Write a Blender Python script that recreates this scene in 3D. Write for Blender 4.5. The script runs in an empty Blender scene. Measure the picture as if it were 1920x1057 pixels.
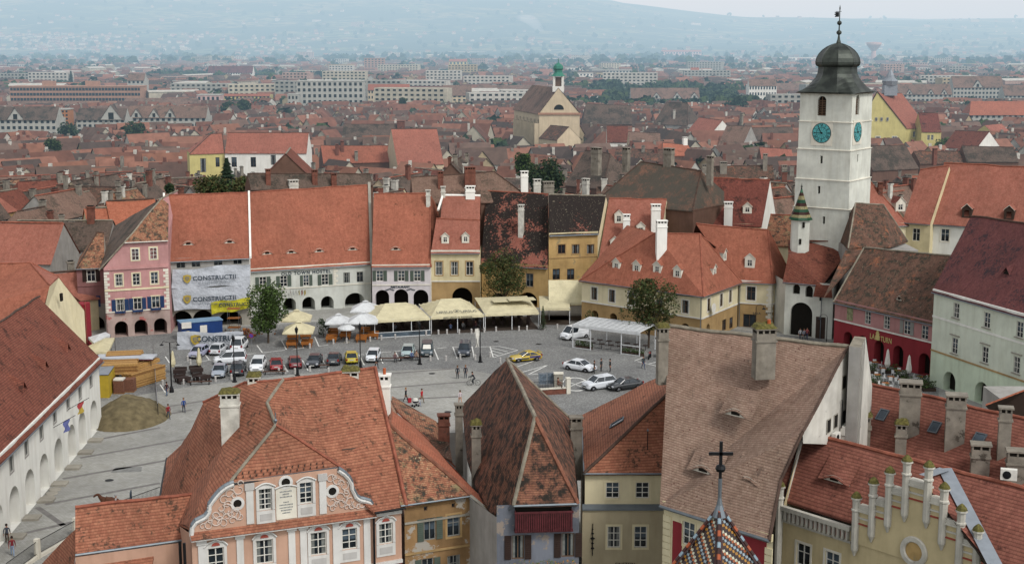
import bpy,bmesh,math,random
from mathutils import Vector,Matrix,noise
random.seed(7)
S=bpy.context.scene
COL=S.collection
rad=math.radians
FPX=2600.0;CX=960.0;CY=528.5;H=43.0
TH=math.atan((CY-75.0)/FPX)
CT,ST=math.cos(TH),math.sin(TH)
V=Vector
def ray(px,py):
 a=(px-CX)/FPX;b=(CY-py)/FPX
 return V((a,b*ST+CT,b*CT-ST))
def P(px,py,z=0.0):
 d=ray(px,py);t=(z-H)/d.z
 return V((d.x*t,d.y*t,z))
def AT(px,py,Y):
 d=ray(px,py);t=Y/d.y
 return V((d.x*t,Y,H+d.z*t))
def proj(p):
 x,y,z=p[0],p[1],p[2]-H
 f=y*CT-z*ST;u=y*ST+z*CT
 return(CX+FPX*x/f,CY-FPX*u/f)
def zat(p,py):
 b=(CY-py)/FPX
 y=p[1]
 return H+y*(b*CT-ST)/(CT+b*ST)
def on_plane(px,py,A,B):
 d=ray(px,py);w=V((B[0]-A[0],B[1]-A[1]));L=w.length;w/=L
 n=V((w.y,-w.x))
 t=(A[0]*n.x+A[1]*n.y)/(d.x*n.x+d.y*n.y)
 x,y=d.x*t,d.y*t
 return((x-A[0])*w.x+(y-A[1])*w.y,H+d.z*t)
MATS={}
def lin(c):
 return tuple(((v/12.92)if v<=0.04045 else((v+0.055)/1.055)**2.4)for v in c)
def hexc(h):
 return lin(tuple(int(h[i:i+2],16)/255 for i in(0,2,4)))+(1,)
def soft(c,k):
 l=.35*c[0]+.5*c[1]+.15*c[2];return tuple(v*(1-k)+l*k for v in c[:3])+(1,)
class NT:
 def __init__(s,name):
  s.m=bpy.data.materials.new(name);s.m.use_nodes=True
  s.t=s.m.node_tree;s.n=s.t.nodes;s.n.clear()
  s.out=s.n.new('ShaderNodeOutputMaterial');s.b=s.n.new('ShaderNodeBsdfPrincipled')
  s.t.links.new(s.b.outputs[0],s.out.inputs[0])
  s.b.inputs['Specular IOR Level'].default_value=0.25
 def add(s,typ,**kw):
  n=s.n.new('ShaderNode'+typ)
  for k,v in kw.items():
   if k[0]=='_':setattr(n,k[1:],v)
   else:n.inputs[k.replace('__',' ')].default_value=v
  return n
 def link(s,a,b):s.t.links.new(a,b)
 def coord(s,kind='Object'):
  return s.add('TexCoord').outputs[kind]
 def noise(s,co,scale,detail=3,rough=.55):
  n=s.add('TexNoise',Scale=scale,Detail=detail,Roughness=rough);s.link(co,n.inputs['Vector']);return n.outputs['Fac']
 def ramp(s,f,a,b,c0=(0,0,0,1),c1=(1,1,1,1)):
  r=s.add('ValToRGB');r.color_ramp.elements[0].position=a;r.color_ramp.elements[1].position=b
  r.color_ramp.elements[0].color=c0;r.color_ramp.elements[1].color=c1
  s.link(f,r.inputs[0]);return r.outputs[0]
 def mix(s,f,a,b,mode='MIX'):
  m=s.n.new('ShaderNodeMix');m.data_type='RGBA';m.blend_type=mode
  for v,i in((f,0),(a,6),(b,7)):
   if hasattr(v,'links')or hasattr(v,'is_linked'):s.link(v,m.inputs[i])
   else:m.inputs[i].default_value=v
  return m.outputs[2]
 def math(s,op,a,b=0.0):
  m=s.n.new('ShaderNodeMath');m.operation=op
  for v,i in((a,0),(b,1)):
   if hasattr(v,'is_linked'):s.link(v,m.inputs[i])
   else:m.inputs[i].default_value=v
  return m.outputs[0]
 def scalevec(s,co,sc):
  m=s.add('Mapping');m.inputs['Scale'].default_value=sc;s.link(co,m.inputs[0]);return m.outputs[0]
 def bump(s,h,strength=.5,dist=.05):
  b=s.add('Bump',Strength=strength,Distance=dist);s.link(h,b.inputs['Height']);s.link(b.outputs[0],s.b.inputs['Normal'])
 def done(s,col,rough=.85):
  if hasattr(col,'is_linked'):s.link(col,s.b.inputs['Base Color'])
  else:s.b.inputs['Base Color'].default_value=col
  s.b.inputs['Roughness'].default_value=rough
  MATS[s.m.name]=s.m;return s.m
def plain(name,h,rough=.6,metal=0,var=.12,nscale=1.5):
 if name in MATS:return MATS[name]
 t=NT(name);c=hexc(h)
 n=t.noise(t.coord(),nscale,4)
 lo=tuple(v*(1-var)for v in c[:3])+(1,);hi=tuple(min(1,v*(1+var))for v in c[:3])+(1,)
 t.b.inputs['Metallic'].default_value=metal
 return t.done(t.ramp(n,.3,.7,lo,hi),rough)
def paint(name,h):
 if name in MATS:return MATS[name]
 t=NT(name);t.b.inputs['Coat Weight'].default_value=.6;t.b.inputs['Specular IOR Level'].default_value=.5
 return t.done(hexc(h),.35)
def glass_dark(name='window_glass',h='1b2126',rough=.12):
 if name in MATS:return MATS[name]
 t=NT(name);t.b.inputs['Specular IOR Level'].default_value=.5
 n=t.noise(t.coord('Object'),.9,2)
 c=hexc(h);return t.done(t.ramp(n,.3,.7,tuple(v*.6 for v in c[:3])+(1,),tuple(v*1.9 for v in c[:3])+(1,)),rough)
def tile(name,c1,c2,dark='3a2c26',amount=.35,patch=.25,speck=None,row=.17,w=.2,light=None,stripes=False,edge=.08,var=.5):
 """clay roof tiles: rows, per-tile colour change, weathering; dark = lichen patches, amount 0..1"""
 if name in MATS:return MATS[name]
 t=NT(name);uv=t.coord('UV');ob=t.coord('Object')
 h1,h2=soft(hexc(c1),.2),soft(hexc(c2),.2)
 br=t.add('TexBrick',Color1=h1,Color2=h2,Mortar=tuple(v*.62 for v in h1[:3])+(1,),Scale=1.0)
 br.inputs['Mortar Size'].default_value=.011;br.inputs['Mortar Smooth'].default_value=.8;br.inputs['Bias'].default_value=0
 br.inputs['Brick Width'].default_value=w;br.inputs['Row Height'].default_value=row;br.offset=.5
 t.link(uv,br.inputs['Vector'])
 su_=t.add('SeparateXYZ');t.link(uv,su_.inputs[0]);saw=t.math('FRACT',t.math('DIVIDE',su_.outputs[1],row))
 col=t.mix(t.ramp(saw,.02,.42),t.mix(1.0,br.outputs['Color'],(.56,.54,.54,1),'MULTIPLY'),br.outputs['Color'])  # shadow line of every tile course, painted into the colour
 n1=t.noise(ob,.22,5,.6)
 col=t.mix(t.ramp(n1,.35,.68,(0,0,0,1),(var,var,var,1)),col,t.mix(1.0,col,(.70,.70,.71,1),'MULTIPLY'))
 n6=t.noise(ob,1.3,5,.7);col=t.mix(t.ramp(n6,.42,.7,(0,0,0,1),(.7,.7,.7,1)),col,t.mix(1.0,col,(.66,.64,.60,1),'MULTIPLY'))
 n7=t.noise(ob,.09,3,.5);col=t.mix(t.ramp(n7,.45,.62,(0,0,0,1),(.5,.5,.5,1)),col,t.mix(1.0,col,(.8,.86,.86,1),'MULTIPLY'))
 if light:
  n4=t.noise(ob,.5,5,.7)
  col=t.mix(t.ramp(n4,.56,.66),col,hexc(light))
 n2=t.noise(ob,patch,6,.72)
 sp=t.noise(t.scalevec(ob,(1,1,1)),3.2,3,.7)
 comb=t.math('ADD',t.math('MULTIPLY',n2,.7),t.math('MULTIPLY',sp,.3))
 th=.62-.24*amount
 if amount>0:
  col=t.mix(t.ramp(comb,th,th+edge),col,hexc(dark))
 if speck:
  s2=t.noise(ob,5.5,2,.6)
  col=t.mix(t.ramp(s2,.66,.70),col,hexc(speck))
 st=t.noise(t.scalevec(uv,(3.2,.25,1)),1.0,3,.6)
 col=t.mix(t.ramp(st,.4,.75,(0,0,0,1),(.45,.45,.45,1)),col,t.mix(1.0,col,(.68,.66,.66,1),'MULTIPLY'))
 t.bump(t.math('ADD',t.math('MULTIPLY',saw,-.9),t.math('MULTIPLY',sp,1.1)),.55,.045)
 return t.done(col,.9)
def plaster(name,h,dirt=.3,h2=None,thr=.62,scale=.35):
 if name in MATS:return MATS[name]
 t=NT(name);ob=t.coord();c=soft(tuple(min(.8,v*1.22)for v in hexc(h)[:3]),.10)
 n=t.noise(ob,scale,6,.65);n3=t.noise(t.scalevec(ob,(1.6,1.6,.22)),1.0,4,.6)
 dk=tuple(v*(1-dirt)for v in c[:3])+(1,)
 col=t.ramp(n,.35,.72,c,dk)
 col=t.mix(t.ramp(n3,.45,.75,(0,0,0,1),(.5,.5,.5,1)),col,t.mix(1.0,col,(.72,.69,.64,1),'MULTIPLY'))
 if h2:
  n5=t.noise(ob,.55,6,.7);col=t.mix(t.ramp(n5,thr,thr+.03),col,hexc(h2))
 t.bump(t.noise(ob,9,3),.15,.02)
 return t.done(col,.93)
def newobj(name,me,parent=None,mats=None):
 o=bpy.data.objects.new(name,me);COL.objects.link(o)
 if parent is not None:o.parent=parent
 if mats and me is not None and not me.materials:
  for m in mats:me.materials.append(m)
 return o
def thing(name,label,cat,group=None,loc=(0,0,0),rz=0):
 o=bpy.data.objects.new(name,None);COL.objects.link(o);o.location=loc;o.rotation_euler=(0,0,rz)
 o.empty_display_size=.3
 return tag(o,label,cat,group)
def tag(o,label,cat,group=None,kind=None):
 o['label']=label;o['category']=cat
 if group:o['group']=group
 if kind:o['kind']=kind
 return o
def structure(name,me,mats=None):
 o=newobj(name,me,None,mats);o['kind']='structure';return o
class MB:
 """collects shapes of ONE mesh object"""
 def __init__(s):s.v=[];s.f=[];s.uv=[];s.mi=[];s.mats=[]
 def m(s,mat):
  if mat not in s.mats:s.mats.append(mat)
  return s.mats.index(mat)
 def face(s,pts,mat,uv=None):
  i0=len(s.v);s.v+=[tuple(p)for p in pts];s.f.append(tuple(range(i0,i0+len(pts))))
  s.mi.append(s.m(mat));s.uv.append(uv or planar(pts));return s
 def grid(s,rows,mat,uvrows=None):
  for i in range(len(rows)-1):
   for j in range(len(rows[0])-1):
    q=[rows[i][j],rows[i][j+1],rows[i+1][j+1],rows[i+1][j]]
    u=None
    if uvrows:u=[uvrows[i][j],uvrows[i][j+1],uvrows[i+1][j+1],uvrows[i+1][j]]
    s.face(q,mat,u)
  return s
 def box(s,lo,hi,mat,M=None):
  x0,y0,z0=lo;x1,y1,z1=hi
  c=[V((x,y,z))for z in(z0,z1)for y in(y0,y1)for x in(x0,x1)]
  if M is not None:c=[M@p for p in c]
  for q in((0,2,3,1),(4,5,7,6),(0,1,5,4),(1,3,7,5),(3,2,6,7),(2,0,4,6)):
   s.face([c[k]for k in q],mat)
  return s
 def bar(s,a,b,r,mat,n=6,r2=None,caps=True):
  a,b=V(a),V(b);d=(b-a)
  if d.length<1e-6:return s
  d.normalize();up=V((0,0,1))if abs(d.z)<.95 else V((1,0,0))
  x=d.cross(up).normalized();y=d.cross(x);r2=r if r2 is None else r2
  A=[a+(x*math.cos(2*math.pi*k/n)+y*math.sin(2*math.pi*k/n))*r for k in range(n)]
  Bq=[b+(x*math.cos(2*math.pi*k/n)+y*math.sin(2*math.pi*k/n))*r2 for k in range(n)]
  for k in range(n):s.face([A[k],A[(k+1)%n],Bq[(k+1)%n],Bq[k]],mat)
  if caps:s.face(A[::-1],mat);s.face(Bq,mat)
  return s
 def lathe(s,prof,mat,c=(0,0),n=12,rot=0):
  R=[]
  for(r,z)in prof:
   R.append([V((c[0]+r*math.cos(rot+2*math.pi*k/n),c[1]+r*math.sin(rot+2*math.pi*k/n),z))for k in range(n+1)])
  for i in range(len(R)-1):
   for k in range(n):s.face([R[i][k],R[i][k+1],R[i+1][k+1],R[i+1][k]],mat)
  return s
 def mesh(s,name,smooth=False,merge=False):
  me=bpy.data.meshes.new(name);me.from_pydata(s.v,[],s.f)
  for m in s.mats:me.materials.append(m)
  me.polygons.foreach_set('material_index',s.mi)
  ul=me.uv_layers.new(name='UVMap');flat=[c for f in s.uv for p in f for c in p]
  ul.data.foreach_set('uv',flat)
  if merge:
   bm=bmesh.new();bm.from_mesh(me);bmesh.ops.remove_doubles(bm,verts=bm.verts,dist=.0008);bm.to_mesh(me);bm.free()
  if smooth:me.polygons.foreach_set('use_smooth',[True]*len(me.polygons))
  me.update();return me
 def obj(s,name,parent=None,smooth=False,merge=False):
  return newobj(name,s.mesh(name,smooth,merge),parent)
def newell(pts):
 n=V((0,0,0))
 for i in range(len(pts)):
  a,b=V(pts[i]),V(pts[(i+1)%len(pts)])
  n+=V(((a.y-b.y)*(a.z+b.z),(a.z-b.z)*(a.x+b.x),(a.x-b.x)*(a.y+b.y)))
 return n.normalized()if n.length>1e-9 else V((0,0,1))
def axes(n):
 u=V((0,0,1)).cross(n)
 u=u.normalized()if u.length>1e-3 else V((1,0,0))
 return u,n.cross(u)
def planar(pts):
 u,v=axes(newell(pts));return[(V(p).dot(u),V(p).dot(v))for p in pts]
def wob(p,amp=.1):
 q=V((p[0]*.31,p[1]*.31,0));q2=q*3.1
 return V((p[0],p[1],p[2]+amp*(noise.noise(q)*1.3+noise.noise(q2)*.5)))
def slope(mb,pts,mat,amp=.1,step=1.6):
 """a roof face: polygon cut up and made slightly uneven"""
 n=newell(pts)
 if n.z<0:pts=pts[::-1];n=-n
 u,v=axes(n)
 bm=bmesh.new();vs=[bm.verts.new(p)for p in pts];bm.faces.new(vs)
 bmesh.ops.triangulate(bm,faces=bm.faces[:])
 for _ in range(6):
  es=[e for e in bm.edges if e.calc_length()>step*1.7]
  if not es:break
  bmesh.ops.subdivide_edges(bm,edges=es,cuts=1);bmesh.ops.triangulate(bm,faces=[f for f in bm.faces if len(f.verts)>3])
 dz=V((0,0,.16))
 for f in bm.faces:
  q=[w.co.copy()for w in f.verts]
  if newell(q).dot(n)<0:q=q[::-1]
  q2=[wob(p,amp)for p in q]
  mb.face(q2,mat,[(p.dot(u),p.dot(v))for p in q])
  mb.face([p-dz for p in q2[::-1]],M['wood_dark'])
 bm.free()
 for i in range(len(pts)):
  a,b=V(pts[i]),V(pts[(i+1)%len(pts)])
  a,b=wob(a,amp),wob(b,amp);mb.face([a-dz,b-dz,b,a],mat)
def ridge(parent,pts,mat,r=.13,name='ridge_tiles',beads=True):
 mb=MB()
 for i in range(len(pts)-1):
  a,b=V(pts[i]),V(pts[i+1]);L=(b-a).length;n=max(1,int(L/.42))if beads and L<60 else max(1,int(L/3))
  for k in range(n):
   p,q=wob(a.lerp(b,k/n),.1),wob(a.lerp(b,(k+1)/n+(.02 if k<n-1 else 0)),.1)
   mb.bar(p+V((0,0,.02)),q+V((0,0,.02)),r,mat,6,r*.82,caps=(k==0 or k==n-1))
 return mb.obj(name,parent,smooth=False)
def gutter(parent,pts,mat=None,r=.075,drop=None):
 mb=MB()
 for i in range(len(pts)-1):mb.bar(V(pts[i])+V((0,0,-.05)),V(pts[i+1])+V((0,0,-.05)),r,mat or M['zinc'],6)
 o=mb.obj('gutter',parent)
 if drop:
  for p in drop:
   m2=MB();p=V(p);m2.bar(p+V((0,0,-.05)),V((p.x,p.y,0)),.06,mat or M['zinc'],6);m2.obj('downpipe',parent)
 return o
M={}
M['wood_dark']=plain('dark_timber','3b2f28',.9)
M['zinc']=plain('zinc_metal','6d7479',.5,.6)
M['glass']=glass_dark()
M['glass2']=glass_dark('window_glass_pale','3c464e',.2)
M['curtain']=plain('net_curtain_behind_glass','6e706c',.5,0,.3,3)
M['frame_white']=plain('white_window_paint','c9c6bd',.6)
M['frame_brown']=plain('brown_window_paint','5a4636',.7)
M['frame_grey']=plain('grey_window_paint','7d7d78',.7)
M['trim']=plaster('pale_plaster_trim','c4bfb0',.25)
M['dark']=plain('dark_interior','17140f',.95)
M['stone']=plaster('grey_stone','8d887c',.35)
M['shut_green']=plain('grey_green_shutter_paint','4b554c',.8)
M['shut_brown']=plain('dark_brown_shutter_paint','2e211c',.85)
M['blue_paint']=plain('blue_shutter_paint','1f3557',.7)
M['iron']=plain('black_iron','17181a',.5,.3)
M['t_red']=tile('clay_tiles_red','a35638','b16342','543626',.12,.3)
M['t_pink']=tile('clay_tiles_pale_red','a65a42','b16850','6a4436',.1,.3)
M['t_orange']=tile('clay_tiles_orange','b05a34','bc6a44','6a3a26',.15,.35)
M['t_near']=tile('clay_tiles_near_red','9a5738','ad6a46','4d382c',.28,.8,w=.24,row=.24,var=.6)
M['t_darkred']=tile('clay_tiles_dark_red','77392c','8a4535','3c2621',.4,.3,w=.22,row=.2)
M['t_maroon']=tile('clay_tiles_maroon','6b3434','79403c','33262a',.45,.2)
M['t_rust']=tile('clay_tiles_rust_brown','7a3a26','8a4a32','40261e',.34,.6,w=.24,row=.24)
M['t_mossy']=tile('old_tiles_with_moss','6c4a3a','7c5642','37332a',.6,1.1,speck='84806c',light='8a5840',edge=.1)
M['t_brown']=tile('old_tiles_brown','80604f','906f5c','4d4238',.45,.25,speck='6a5a44')
M['t_old']=tile('old_tiles_grey_brown','645247','745f50','3b362f',.55,.25,light='7c6456')
M['t_black']=tile('blackened_tiles_with_red_repairs','94503d','a25a45','241e1b',.68,.17,speck='8f8672',edge=.015)
M['t_black2']=tile('blackened_tiles_mostly_dark','94503d','a25a45','241e1b',.92,.2,speck='8f8672',edge=.015)
M['t_mottled']=tile('mottled_orange_brown_tiles','9a5638','b07a50','3a362e',.55,1.3,speck='a5987a',light='857858',w=.2,row=.17,edge=.1)
M['t_pyr']=tile('dark_mottled_tiles','84503a','966040','2a2520',.74,1.1,light='6a4634',w=.2,row=.17,edge=.12)
M['t_bigbrown']=tile('pinkish_brown_tiles','92705c','a2826c','5e4e44',.18,.7,speck='4e2f28',w=.2,row=.19)
M['t_strip']=tile('grey_and_rust_striped_tiles','805844','8c624a','4a453d',.95,.3,edge=.12)
M['cap_red']=plain('ridge_tile_red','86503f',.9,0,.3)
M['cap_grey']=plain('ridge_tile_mortar_grey','7d7668',.95,0,.35)
M['cap_dark']=plain('ridge_tile_dark','4c3c34',.95,0,.3)
M['cap_orange']=plain('ridge_tile_orange','7c5241',.95,0,.35)
M['moss']=plain('yellow_green_moss','57522c',1.0,0,.5,6)
M['chim_white']=plaster('whitewashed_chimney','b9b6ab',.45,'6a665e',.66,1.2)
M['chim_grey']=plaster('grey_rendered_chimney','7e776b',.5,'4c463e',.6,1.1)
M['chim_brick']=plaster('red_brick_chimney','6f4436',.5,'4a3a33',.6,1.5)
M['chim_clean']=plaster('clean_white_chimney','d2d0c8',.1)
M['chim_orange']=plain('orange_metal_flue','a5532c',.6)
def quadn(A,B):
 d=V((B[0]-A[0],B[1]-A[1],0)).normalized();return d,V((d.y,-d.x,0))
WIN={}
def win_mesh(w,h,style,fm,inner):
 k=(round(w,2),round(h,2),style,fm,inner)
 if k in WIN:return WIN[k]
 t=.07 if w>.7 else .05;mb=MB();m=M[fm]
 d=inner
 mb.box((-w/2,d-.06,0),(-w/2+t,d+.02,h),m);mb.box((w/2-t,d-.06,0),(w/2,d+.02,h),m)
 mb.box((-w/2+t,d-.06,h-t),(w/2-t,d+.02,h),m);mb.box((-w/2+t,d-.06,0),(w/2-t,d+.02,t),m)
 tb=.05
 if style in('cross','six','eight','cross_sill','six_sur'):
  mb.box((-tb/2-.01,d-.055,t),(tb/2+.01,d+.01,h-t),m)
  rows={'cross':[.62],'cross_sill':[.62],'six':[.34,.67],'six_sur':[.34,.67],'eight':[.25,.5,.75]}[style]
  for r in rows:mb.box((-w/2+t,d-.05,h*r-tb/2),(w/2-t,d+.008,h*r+tb/2),m)
 if style=='two':mb.box((-tb/2-.01,d-.055,t),(tb/2+.01,d+.01,h-t),m)
 me=mb.mesh('window')
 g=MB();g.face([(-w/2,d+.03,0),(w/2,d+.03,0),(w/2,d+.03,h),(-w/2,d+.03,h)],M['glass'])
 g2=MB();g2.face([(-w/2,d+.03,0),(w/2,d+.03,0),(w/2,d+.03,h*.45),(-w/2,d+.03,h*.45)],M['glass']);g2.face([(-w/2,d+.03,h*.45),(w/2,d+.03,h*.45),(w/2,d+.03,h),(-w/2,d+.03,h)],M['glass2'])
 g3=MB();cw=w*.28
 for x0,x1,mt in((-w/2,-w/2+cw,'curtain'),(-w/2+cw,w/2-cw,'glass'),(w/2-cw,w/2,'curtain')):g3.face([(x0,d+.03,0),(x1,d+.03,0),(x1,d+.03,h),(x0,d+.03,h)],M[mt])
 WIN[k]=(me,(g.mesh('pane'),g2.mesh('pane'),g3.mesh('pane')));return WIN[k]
def frame_M(A,B,u,z):
 d,n=quadn(A,B);p=V((A[0],A[1],0))+d*u
 return Matrix(((d.x,-n.x,0,p.x),(d.y,-n.y,0,p.y),(0,0,1,z),(0,0,0,1)))
def put_window(parent,A,B,u,z,w,h,style='cross',fm='frame_white',inner=.14,surround=None,sill=None,shut=None,hood=None):
 me,gm=win_mesh(w,h,style,fm,inner);Mx=frame_M(A,B,u,z)
 o=newobj('window',me,parent);o.matrix_local=Mx
 newobj('pane',gm[(int(abs(u*37)+abs(z*91)+w*50))%3],o)
 if surround or sill or hood:
  mb=MB();s=.16
  if surround:
   m=M[surround]
   mb.box((-w/2-s,-.04,-s),(-w/2,.0,h+s),m);mb.box((w/2,-.04,-s),(w/2+s,0,h+s),m)
   mb.box((-w/2,-.04,h),(w/2,0,h+s),m);mb.box((-w/2,-.04,-s),(w/2,0,0),m)
  if sill:mb.box((-w/2-.2,-.16,-.12),(w/2+.2,0.0,-.002),M[sill])
  if hood:mb.box((-w/2-.3,-.22,h+.28),(w/2+.3,0,h+.4),M[hood])
  mb.obj('window_surround',o)
 if shut:
  for sg in(-1,1):
   mb=MB();x0=sg*(w/2+.04);x1=sg*(w/2+.04+w*.52)
   mb.box((min(x0,x1),-.07,0),(max(x0,x1),-.03,h),M[shut])
   for k in range(int(h/.16)):
    mb.box((min(x0,x1)+.05,-.085,.06+k*.16),(max(x0,x1)-.05,-.07,.12+k*.16),M[shut])
   mb.obj('shutter',o)
 return o
def wall(mb,A,B,z0,z1,bands,holes=(),reveal=.2,rmat=None):
 """vertical wall A->B with real openings. bands: [(ztop, mat)...]; holes: (u0,u1,v0,v1,kind,depth) kind rect|arch"""
 d,n=quadn(A,B);L=math.hypot(B[0]-A[0],B[1]-A[1]);O=V((A[0],A[1],0))
 us=sorted(set([0,L]+[x for h in holes for x in(max(0,h[0]),min(L,h[1]))]))
 vs=sorted(set([z0,z1]+[b[0]for b in bands if z0<b[0]<z1]+[x for h in holes for x in(max(z0,h[2]),min(z1,h[3]))]))
 def pt(u,z,dep=0):return O+d*u-n*dep+V((0,0,z))
 def matat(z):
  for zt,m in bands:
   if z<zt:return m
  return bands[-1][1]
 for i in range(len(us)-1):
  for j in range(len(vs)-1):
   uc,vc=(us[i]+us[i+1])/2,(vs[j]+vs[j+1])/2
   if any(h[0]<uc<h[1]and h[2]<vc<h[3]for h in holes):continue
   q=[(us[i],vs[j]),(us[i+1],vs[j]),(us[i+1],vs[j+1]),(us[i],vs[j+1])]
   mb.face([pt(*c)for c in q],matat(vc),[(c[0],c[1])for c in q])
 for h in holes:
  u0,u1,v0,v1,kind=h[:5];dep=h[5]if len(h)>5 else reveal;m=rmat or matat((v0+v1)/2)
  if kind=='arch':
   R=(u1-u0)/2;rise=min(R,(v1-v0)*.6);vs0=v1-rise;uc=(u0+u1)/2;N=8
   arc=[(uc-R*math.cos(math.pi*k/(2*N)),vs0+rise*math.sin(math.pi*k/(2*N)))for k in range(2*N+1)]
   arcl,arcr=arc[:N+1],arc[N:]
   arcl=[(uc-R*math.cos(math.pi*k/(2*N)),vs0+rise*math.sin(math.pi*k/(2*N)))for k in range(N+1)]
   arcr=[(2*uc-a,b)for a,b in arcl]
   for k in range(N):
    mb.face([pt(u0,v1),pt(*arcl[k]),pt(*arcl[k+1])],matat(v1-.05))
    mb.face([pt(u1,v1),pt(*arcr[k+1]),pt(*arcr[k])],matat(v1-.05))
    mb.face([pt(*arcl[k]),pt(*arcl[k],dep),pt(*arcl[k+1],dep),pt(*arcl[k+1])],m)
    mb.face([pt(*arcr[k+1]),pt(*arcr[k+1],dep),pt(*arcr[k],dep),pt(*arcr[k])],m)
   top=vs0
  else:
   top=v1;mb.face([pt(u0,v1),pt(u0,v1,dep),pt(u1,v1,dep),pt(u1,v1)],m)
  mb.face([pt(u0,v0),pt(u0,v0,dep),pt(u0,top,dep),pt(u0,top)],m)
  mb.face([pt(u1,top),pt(u1,top,dep),pt(u1,v0,dep),pt(u1,v0)],m)
  mb.face([pt(u0,v0),pt(u1,v0),pt(u1,v0,dep),pt(u0,v0,dep)],m)
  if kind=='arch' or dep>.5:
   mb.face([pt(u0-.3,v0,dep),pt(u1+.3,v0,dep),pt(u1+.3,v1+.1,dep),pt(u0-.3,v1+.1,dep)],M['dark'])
def strip(mb,A,B,z0,z1,out,mat,u0=0,u1=None):
 d,n=quadn(A,B);L=math.hypot(B[0]-A[0],B[1]-A[1]);u1=L if u1 is None else u1
 mb.box((u0,-out,z0),(u1,.0,z1),mat,frame_M(A,B,0,0))
def facade(parent,A,B,z0,z1,bands,wins=(),arches=(),trims=(),name='wall',mb=None,**kw):
 """wins: (px,py,w,h[,dict]) photo pixel of the window's middle; arches: (px,pyTop,w[,zbottom,depth])"""
 own=mb is None;mb=mb or MB();holes=[];todo=[]
 for wn in wins:
  px,py,w,h=wn[:4];o=dict(kw);
  if len(wn)>4:o.update(wn[4])
  u,z=on_plane(px,py,A,B);k='rect'
  holes.append((u-w/2,u+w/2,z-h/2,z+h/2,k));todo.append((u,z-h/2,w,h,o))
 for a in arches:
  px,py,w=a[:3];zb=a[3]if len(a)>3 else z0+.02;dep=a[4]if len(a)>4 else 1.6
  u,z=on_plane(px,py,A,B);holes.append((u-w/2,u+w/2,zb,max(z,zb+1),'arch',dep))
 wall(mb,A,B,z0,z1,bands,holes)
 for(za,zb2,out,mat)in trims:strip(mb,A,B,za,zb2,out,M[mat])
 if own:mb.obj(name,parent)
 for(u,z,w,h,o)in todo:put_window(parent,A,B,u,z,w,h,**o)
 return mb
def text_on(parent,s,A,B,u,z,size,mat,name='lettering',out=.05,align='CENTER',xs=1.0,bold=0.0,tilt=None,spacing=1.0):
 cu=bpy.data.curves.new('t','FONT');cu.body=s;cu.size=size;cu.align_x=align;cu.extrude=.012;cu.offset=bold;cu.space_character=spacing
 o=bpy.data.objects.new('t',cu);COL.objects.link(o);dg=bpy.context.evaluated_depsgraph_get();dg.update()
 me=bpy.data.meshes.new_from_object(o.evaluated_get(dg));bpy.data.objects.remove(o)
 me.materials.clear();me.materials.append(mat)
 d,n=quadn(A,B);p=V((A[0],A[1],0))+d*u+n*out
 t=newobj(name,me,parent)
 t.matrix_local=Matrix(((d.x*xs,0,n.x,p.x),(d.y*xs,0,n.y,p.y),(0,1,0,z),(0,0,0,1)))
 if tilt is not None:t.matrix_local=t.matrix_local@Matrix.Rotation(tilt,4,'Z')
 return t
def chimney(px,py,z,w,d,h,style,label,rot=0,base=None,pots=0,group=None,parent=None):
 """chimney standing at roof point P(px,py,z); a part of its house when parent given"""
 p=P(px,py,z)if base is None else V(base);Mx=Matrix.Translation(p)@Matrix.Rotation(rot,4,'Z')
 body={'white':'chim_white','grey':'chim_grey','brick':'chim_brick','clean':'chim_clean','mosswhite':'chim_white','mossgrey':'chim_grey','orange':'chim_orange'}[style]
 m=M[body];mb=MB()
 mb.box((-w/2,-d/2,-1.6),(w/2,d/2,h),m,Mx)
 if style!='orange':
  mb.box((-w/2-.08,-d/2-.08,h-.62),(w/2+.08,d/2+.08,h-.5),m,Mx)
  k=max(2,int(w/.45))
  mb.box((-w/2+.06,-d/2+.06,h),(w/2-.06,d/2-.06,h+.28),M['dark'],Mx)
  for i in range(k+1):
   x=-w/2+.06+(w-.12)*i/k
   for y in(-d/2+.03,d/2-.03):mb.box((x-.06,y-.05,h),(x+.06,y+.05,h+.28),m,Mx)
  mb.box((-w/2-.1,-d/2-.1,h+.28),(w/2+.1,d/2+.1,h+.4),m,Mx)
 o=mb.obj('chimney',parent)
 if 'moss' in style:
  mm=MB();N=8
  rows=[]
  for i in range(N+1):
   row=[]
   for j in range(N+1):
    a,b=i/N*2-1,j/N*2-1;e=max(0,1-max(abs(a),abs(b))**4)
    row.append(Mx@V((a*(w/2+.13),b*(d/2+.13),h+.38+.3*e**.5*(1+.7*noise.noise(V((a*2+p.x,b*2,1)))))))
   rows.append(row)
  mm.grid(rows,M['moss']);mm.obj('moss_cap',o,smooth=True)
 if pots:
  for i in range(pots):
   mp=MB();x=(i-(pots-1)/2)*.4
   a=Mx@V((x,0,h+.38));mp.bar(a,a+V((0,0,.5)),.12,M['chim_orange'],8);mp.obj('chimney_pot',o)
 if parent is None:tag(o,label,'chimney',group)
 return o
class Roof:
 """front slope plane of a house: eave line A-B at height ze, rising p per metre inwards"""
 def __init__(s,A,B,ze,p):s.A,s.B,s.ze,s.p=V((A[0],A[1],0)),V((B[0],B[1],0)),ze,p;s.d,s.n=quadn(A,B)
 def hit(s,px,py):
  d=ray(px,py);dn=d.x*s.n.x+d.y*s.n.y;an=s.A.dot(s.n)
  t=(s.ze-H+s.p*an)/(d.z+s.p*dn);return V((d.x*t,d.y*t,H+d.z*t))
 def M(s,q):return Matrix(((s.d.x,-s.n.x,0,q.x),(s.d.y,-s.n.y,0,q.y),(0,0,1,q.z),(0,0,0,1)))
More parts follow.
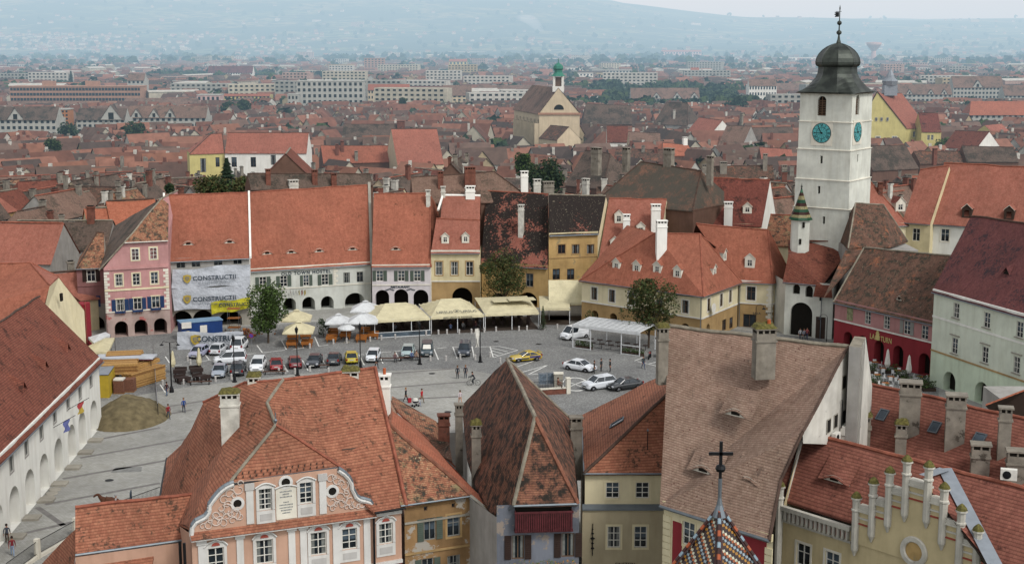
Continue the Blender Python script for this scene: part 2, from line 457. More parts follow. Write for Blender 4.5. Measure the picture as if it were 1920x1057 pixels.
def dormer(parent,R,px,py,w=1.1,h=1.2,rmat='t_red',wallm='trim',win=True):
 q=R.hit(px,py);Mx=R.M(q);p=R.p;mb=MB();z0=-.55;y0=z0/p
 y0=-.45/p-.1;zb=-.5;zt=zb+h;ye=zt/p;pk=zt+w*.45;yk=pk/p
 a,b=-w/2,w/2
 def T(x,y,z):return Mx@V((x,y,z))
 ww,wh=w*.5,h*.62;z1=zb+.22
 for q4 in(((a,zb),(a,zt),(-ww/2,zt),(-ww/2,zb)),((ww/2,zb),(ww/2,zt),(b,zt),(b,zb)),((-ww/2,zb),(-ww/2,z1),(ww/2,z1),(ww/2,zb)),((-ww/2,z1+wh),(-ww/2,zt),(ww/2,zt),(ww/2,z1+wh))):
  mb.face([T(x,y0,z)for x,z in q4][::-1],M[wallm])
 mb.face([T(a,y0,zt),T(b,y0,zt),T(0,y0,pk)],M[wallm])
 for x in(a,b):mb.face([T(x,y0,zb),T(x,y0,zt),T(x,ye,zt),T(x,zb/p,zb)],M[wallm])
 o=mb.obj('dormer',parent)
 r=MB();e=.14
 for sg in(-1,1):
  r.face([T(sg*(w/2+e),y0-e,zt-e*.9),T(0,y0-e,pk),T(0,yk+.1,pk),T(sg*(w/2+e),ye-e,zt-e*.9)],M[rmat])
  r.face([T(sg*(w/2+e),y0-e,zt-e*.9-.09),T(0,y0-e,pk-.09),T(0,y0-e,pk),T(sg*(w/2+e),y0-e,zt-e*.9)],M['trim'])
 r.obj('dormer_roof',o)
 if win:
  me,gm=win_mesh(round(ww,2),round(wh,2),'cross','frame_white',.08)
  wo=newobj('window',me,o);wo.matrix_local=Mx@Matrix.Translation((0,y0,z1));newobj('pane',gm[0],wo)
 return o
def eyebrow(parent,R,px,py,w=2.8,h=.5,rmat='t_red'):
 q=R.hit(px,py);Mx=R.M(q);p=R.p;N=12;top=[];mb=MB()
 fr=MB()
 L=1.3
 for i in range(N+1):
  x=-w/2+w*i/N;e=math.cos(math.pi*(i/N-.5))**2*h
  top.append((x,e))
 def T(x,y,z):return Mx@V((x,y,z))
 for i in range(N):
  x0,e0=top[i];x1,e1=top[i+1]
  f0=[T(x0,-.12,e0-.12*p+.14),T(x1,-.12,e1-.12*p+.14)]
  rw_=[f0]+[[T(x,L*j/4,L*j/4*p+.09+e*(1-j/4)**1.8)for x,e in((x0,e0),(x1,e1))]for j in range(1,5)]
  mb.grid(rw_,M[rmat],[[(q.x,q.z*1.5)for q in r_]for r_ in rw_])
  fr.face([T(x0,0,0),T(x1,0,0),T(x1,0,e1+.12),T(x0,0,e0+.12)],M['trim'])
  mb.face([T(x0,-.12,e0-.12*p+.07),T(x1,-.12,e1-.12*p+.07)]+f0[::-1],M[rmat])
 o=mb.obj('eyebrow_dormer',parent);fo=fr.obj('dormer_front',o)
 g=MB();g.box((-w*.13,-.05,.1),(w*.13,0.0,h*.85+.08),M['dark'],Mx);g.obj('window',fo)
 return o
def skylight(parent,R,px,py,w=.8,h=1.2,glass='glass2'):
 q=R.hit(px,py);Mx=R.M(q)@Matrix.Rotation(math.atan(R.p),4,'X');mb=MB();t=.08
 for lo,hi in(((-w/2,-h/2,0),(-w/2+t,h/2,.12)),((w/2-t,-h/2,0),(w/2,h/2,.12)),((-w/2+t,-h/2,0),(w/2-t,-h/2+t,.12)),((-w/2+t,h/2-t,0),(w/2-t,h/2,.12))):
  mb.box(lo,hi,M['zinc'],Mx)
 o=mb.obj('skylight',parent);g=MB();g.box((-w/2+t,-h/2+t,.03),(w/2-t,h/2-t,.07),M[glass],Mx);g.obj('pane',o);return o
def solve_r(A,n,ze,p,py):
 lo,hi=0,40
 f=lambda r:proj((A[0]-n.x*r,A[1]-n.y*r,ze+p*r))[1]-py
 for _ in range(50):
  m=(lo+hi)/2
  if f(m)>0:lo=m
  else:hi=m
 return(lo+hi)/2
def rowhouse(name,label,eL,eR,ze,ry,p,bands,roofm,wins=(),arches=(),trims=(),cat='house',group=None,capm='cap_red',side='trim',hipR=0,hipL=0,back=True,z0=0,over=.35,chim=(),eye=(),dorm=(),sky=(),gut=True,wk={},ridge_pts=True,rback=1.0,stepm=None,rr=None,drm=None,eyew=2.6,rx=None):
 """gabled house: eave pixels eL, eR at height ze; ridge pixel rows ry=(left,right)"""
 A,B=P(eL[0],eL[1],ze),P(eR[0],eR[1],ze);d,n=quadn(A,B)
 h=thing(name,label,cat,group,loc=((A.x+B.x)/2,(A.y+B.y)/2,z0));h0=h
 h0.location=(0,0,0)
 if rr:rl,r2=rr
 else:rl,r2=solve_r(A,n,ze,p,ry[0]),solve_r(B,n,ze,p,ry[1])
 facade(h,A,B,z0,ze,bands,wins,arches,trims,**wk)
 L=(B-A).length
 R1=A-n*rl+V((0,0,p*rl))+d*hipL;R2=B-n*r2+V((0,0,p*r2))-d*hipR
 bl,br_=A-n*rl*(1+rback),B-n*r2*(1+rback);e=over
 if rx:
  for k in(0,1):
   if rx[k]is None:continue
   R=(R1,R2)[k]
   for _ in range(4):sft=(rx[k]-proj(R)[0])*(R.y/FPX);R+=d*sft;(bl,br_)[k].__iadd__(d*sft*2)
 mb=MB();m=M[roofm]
 dn=n*e-V((0,0,p*e))
 slope(mb,[A+dn,B+dn,R2,R1],m)
 if back:
  slope(mb,[R1,R2,br_-dn*0,bl],m)
 if hipR:slope(mb,[B+dn,br_,R2],m)
 if hipL:slope(mb,[A+dn,R1,bl],m)
 ro=mb.obj('roof',h)
 if back:
  w=MB();sm=M[side]
  for(a,b,rd,hp,sg)in((A,bl,R1,hipL,0),(B,br_,R2,hipR,1)):
   q=[V((a.x,a.y,z0)),V((b.x,b.y,z0)),V((b.x,b.y,ze)),V((a.x,a.y,ze))]
   if not hp:q.insert(3,rd-V((0,0,.05)))
   w.face(q if sg else q[::-1],sm)
  w.face([V((br_.x,br_.y,z0)),V((bl.x,bl.y,z0)),V((bl.x,bl.y,ze)),V((br_.x,br_.y,ze))],sm)
  w.obj('side_wall',h)
 ridge(ro,[R1,R2],M[capm])
 if hipR:ridge(ro,[R2,B+dn],M[capm])
 if hipL:ridge(ro,[R1,A+dn],M[capm])
 if gut:gutter(h,[A+dn*1.15,B+dn*1.15])
 rf=Roof(A,B,ze,p)
 for c in chim:
  px,py,w_,h_,st=c[:5];q=rf.hit(px,py);chimney(0,0,0,w_,c[5]if len(c)>5 else w_*.7,h_,st,'',math.atan2(d.y,d.x),base=q,parent=ro)
 for c in eye:eyebrow(ro,rf,c[0],c[1],eyew,rmat=roofm)
 for c in dorm:dormer(ro,rf,*c,rmat=drm or roofm)
 for c in sky:skylight(ro,rf,*c)
 return dict(h=h,A=A,B=B,rf=rf,roof=ro,R1=R1,R2=R2,n=n,d=d,bl=bl,br=br_)
def quoins(parent,A,B,z0,z1,end,mat='trim',w1=.75,w2=.45,hh=.42,out=.05):
 d,n=quadn(A,B);L=math.hypot(B[0]-A[0],B[1]-A[1]);mb=MB();z=z0;k=0;Fm=frame_M(A,B,0,0)
 while z+hh<z1:
  w=w1 if k%2 else w2
  u0,u1=(0,w)if end==0 else(L-w,L)
  mb.box((u0,-out,z+.03),(u1,.0,z+hh-.03),M[mat],Fm);z+=hh;k+=1
 return mb.obj('quoins',parent)
pl=lambda n,h,d=.3,**k:plaster(n,h,d,**k)
M['pink']=pl('old_pink_plaster','a87a77',.3,h2='c39a90',thr=.66)
M['pink_d']=pl('dull_pink_plaster','855a57',.35)
M['pink_base']=pl('flaking_pale_ground_floor_plaster','a58f86',.4,h2='a0625c',thr=.6)
M['white']=pl('white_plaster','c9c8c0',.15)
M['white_g']=pl('greyish_white_plaster','aeb0a8',.25)
M['cream']=pl('cream_plaster','bdb089',.25)
M['cream_l']=pl('light_cream_plaster','c4b996',.2)
M['ochre']=pl('ochre_plaster','9b7e50',.35)
M['ochre_old']=pl('weathered_ochre_plaster','ab8c55',.4,h2='8f8060',thr=.6)
M['lilac']=pl('pale_lilac_plaster','b3adae',.2)
M['rosy']=pl('pale_rosy_plaster','b8a39c',.25)
M['grey_pl']=pl('plain_grey_plaster','918e88',.35)
M['red_pl']=pl('crimson_red_plaster','7c2229',.2)
M['dustpink']=pl('dusty_pink_plaster','9a6d6a',.3)
M['mint']=pl('pale_mint_plaster','b9bfae',.2)
M['mint2']=pl('pale_mint_ground_floor_plaster','b3c0a8',.2)
RS='pink three storey corner house with arcade of three arches and blue shutters'
A0,B0=P(194,503.5,10.3),P(315,496.7,10.3)
h=thing('corner_house',RS,'house');mb=MB()
wk=dict(style='six',fm='frame_white',surround='cream_l')
w2=[(223,525,1.05,1.75,wk),(255.5,523.5,1.05,1.75,wk),(289.5,521,1.05,1.75,wk)]
w1=[(x,y,1.15,1.75,dict(style='cross',shut='blue_paint',fm='frame_white',surround='cream_l'))for x,y in((225.5,572),(258,569.5),(292,566))]
facade(h,A0,B0,0,10.3,[(3.6,M['pink_base']),(10.3,M['pink'])],w2+w1,[(227,602,1.9,.02,3),(264,599,1.9,.02,3),(300.5,596.5,1.9,.02,3)],[(3.7,3.9,.12,'trim'),(6.9,7.15,.1,'cream_l'),(10.0,10.3,.2,'pink')])
quoins(h,A0,B0,3.9,10,0);quoins(h,A0,B0,3.9,10.2,1)
for x,y in((225.5,584),(258,581.5),(292,578)):
 u,z=on_plane(x,y,A0,B0);m2=MB();m2.box((u-.75,-.42,z-.18),(u+.75,-.08,z+.1),M['blue_paint'],frame_M(A0,B0,0,0));fb=m2.obj('flower_box',h)
 m3=MB();rnd=random.Random(int(x))
 for k in range(60):
  c=frame_M(A0,B0,0,0)@V((u+rnd.uniform(-.75,.75),rnd.uniform(-.5,-.1),z+rnd.uniform(-.5,.35)));s=rnd.uniform(.05,.12)
  m3.face([c+V((rnd.uniform(-s,s),rnd.uniform(-s,s),rnd.uniform(-s,s)))for _ in range(3)],rnd.choice([plain('leaf_dark','2f3b22',.9),plain('petal_red','8f2f2c',.8)]))
 m3.obj('flowers',fb)['kind']='stuff'
K,Mr=P(233,454,0),P(314.5,450,0)
dd,nn=quadn(A0,B0)
def onA(px,py):u,z=on_plane(px,py,A0,B0);return A0+dd*u+V((0,0,z-10.3))
K,Mr=onA(233,454),onA(314.5,450)
mb.face([onA(194,503.5),B0,Mr,K],M['pink'])
pe=AT(303,372,207.5);pback=pe+V((-.2,11,0));ll=V((A0.x-.6,A0.y-.2,10.0));lb=AT(214,424,223)
mb.face([P(203,634,0),V((lb.x,lb.y,0)),lb,A0],M['pink']);mb.face([B0,V((B0.x,B0.y,0)),V((pback.x+.3,pback.y,0)),pback,pe,Mr],M['pink'])
mb.obj('gable_wall',h)
for x,y in((253.5,476),(287.5,474)):
 q=onA(x,y);u,z=on_plane(x,y,A0,B0);put_window(h,A0,B0,u,z-.9,1.05,1.7,'six','frame_white',-.03,'cream_l')
m2=MB();slope(m2,[ll,K+nn*.3+V((-.3,0,0)),pe,pback,lb],M['t_old'])
slope(m2,[K+nn*.3,Mr+nn*.3,pe+V((.9,.5,-.9)),pe],M['t_mottled']);ro=m2.obj('roof',h)
ridge(ro,[pback,pe,K+nn*.3,ll],M['cap_grey']);gutter(h,[K+nn*.45,Mr+nn*.45],M['frame_white'])
m2=MB();q=(K+Mr)/2*.45+pe*.55;q=AT(289,436,205.4);m2.box((-.6,-.3,-.3),(.6,1,.35),M['dark'],Matrix.Translation(q));m2.obj('attic_opening',ro)
rowhouse('corner_wing','dull pink wing with a mottled roof tucked left of the pink corner house',(143,499),(196,497),9.8,(437,437),.95,[(4.0,M['stone']),(9.8,M['pink_d'])],'t_mottled',[(171,517,1.2,1.7,dict(style='cross',shut='shut_brown',surround='trim')),(172,565,1.2,1.7,dict(style='cross',shut='blue_paint'))],[(176,592,3.0,.02,2)],[(6.7,6.9,.1,'pink_d')],capm='cap_dark',hipL=3)
CH=rowhouse('scaffolded_house','house under repair with construction banners hung over its grey front',(315,485),(467,478),10.8,(366,362),1.19,[(3.5,M['stone']),(10.8,M['grey_pl'])],'t_red',[(339,497,1.3,.95,dict(style='two',fm='frame_grey')),(367.5,495,1.3,.95,dict(style='two',fm='frame_grey')),(409,492,1.3,.95,dict(style='two',fm='frame_grey')),(445.5,489.5,1.3,.95,dict(style='two',fm='frame_grey'))],[(341,583,3.0,.02,3),(380,581,3.0,.02,3),(432,583,3.4,.02,4)],eye=((353,459.5),(430.5,456)),capm='cap_red',side='white',rx=(308,465))
TA,TB=CH['A'],CH['B']
def parapet(h,A,R,n,mat='chim_clean',w=.3,hgt=.35):
 mb=MB();a=A+n*.5+V((0,0,-.45));b=R
 mb.face([a+V((0,0,.0)),b,b+V((0,0,hgt)),a+V((0,0,hgt))],M[mat])
 dx=V((w,0,0));up=V((0,0,hgt))
 mb.face([a+up,b+up,b+up+dx,a+up+dx],M[mat]);mb.face([a+dx,b+dx,b+up+dx,a+up+dx][::-1],M[mat]);mb.face([a,a+dx,a+dx+up,a+up],M[mat])
 mb.face([b,b+up,b+dx+up,b+dx],M[mat]);return mb.obj('fire_wall',h)
parapet(CH['h'],CH['B'],CH['R2'],CH['n']);parapet(CH['h'],CH['A']-V((.2,0,0)),CH['R1']-V((.2,0,0)),CH['n'])
def cloth(name,parent,A,B,corners,mat,out=.5,sag=.12,nx=24,nz=10,lbl=None,seed=0,cat='banner',rows=None):
 """cloth hung in the plane A-B; corners = 4 photo pixels TL, TR, BR, BL"""
 d,n=quadn(A,B);c=[on_plane(x,y,A,B)for x,y in corners];mb=MB();g=[];uvr=[]
 for j in range(nz+1):
  row=[];ur=[]
  for i in range(nx+1):
   s,t=i/nx,j/nz
   u=(c[0][0]*(1-s)+c[1][0]*s)*(1-t)+(c[3][0]*(1-s)+c[2][0]*s)*t
   z=(c[0][1]*(1-s)+c[1][1]*s)*(1-t)+(c[3][1]*(1-s)+c[2][1]*s)*t
   k=noise.noise(V((u*.7,z*1.1,seed)))*sag*1.6+noise.noise(V((u*2.5,z*.6,seed+5)))*sag*.7
   z+=.12*math.sin(s*9+seed)*(t>.9 or t<.1)
   row.append(V((A[0],A[1],0))+d*u+n*(out+k)+V((0,0,z)));ur.append((u,z))
  g.append(row);uvr.append(ur)
 mb.grid(g[::-1],mat,uvr[::-1]);o=mb.obj(name,parent,smooth=True,merge=True);return o
def tarp_mat(name,h):
 t=NT(name);ob=t.coord();t.bump(t.noise(ob,2.2,4),.6,.25);c=hexc(h)
 t.b.inputs['Transmission Weight'].default_value=0
 return t.done(t.ramp(t.noise(ob,.8,4),.35,.7,c,tuple(v*.8 for v in c[:3])+(1,)),.6)
M['tarp']=tarp_mat('white_banner_cloth','b3b7bd');M['tarp_y']=tarp_mat('yellow_banner_cloth','b5ad2c')
M['ink']=plain('dark_slate_lettering','2f3a44',.8);M['ink2']=plain('grey_lettering','62686e',.8);M['gold']=plain('gold_shield_yellow','a08a3c',.7)
def shield(parent,A,B,u,z,s,out,mat='gold',mat2='ink2'):
 d,n=quadn(A,B);pts=[(-.5,.45),(0,.55),(.5,.45),(.5,-.05),(.3,-.4),(0,-.6),(-.3,-.4),(-.5,-.05)];mb=MB();Fm=frame_M(A,B,u,z)
 mb.face([Fm@V((x*s,-out,y*s))for x,y in pts[::-1]],M[mat])
 mb.face([Fm@V((x*s*.55,-out-.02,y*s*.5+.02))for x,y in pts[::-1]],M[mat2])
 for k in range(3):mb.box((-.2*s,-out-.05,(-.16+k*.14)*s),(.2*s,-out-.03,(-.1+k*.14)*s),M[mat],Fm)
 return mb.obj('shield_emblem',parent)
def construct_banner(lbl,corners,tpx,spx,size,mat='tarp',sub=True,A=TA,B=TB,out=.6):
 o=cloth('construction_banner',None,A,B,corners,M[mat],out,lbl=lbl,seed=corners[0][1])
 tag(o,lbl,'banner','construction banners')
 u,z=on_plane(*tpx,A,B);text_on(o,'CONSTRUCTII',A,B,u,z,size,M['ink'],out=out+.42,bold=.02,xs=1.0,spacing=1.1)
 if sub:text_on(o,'antreprenor general',A,B,u,z-size*.66,size*.55,M['ink2'],out=out+.42,spacing=1.15)
 if spx:u,z=on_plane(*spx,A,B);shield(o,A,B,u,z,size*1.25,out+.28)
 return o
construct_banner('white construction banner nearest the eave with a gold shield',[(323,505),(468,493),(468,533),(321,540)],(401,522),(350,521),.92)
construct_banner('crumpled white construction banner below the first, shield at left',[(321,540),(468,533),(466,573),(326,581)],(401,561),(350,559),.92)
construct_banner('small yellow construction banner over the ground floor opening',[(394,565),(468,556),(466,577),(396,587)],(440,571),None,.72,'tarp_y',False,out=.8)
wkg=dict(style='six',fm='frame_white',shut='shut_green')
HO=rowhouse('hostel_house','long pale house with red roof, green shutters and hostel lettering',(469,503.5),(695,490),7.4,(362,348),1.15,[(3.1,M['white_g']),(7.4,M['white_g'])],'t_red',[(493,529,1.15,1.75,wkg),(532,527,1.15,1.75,wkg),(574,525.5,.95,1.75,wkg),(609.5,524,1.15,1.75,wkg),(650,520.5,1.1,1.7,dict(style='cross',fm='frame_grey')),(675,519,1.1,1.7,dict(style='cross',fm='frame_grey'))],[(508,560,2.0,.02,3),(543,558.5,2.0,.02,3),(578.5,556.5,2.1,.02,3),(613.5,555,2.1,.02,3),(665,549,3.3,.02,3)],[(3.75,3.9,.1,'trim'),(7.1,7.4,.15,'trim')],eye=((501,477),(546,475),(598.5,472.5),(661,469)),capm='cap_red',rx=(469,692))
hA,hB=HO['A'],HO['B']
u0,_=on_plane(632,520,hA,hB);m2=MB();L=(hB-hA).length
d_,n_=quadn(hA,hB)
quoins(HO['h'],hA+d_*(u0-.6),hB,3.9,7,0)
u,z=on_plane(574,513.5,hA,hB);text_on(HO['h'],'OLD TOWN HOSTEL',hA,hB,u,z,.72,M['ink'],spacing=1.25,bold=.022)
for i,ch in enumerate('MUSEUM'):
 a=rad(62-i*25);u,z=on_plane(596,569,hA,hB);text_on(HO['h'],ch,hA,hB,u-math.sin(a)*1.5,z+math.cos(a)*1.45,.62,M['ink'],tilt=a,bold=.022)
for i,ch in enumerate('CAFE'):
 a=rad(40-i*25);u,z=on_plane(560,569,hA,hB);text_on(HO['h'],ch,hA,hB,u-math.sin(a)*1.5,z+math.cos(a)*1.45,.62,M['ink'],tilt=a,bold=.022)
parapet(HO['h'],HO['B']-V((.2,0,0)),HO['R2']-V((.2,0,0)),HO['n'],'stone',.45,.5)
fc=['8f2f36','2c4a8a','c9c6bd','b09a2c','9c2f2f','b8a23a']
for i,c in enumerate(fc):
 u,z=on_plane(545+i*4.6,546.5,hA,hB);Fm=frame_M(hA,hB,u,z);mb=MB()
 mb.bar(Fm@V((0,0,-.2)),Fm@V(((i-2.5)*.1,-.7,.45)),.02,M['iron'],5);o=mb.obj('small_flag',None)
 m2=MB();a,b=Fm@V(((i-2.5)*.1,-.7,.45)),Fm@V(((i-2.5)*.05,-.35,.1));m2.face([a,b,b+V((0,0,-.75)),a+V((.05,0,-.7))],plain('flag_'+c,c,.8));m2.obj('flag_cloth',o)
 tag(o,['dark red','blue','white','yellow','crimson','ochre'][i]+' small flag on a short pole on the hostel front','flag','little flags on the hostel front')
RE=rowhouse('restaurant_house','lilac restaurant house with three arches and grey green shutters',(697,496),(807,495),7.4,(363,363),1.12,[(7.4,M['lilac'])],'t_red',[(712,517,1.1,1.7,wkg),(752.5,517,1.1,1.7,wkg),(782.5,517,1.1,1.7,wkg)],[(716.6,543.5,2.2,.02,3),(752,542,2.3,.02,3),(789,543,2.4,.02,3)],[(3.95,4.1,.1,'trim'),(7.1,7.4,.15,'trim')],eye=((742,469),),hipR=2.6,rx=(701,806))
u,z=on_plane(750.5,538,RE['A'],RE['B']);text_on(RE['h'],'RESTAURANT',RE['A'],RE['B'],u,z-.15,.5,M['ink'],bold=.018)
for x in(731,770):
 u,z=on_plane(x,544,RE['A'],RE['B'])
 for k in range(5):text_on(RE['h'],'w',RE['A'],RE['B'],u+(k-2)*.27,z-.1*abs(k-2)+.1,.5,M['ink'],name='wall_ornament',bold=.01)
CR=rowhouse('narrow_cream_house','narrow cream house with two small dormers and stepped red roof',(808,468.7),(900,468.7),9.6,(411,412),1.3,[(4.4,M['ochre']),(9.6,M['cream'])],'t_pink',[(823,503,1.15,2.2,dict(style='cross',surround='ochre')),(852,503,1.15,2.2,dict(style='cross',surround='ochre')),(880.5,503,1.15,2.2,dict(style='cross',surround='ochre'))],[(866.5,539,3.3,.02,3)],[(4.4,4.6,.1,'trim'),(9.3,9.6,.2,'trim')],dorm=((835,450,1.2,1.3),(873,449,1.2,1.3)),back=False,rx=(818,900))
mb=MB();a,b=CR['R1'],CR['R2'];n_=CR['n'];ry=solve_r(a+V((0,.0,0)),n_,a.z+.15,.9,366)
slope(mb,[a+V((.7,0,.15))-n_*.05,b+V((0,0,.15))-n_*.05,b-n_*ry+V((0,0,.9*ry+.15)),a-n_*ry+V((.9,0,.9*ry+.15))],M['t_pink']);uo=mb.obj('upper_roof',CR['h'])
slope(mb:=MB(),[b-n_*ry+V((0,0,.9*ry+.15)),a-n_*ry+V((.9,0,.9*ry+.15)),a-n_*ry*2.2+V((2.2,0,0)),b-n_*ry*2.2],M['t_pink']);mb.obj('roof_back_slope',CR['h'])
m2=MB();c1,c2=V((CR['A'].x,CR['A'].y,0)),V((CR['B'].x,CR['B'].y,0));k1,k2=c1-n_*18,c2-n_*18
for q in((c1,k1),(k2,c2),(k1,k2)):
 m2.face([q[0],q[1],q[1]+V((0,0,9.4)),q[0]+V((0,0,9.4))],M['cream'])
m2.obj('side_wall',CR['h'])
t0,t1=a-n_*ry+V((.9,0,.9*ry+.15)),b-n_*ry+V((0,0,.9*ry+.15))
mb=MB();mb.bar(t0,t1,.22,M['chim_clean'],6);mb.bar(t0,a+V((.3,0,1.5)),.2,M['chim_clean'],6);mb.obj('white_ridge_coping',uo)
for x,y,w,hh,st in((882,371,1.5,1.6,'clean'),(831,373,.7,1.7,'white'),(803,383,.7,2.0,'white')):
 f=(x-820)/80;q=AT(x,y,a.y+ry*.95);chimney(0,0,0,w,w*.7,hh,st,'',0,base=q,parent=uo)
BL=rowhouse('low_black_roofed_house','low ochre house under a steep black patched roof behind the bushy tree',(903,491),(1028,498),7.0,(359,365),1.15,[(7.0,M['ochre_old'])],'t_black',[(993,525,1.25,2.2,dict(style='two',fm='frame_grey',surround='ochre')),(950,523,1.25,2.2,dict(style='two',fm='frame_grey',surround='ochre'))],[(990,548,3.2,.02,3),(935,550,2.8,.02,3)],[(6.7,7.0,.12,'ochre')],capm='cap_red',chim=((977,440,.8,4.6,'white',.8),),eyew=1.6,rx=(912,1028))
BH=rowhouse('tall_black_roofed_house','taller weathered ochre house under the black patched roof',(1029,437),(1121,433.5),12.2,(365,369),1.05,[(4.4,M['ochre_old']),(12.2,M['ochre_old'])],'t_black2',[(1053,467,1.25,1.5,dict(style='two',fm='frame_brown',surround='ochre')),(1079.5,467,1.25,1.5,dict(style='two',fm='frame_brown',surround='ochre')),(1107,467,1.25,1.5,dict(style='two',fm='frame_brown',surround='ochre')),(1043,514,1.25,1.8,dict(style='two',fm='frame_brown')),(1070,514,1.25,1.8,dict(style='two',fm='frame_brown')),(1108,514,1.25,1.8,dict(style='two',fm='frame_brown'))],[],[(11.9,12.2,.2,'cream'),(8.0,8.15,.08,'ochre')],capm='cap_grey',side='cream_l',rx=(1029,1136))
ra=Roof(BL['A'],BL['B'],7.0,1.15)
Q3=rowhouse('red_roofed_rear_house','steep red roofed house right of the black roof, two dormers',(1121,487),(1230,487),7.6,(372,374),1.2,[(7.6,M['cream_l'])],'t_pink',dorm=((1152,461,1.4,1.6),(1160,412,1.4,1.6),(1201,434,1.4,1.6)),chim=((1174,458,1.1,4.6,'clean',.9),(1229,432,1.5,4.0,'clean',1.0)),side='cream_l',gut=False,rx=(1142,1250))
h=thing('dormered_corner_house','yellow and ochre corner house with six white dormers and tall white chimney','house')
ze=7.2
a,b,c=P(1091,520.5,ze),P(1316.8,551,ze),P(1384,525.6,ze)
fk=dict(style='cross',fm='frame_brown',surround='frame_white')
facade(h,a,b,0,ze,[(3.5,M['ochre']),(ze,M['cream_l'])],[(x,y,1.1,1.9,fk)for x,y in((1114.5,550),(1147.5,554.6),(1184,560),(1236,567),(1285,575))],[(1115,582,1.4),(1150,587,1.4),(1245,602,1.5),(1285,606,1.5)],[(3.5,3.7,.1,'frame_white'),(ze-.35,ze,.2,'frame_white')],name='front_wall')
facade(h,b,c,0,ze,[(3.5,M['ochre']),(ze,M['cream_l'])],[(1329,571,1.0,1.9,fk),(1352.5,562.5,1.0,1.9,fk),(1369.5,555,1.0,1.9,fk),(1358,609,1.5,1.7,dict(style='two',fm='frame_brown')),(1371,605,1.3,1.7,dict(style='two',fm='frame_brown'))],[(1328,607,1.2)],[(3.5,3.7,.1,'frame_white'),(ze-.35,ze,.2,'frame_white')],name='side_wall')
r1,r2=P(1229,437,14.6),P(1312.4,438.8,14.6)
r0=r1+V((-3.5,9,0))
ae,be,ce=a+V((-.5,-.4,-.35)),b+V((.1,-.6,-.35)),c+V((.5,-.3,-.35))
mb=MB();slope(mb,[ae,be,r2,r1],M['t_red']);slope(mb,[be,ce+V((.3,.4,0)),r2],M['t_red']);slope(mb,[ae,r1,r0,V((a.x+3,a.y+16,ze))],M['t_red'])
slope(mb,[r1,r2,r2+V((5,8,-4)),r0+V((4,6,-4))],M['t_red']);ro=mb.obj('roof',h)
ridge(ro,[ae,r1,r2,be],M['cap_red']);ridge(ro,[r2,ce],M['cap_red']);gutter(h,[ae,be,ce],drop=[b+V((-.2,-.3,-.3))])
mb=MB();q1,q2=V((a.x+3,a.y+16,0)),V((c.x,c.y+12,0))
mb.face([V((a.x,a.y,0)),q1,q1+V((0,0,ze)),a],M['cream_l']);mb.face([q1,q2,q2+V((0,0,ze)),q1+V((0,0,ze))],M['cream_l']);mb.obj('back_wall',h)
dd,nn=quadn(a,b);pf=(14.6-ze)/(-(r1-a).dot(nn));RF=Roof(a,b,ze,pf)
for x,y in((1157.5,501),(1195.5,505),(1234,507),(1272,515)):dormer(ro,RF,x,y,1.35,1.45,'t_red')
dd,nn=quadn(b,c);pf=(14.6-ze)/(-(r2-b).dot(nn));RF2=Roof(b,c,ze,pf)
dormer(ro,RF2,1336,511,1.2,1.35,'t_red');dormer(ro,RF2,1355.6,482,1.2,1.35,'t_red')
q=RF.hit(1239.5,472);chimney(0,0,0,1.5,1.1,4.3,'clean','',.1,base=q,parent=ro)
mb=MB();Fm=frame_M(b,c,0,0);
u,z=on_plane(1331,577,b,c);mb.lathe([(0,-.02),(.75,-.02),(.75,.05),(0,.05)],M['frame_white'],n=20);o=mb.obj('round_sign',h);o.matrix_local=frame_M(b,c,u,z)@Matrix.Translation((0,-.6,0))@Matrix.Rotation(rad(90),4,'X')
h=thing('second_corner_house','yellow corner house with one dormer beside the gate passage','house')
a,b,c=P(1386,524.5,ze),P(1447,528,ze),P(1481,516.5,ze)
facade(h,a,b,0,ze,[(3.6,M['ochre']),(ze,M['cream_l'])],[(1408.4,550,1.3,2.1,fk),(1405,601,1.9,2.0,dict(style='two',fm='frame_brown'))],[],[(3.6,3.8,.1,'frame_white'),(ze-.35,ze,.2,'frame_white')],name='front_wall')
facade(h,b,c,0,ze,[(3.6,M['ochre']),(ze,M['cream_l'])],[(1460.5,549.5,1.1,2.1,fk),(1465,600,1.5,2.2,dict(style='two',fm='frame_brown'))],[],[(3.6,3.8,.1,'frame_white'),(ze-.35,ze,.2,'frame_white')],name='side_wall')
quoins(h,a,b,.3,7,1);quoins(h,b,c,.3,7,0)
r1,r2=P(1305,420,15.2),P(1440,431,14.4)
ae,be,ce=a+V((-.6,-.4,-.3)),b+V((.1,-.5,-.3)),c+V((.3,-.2,-.3))
mb=MB();slope(mb,[ae+V((0,.4,0)),be,r2,r1,P(1340,470,11.6)],M['t_red']);slope(mb,[be,ce,r2],M['t_red']);slope(mb,[r1,r2,ce+V((-1,11,0)),r1+V((0,8,-5))],M['t_red']);ro=mb.obj('roof',h)
ridge(ro,[r1,r2,be],M['cap_red']);ridge(ro,[r2,ce],M['cap_red']);gutter(h,[ae,be,ce],drop=[a+V((.1,-.3,-.2))])
dd,nn=quadn(a,b);RF=Roof(a,b,ze,(14.4-ze)/(-(r2-a).dot(nn)));dormer(ro,RF,1406.5,495,1.5,1.6,'t_red')
mb=MB();q1,q2=V((a.x,a.y+13,0)),V((c.x,c.y+11,0));mb.face([V((a.x,a.y,0)),q1,q1+V((0,0,ze)),a],M['cream_l']);mb.face([q2,V((c.x,c.y,0)),c,q2+V((0,0,ze))],M['cream_l']);mb.face([q1,q2,q2+V((0,0,ze)),q1+V((0,0,ze))],M['cream_l']);mb.obj('back_wall',h)
u,z=on_plane(1430,588,a,b)
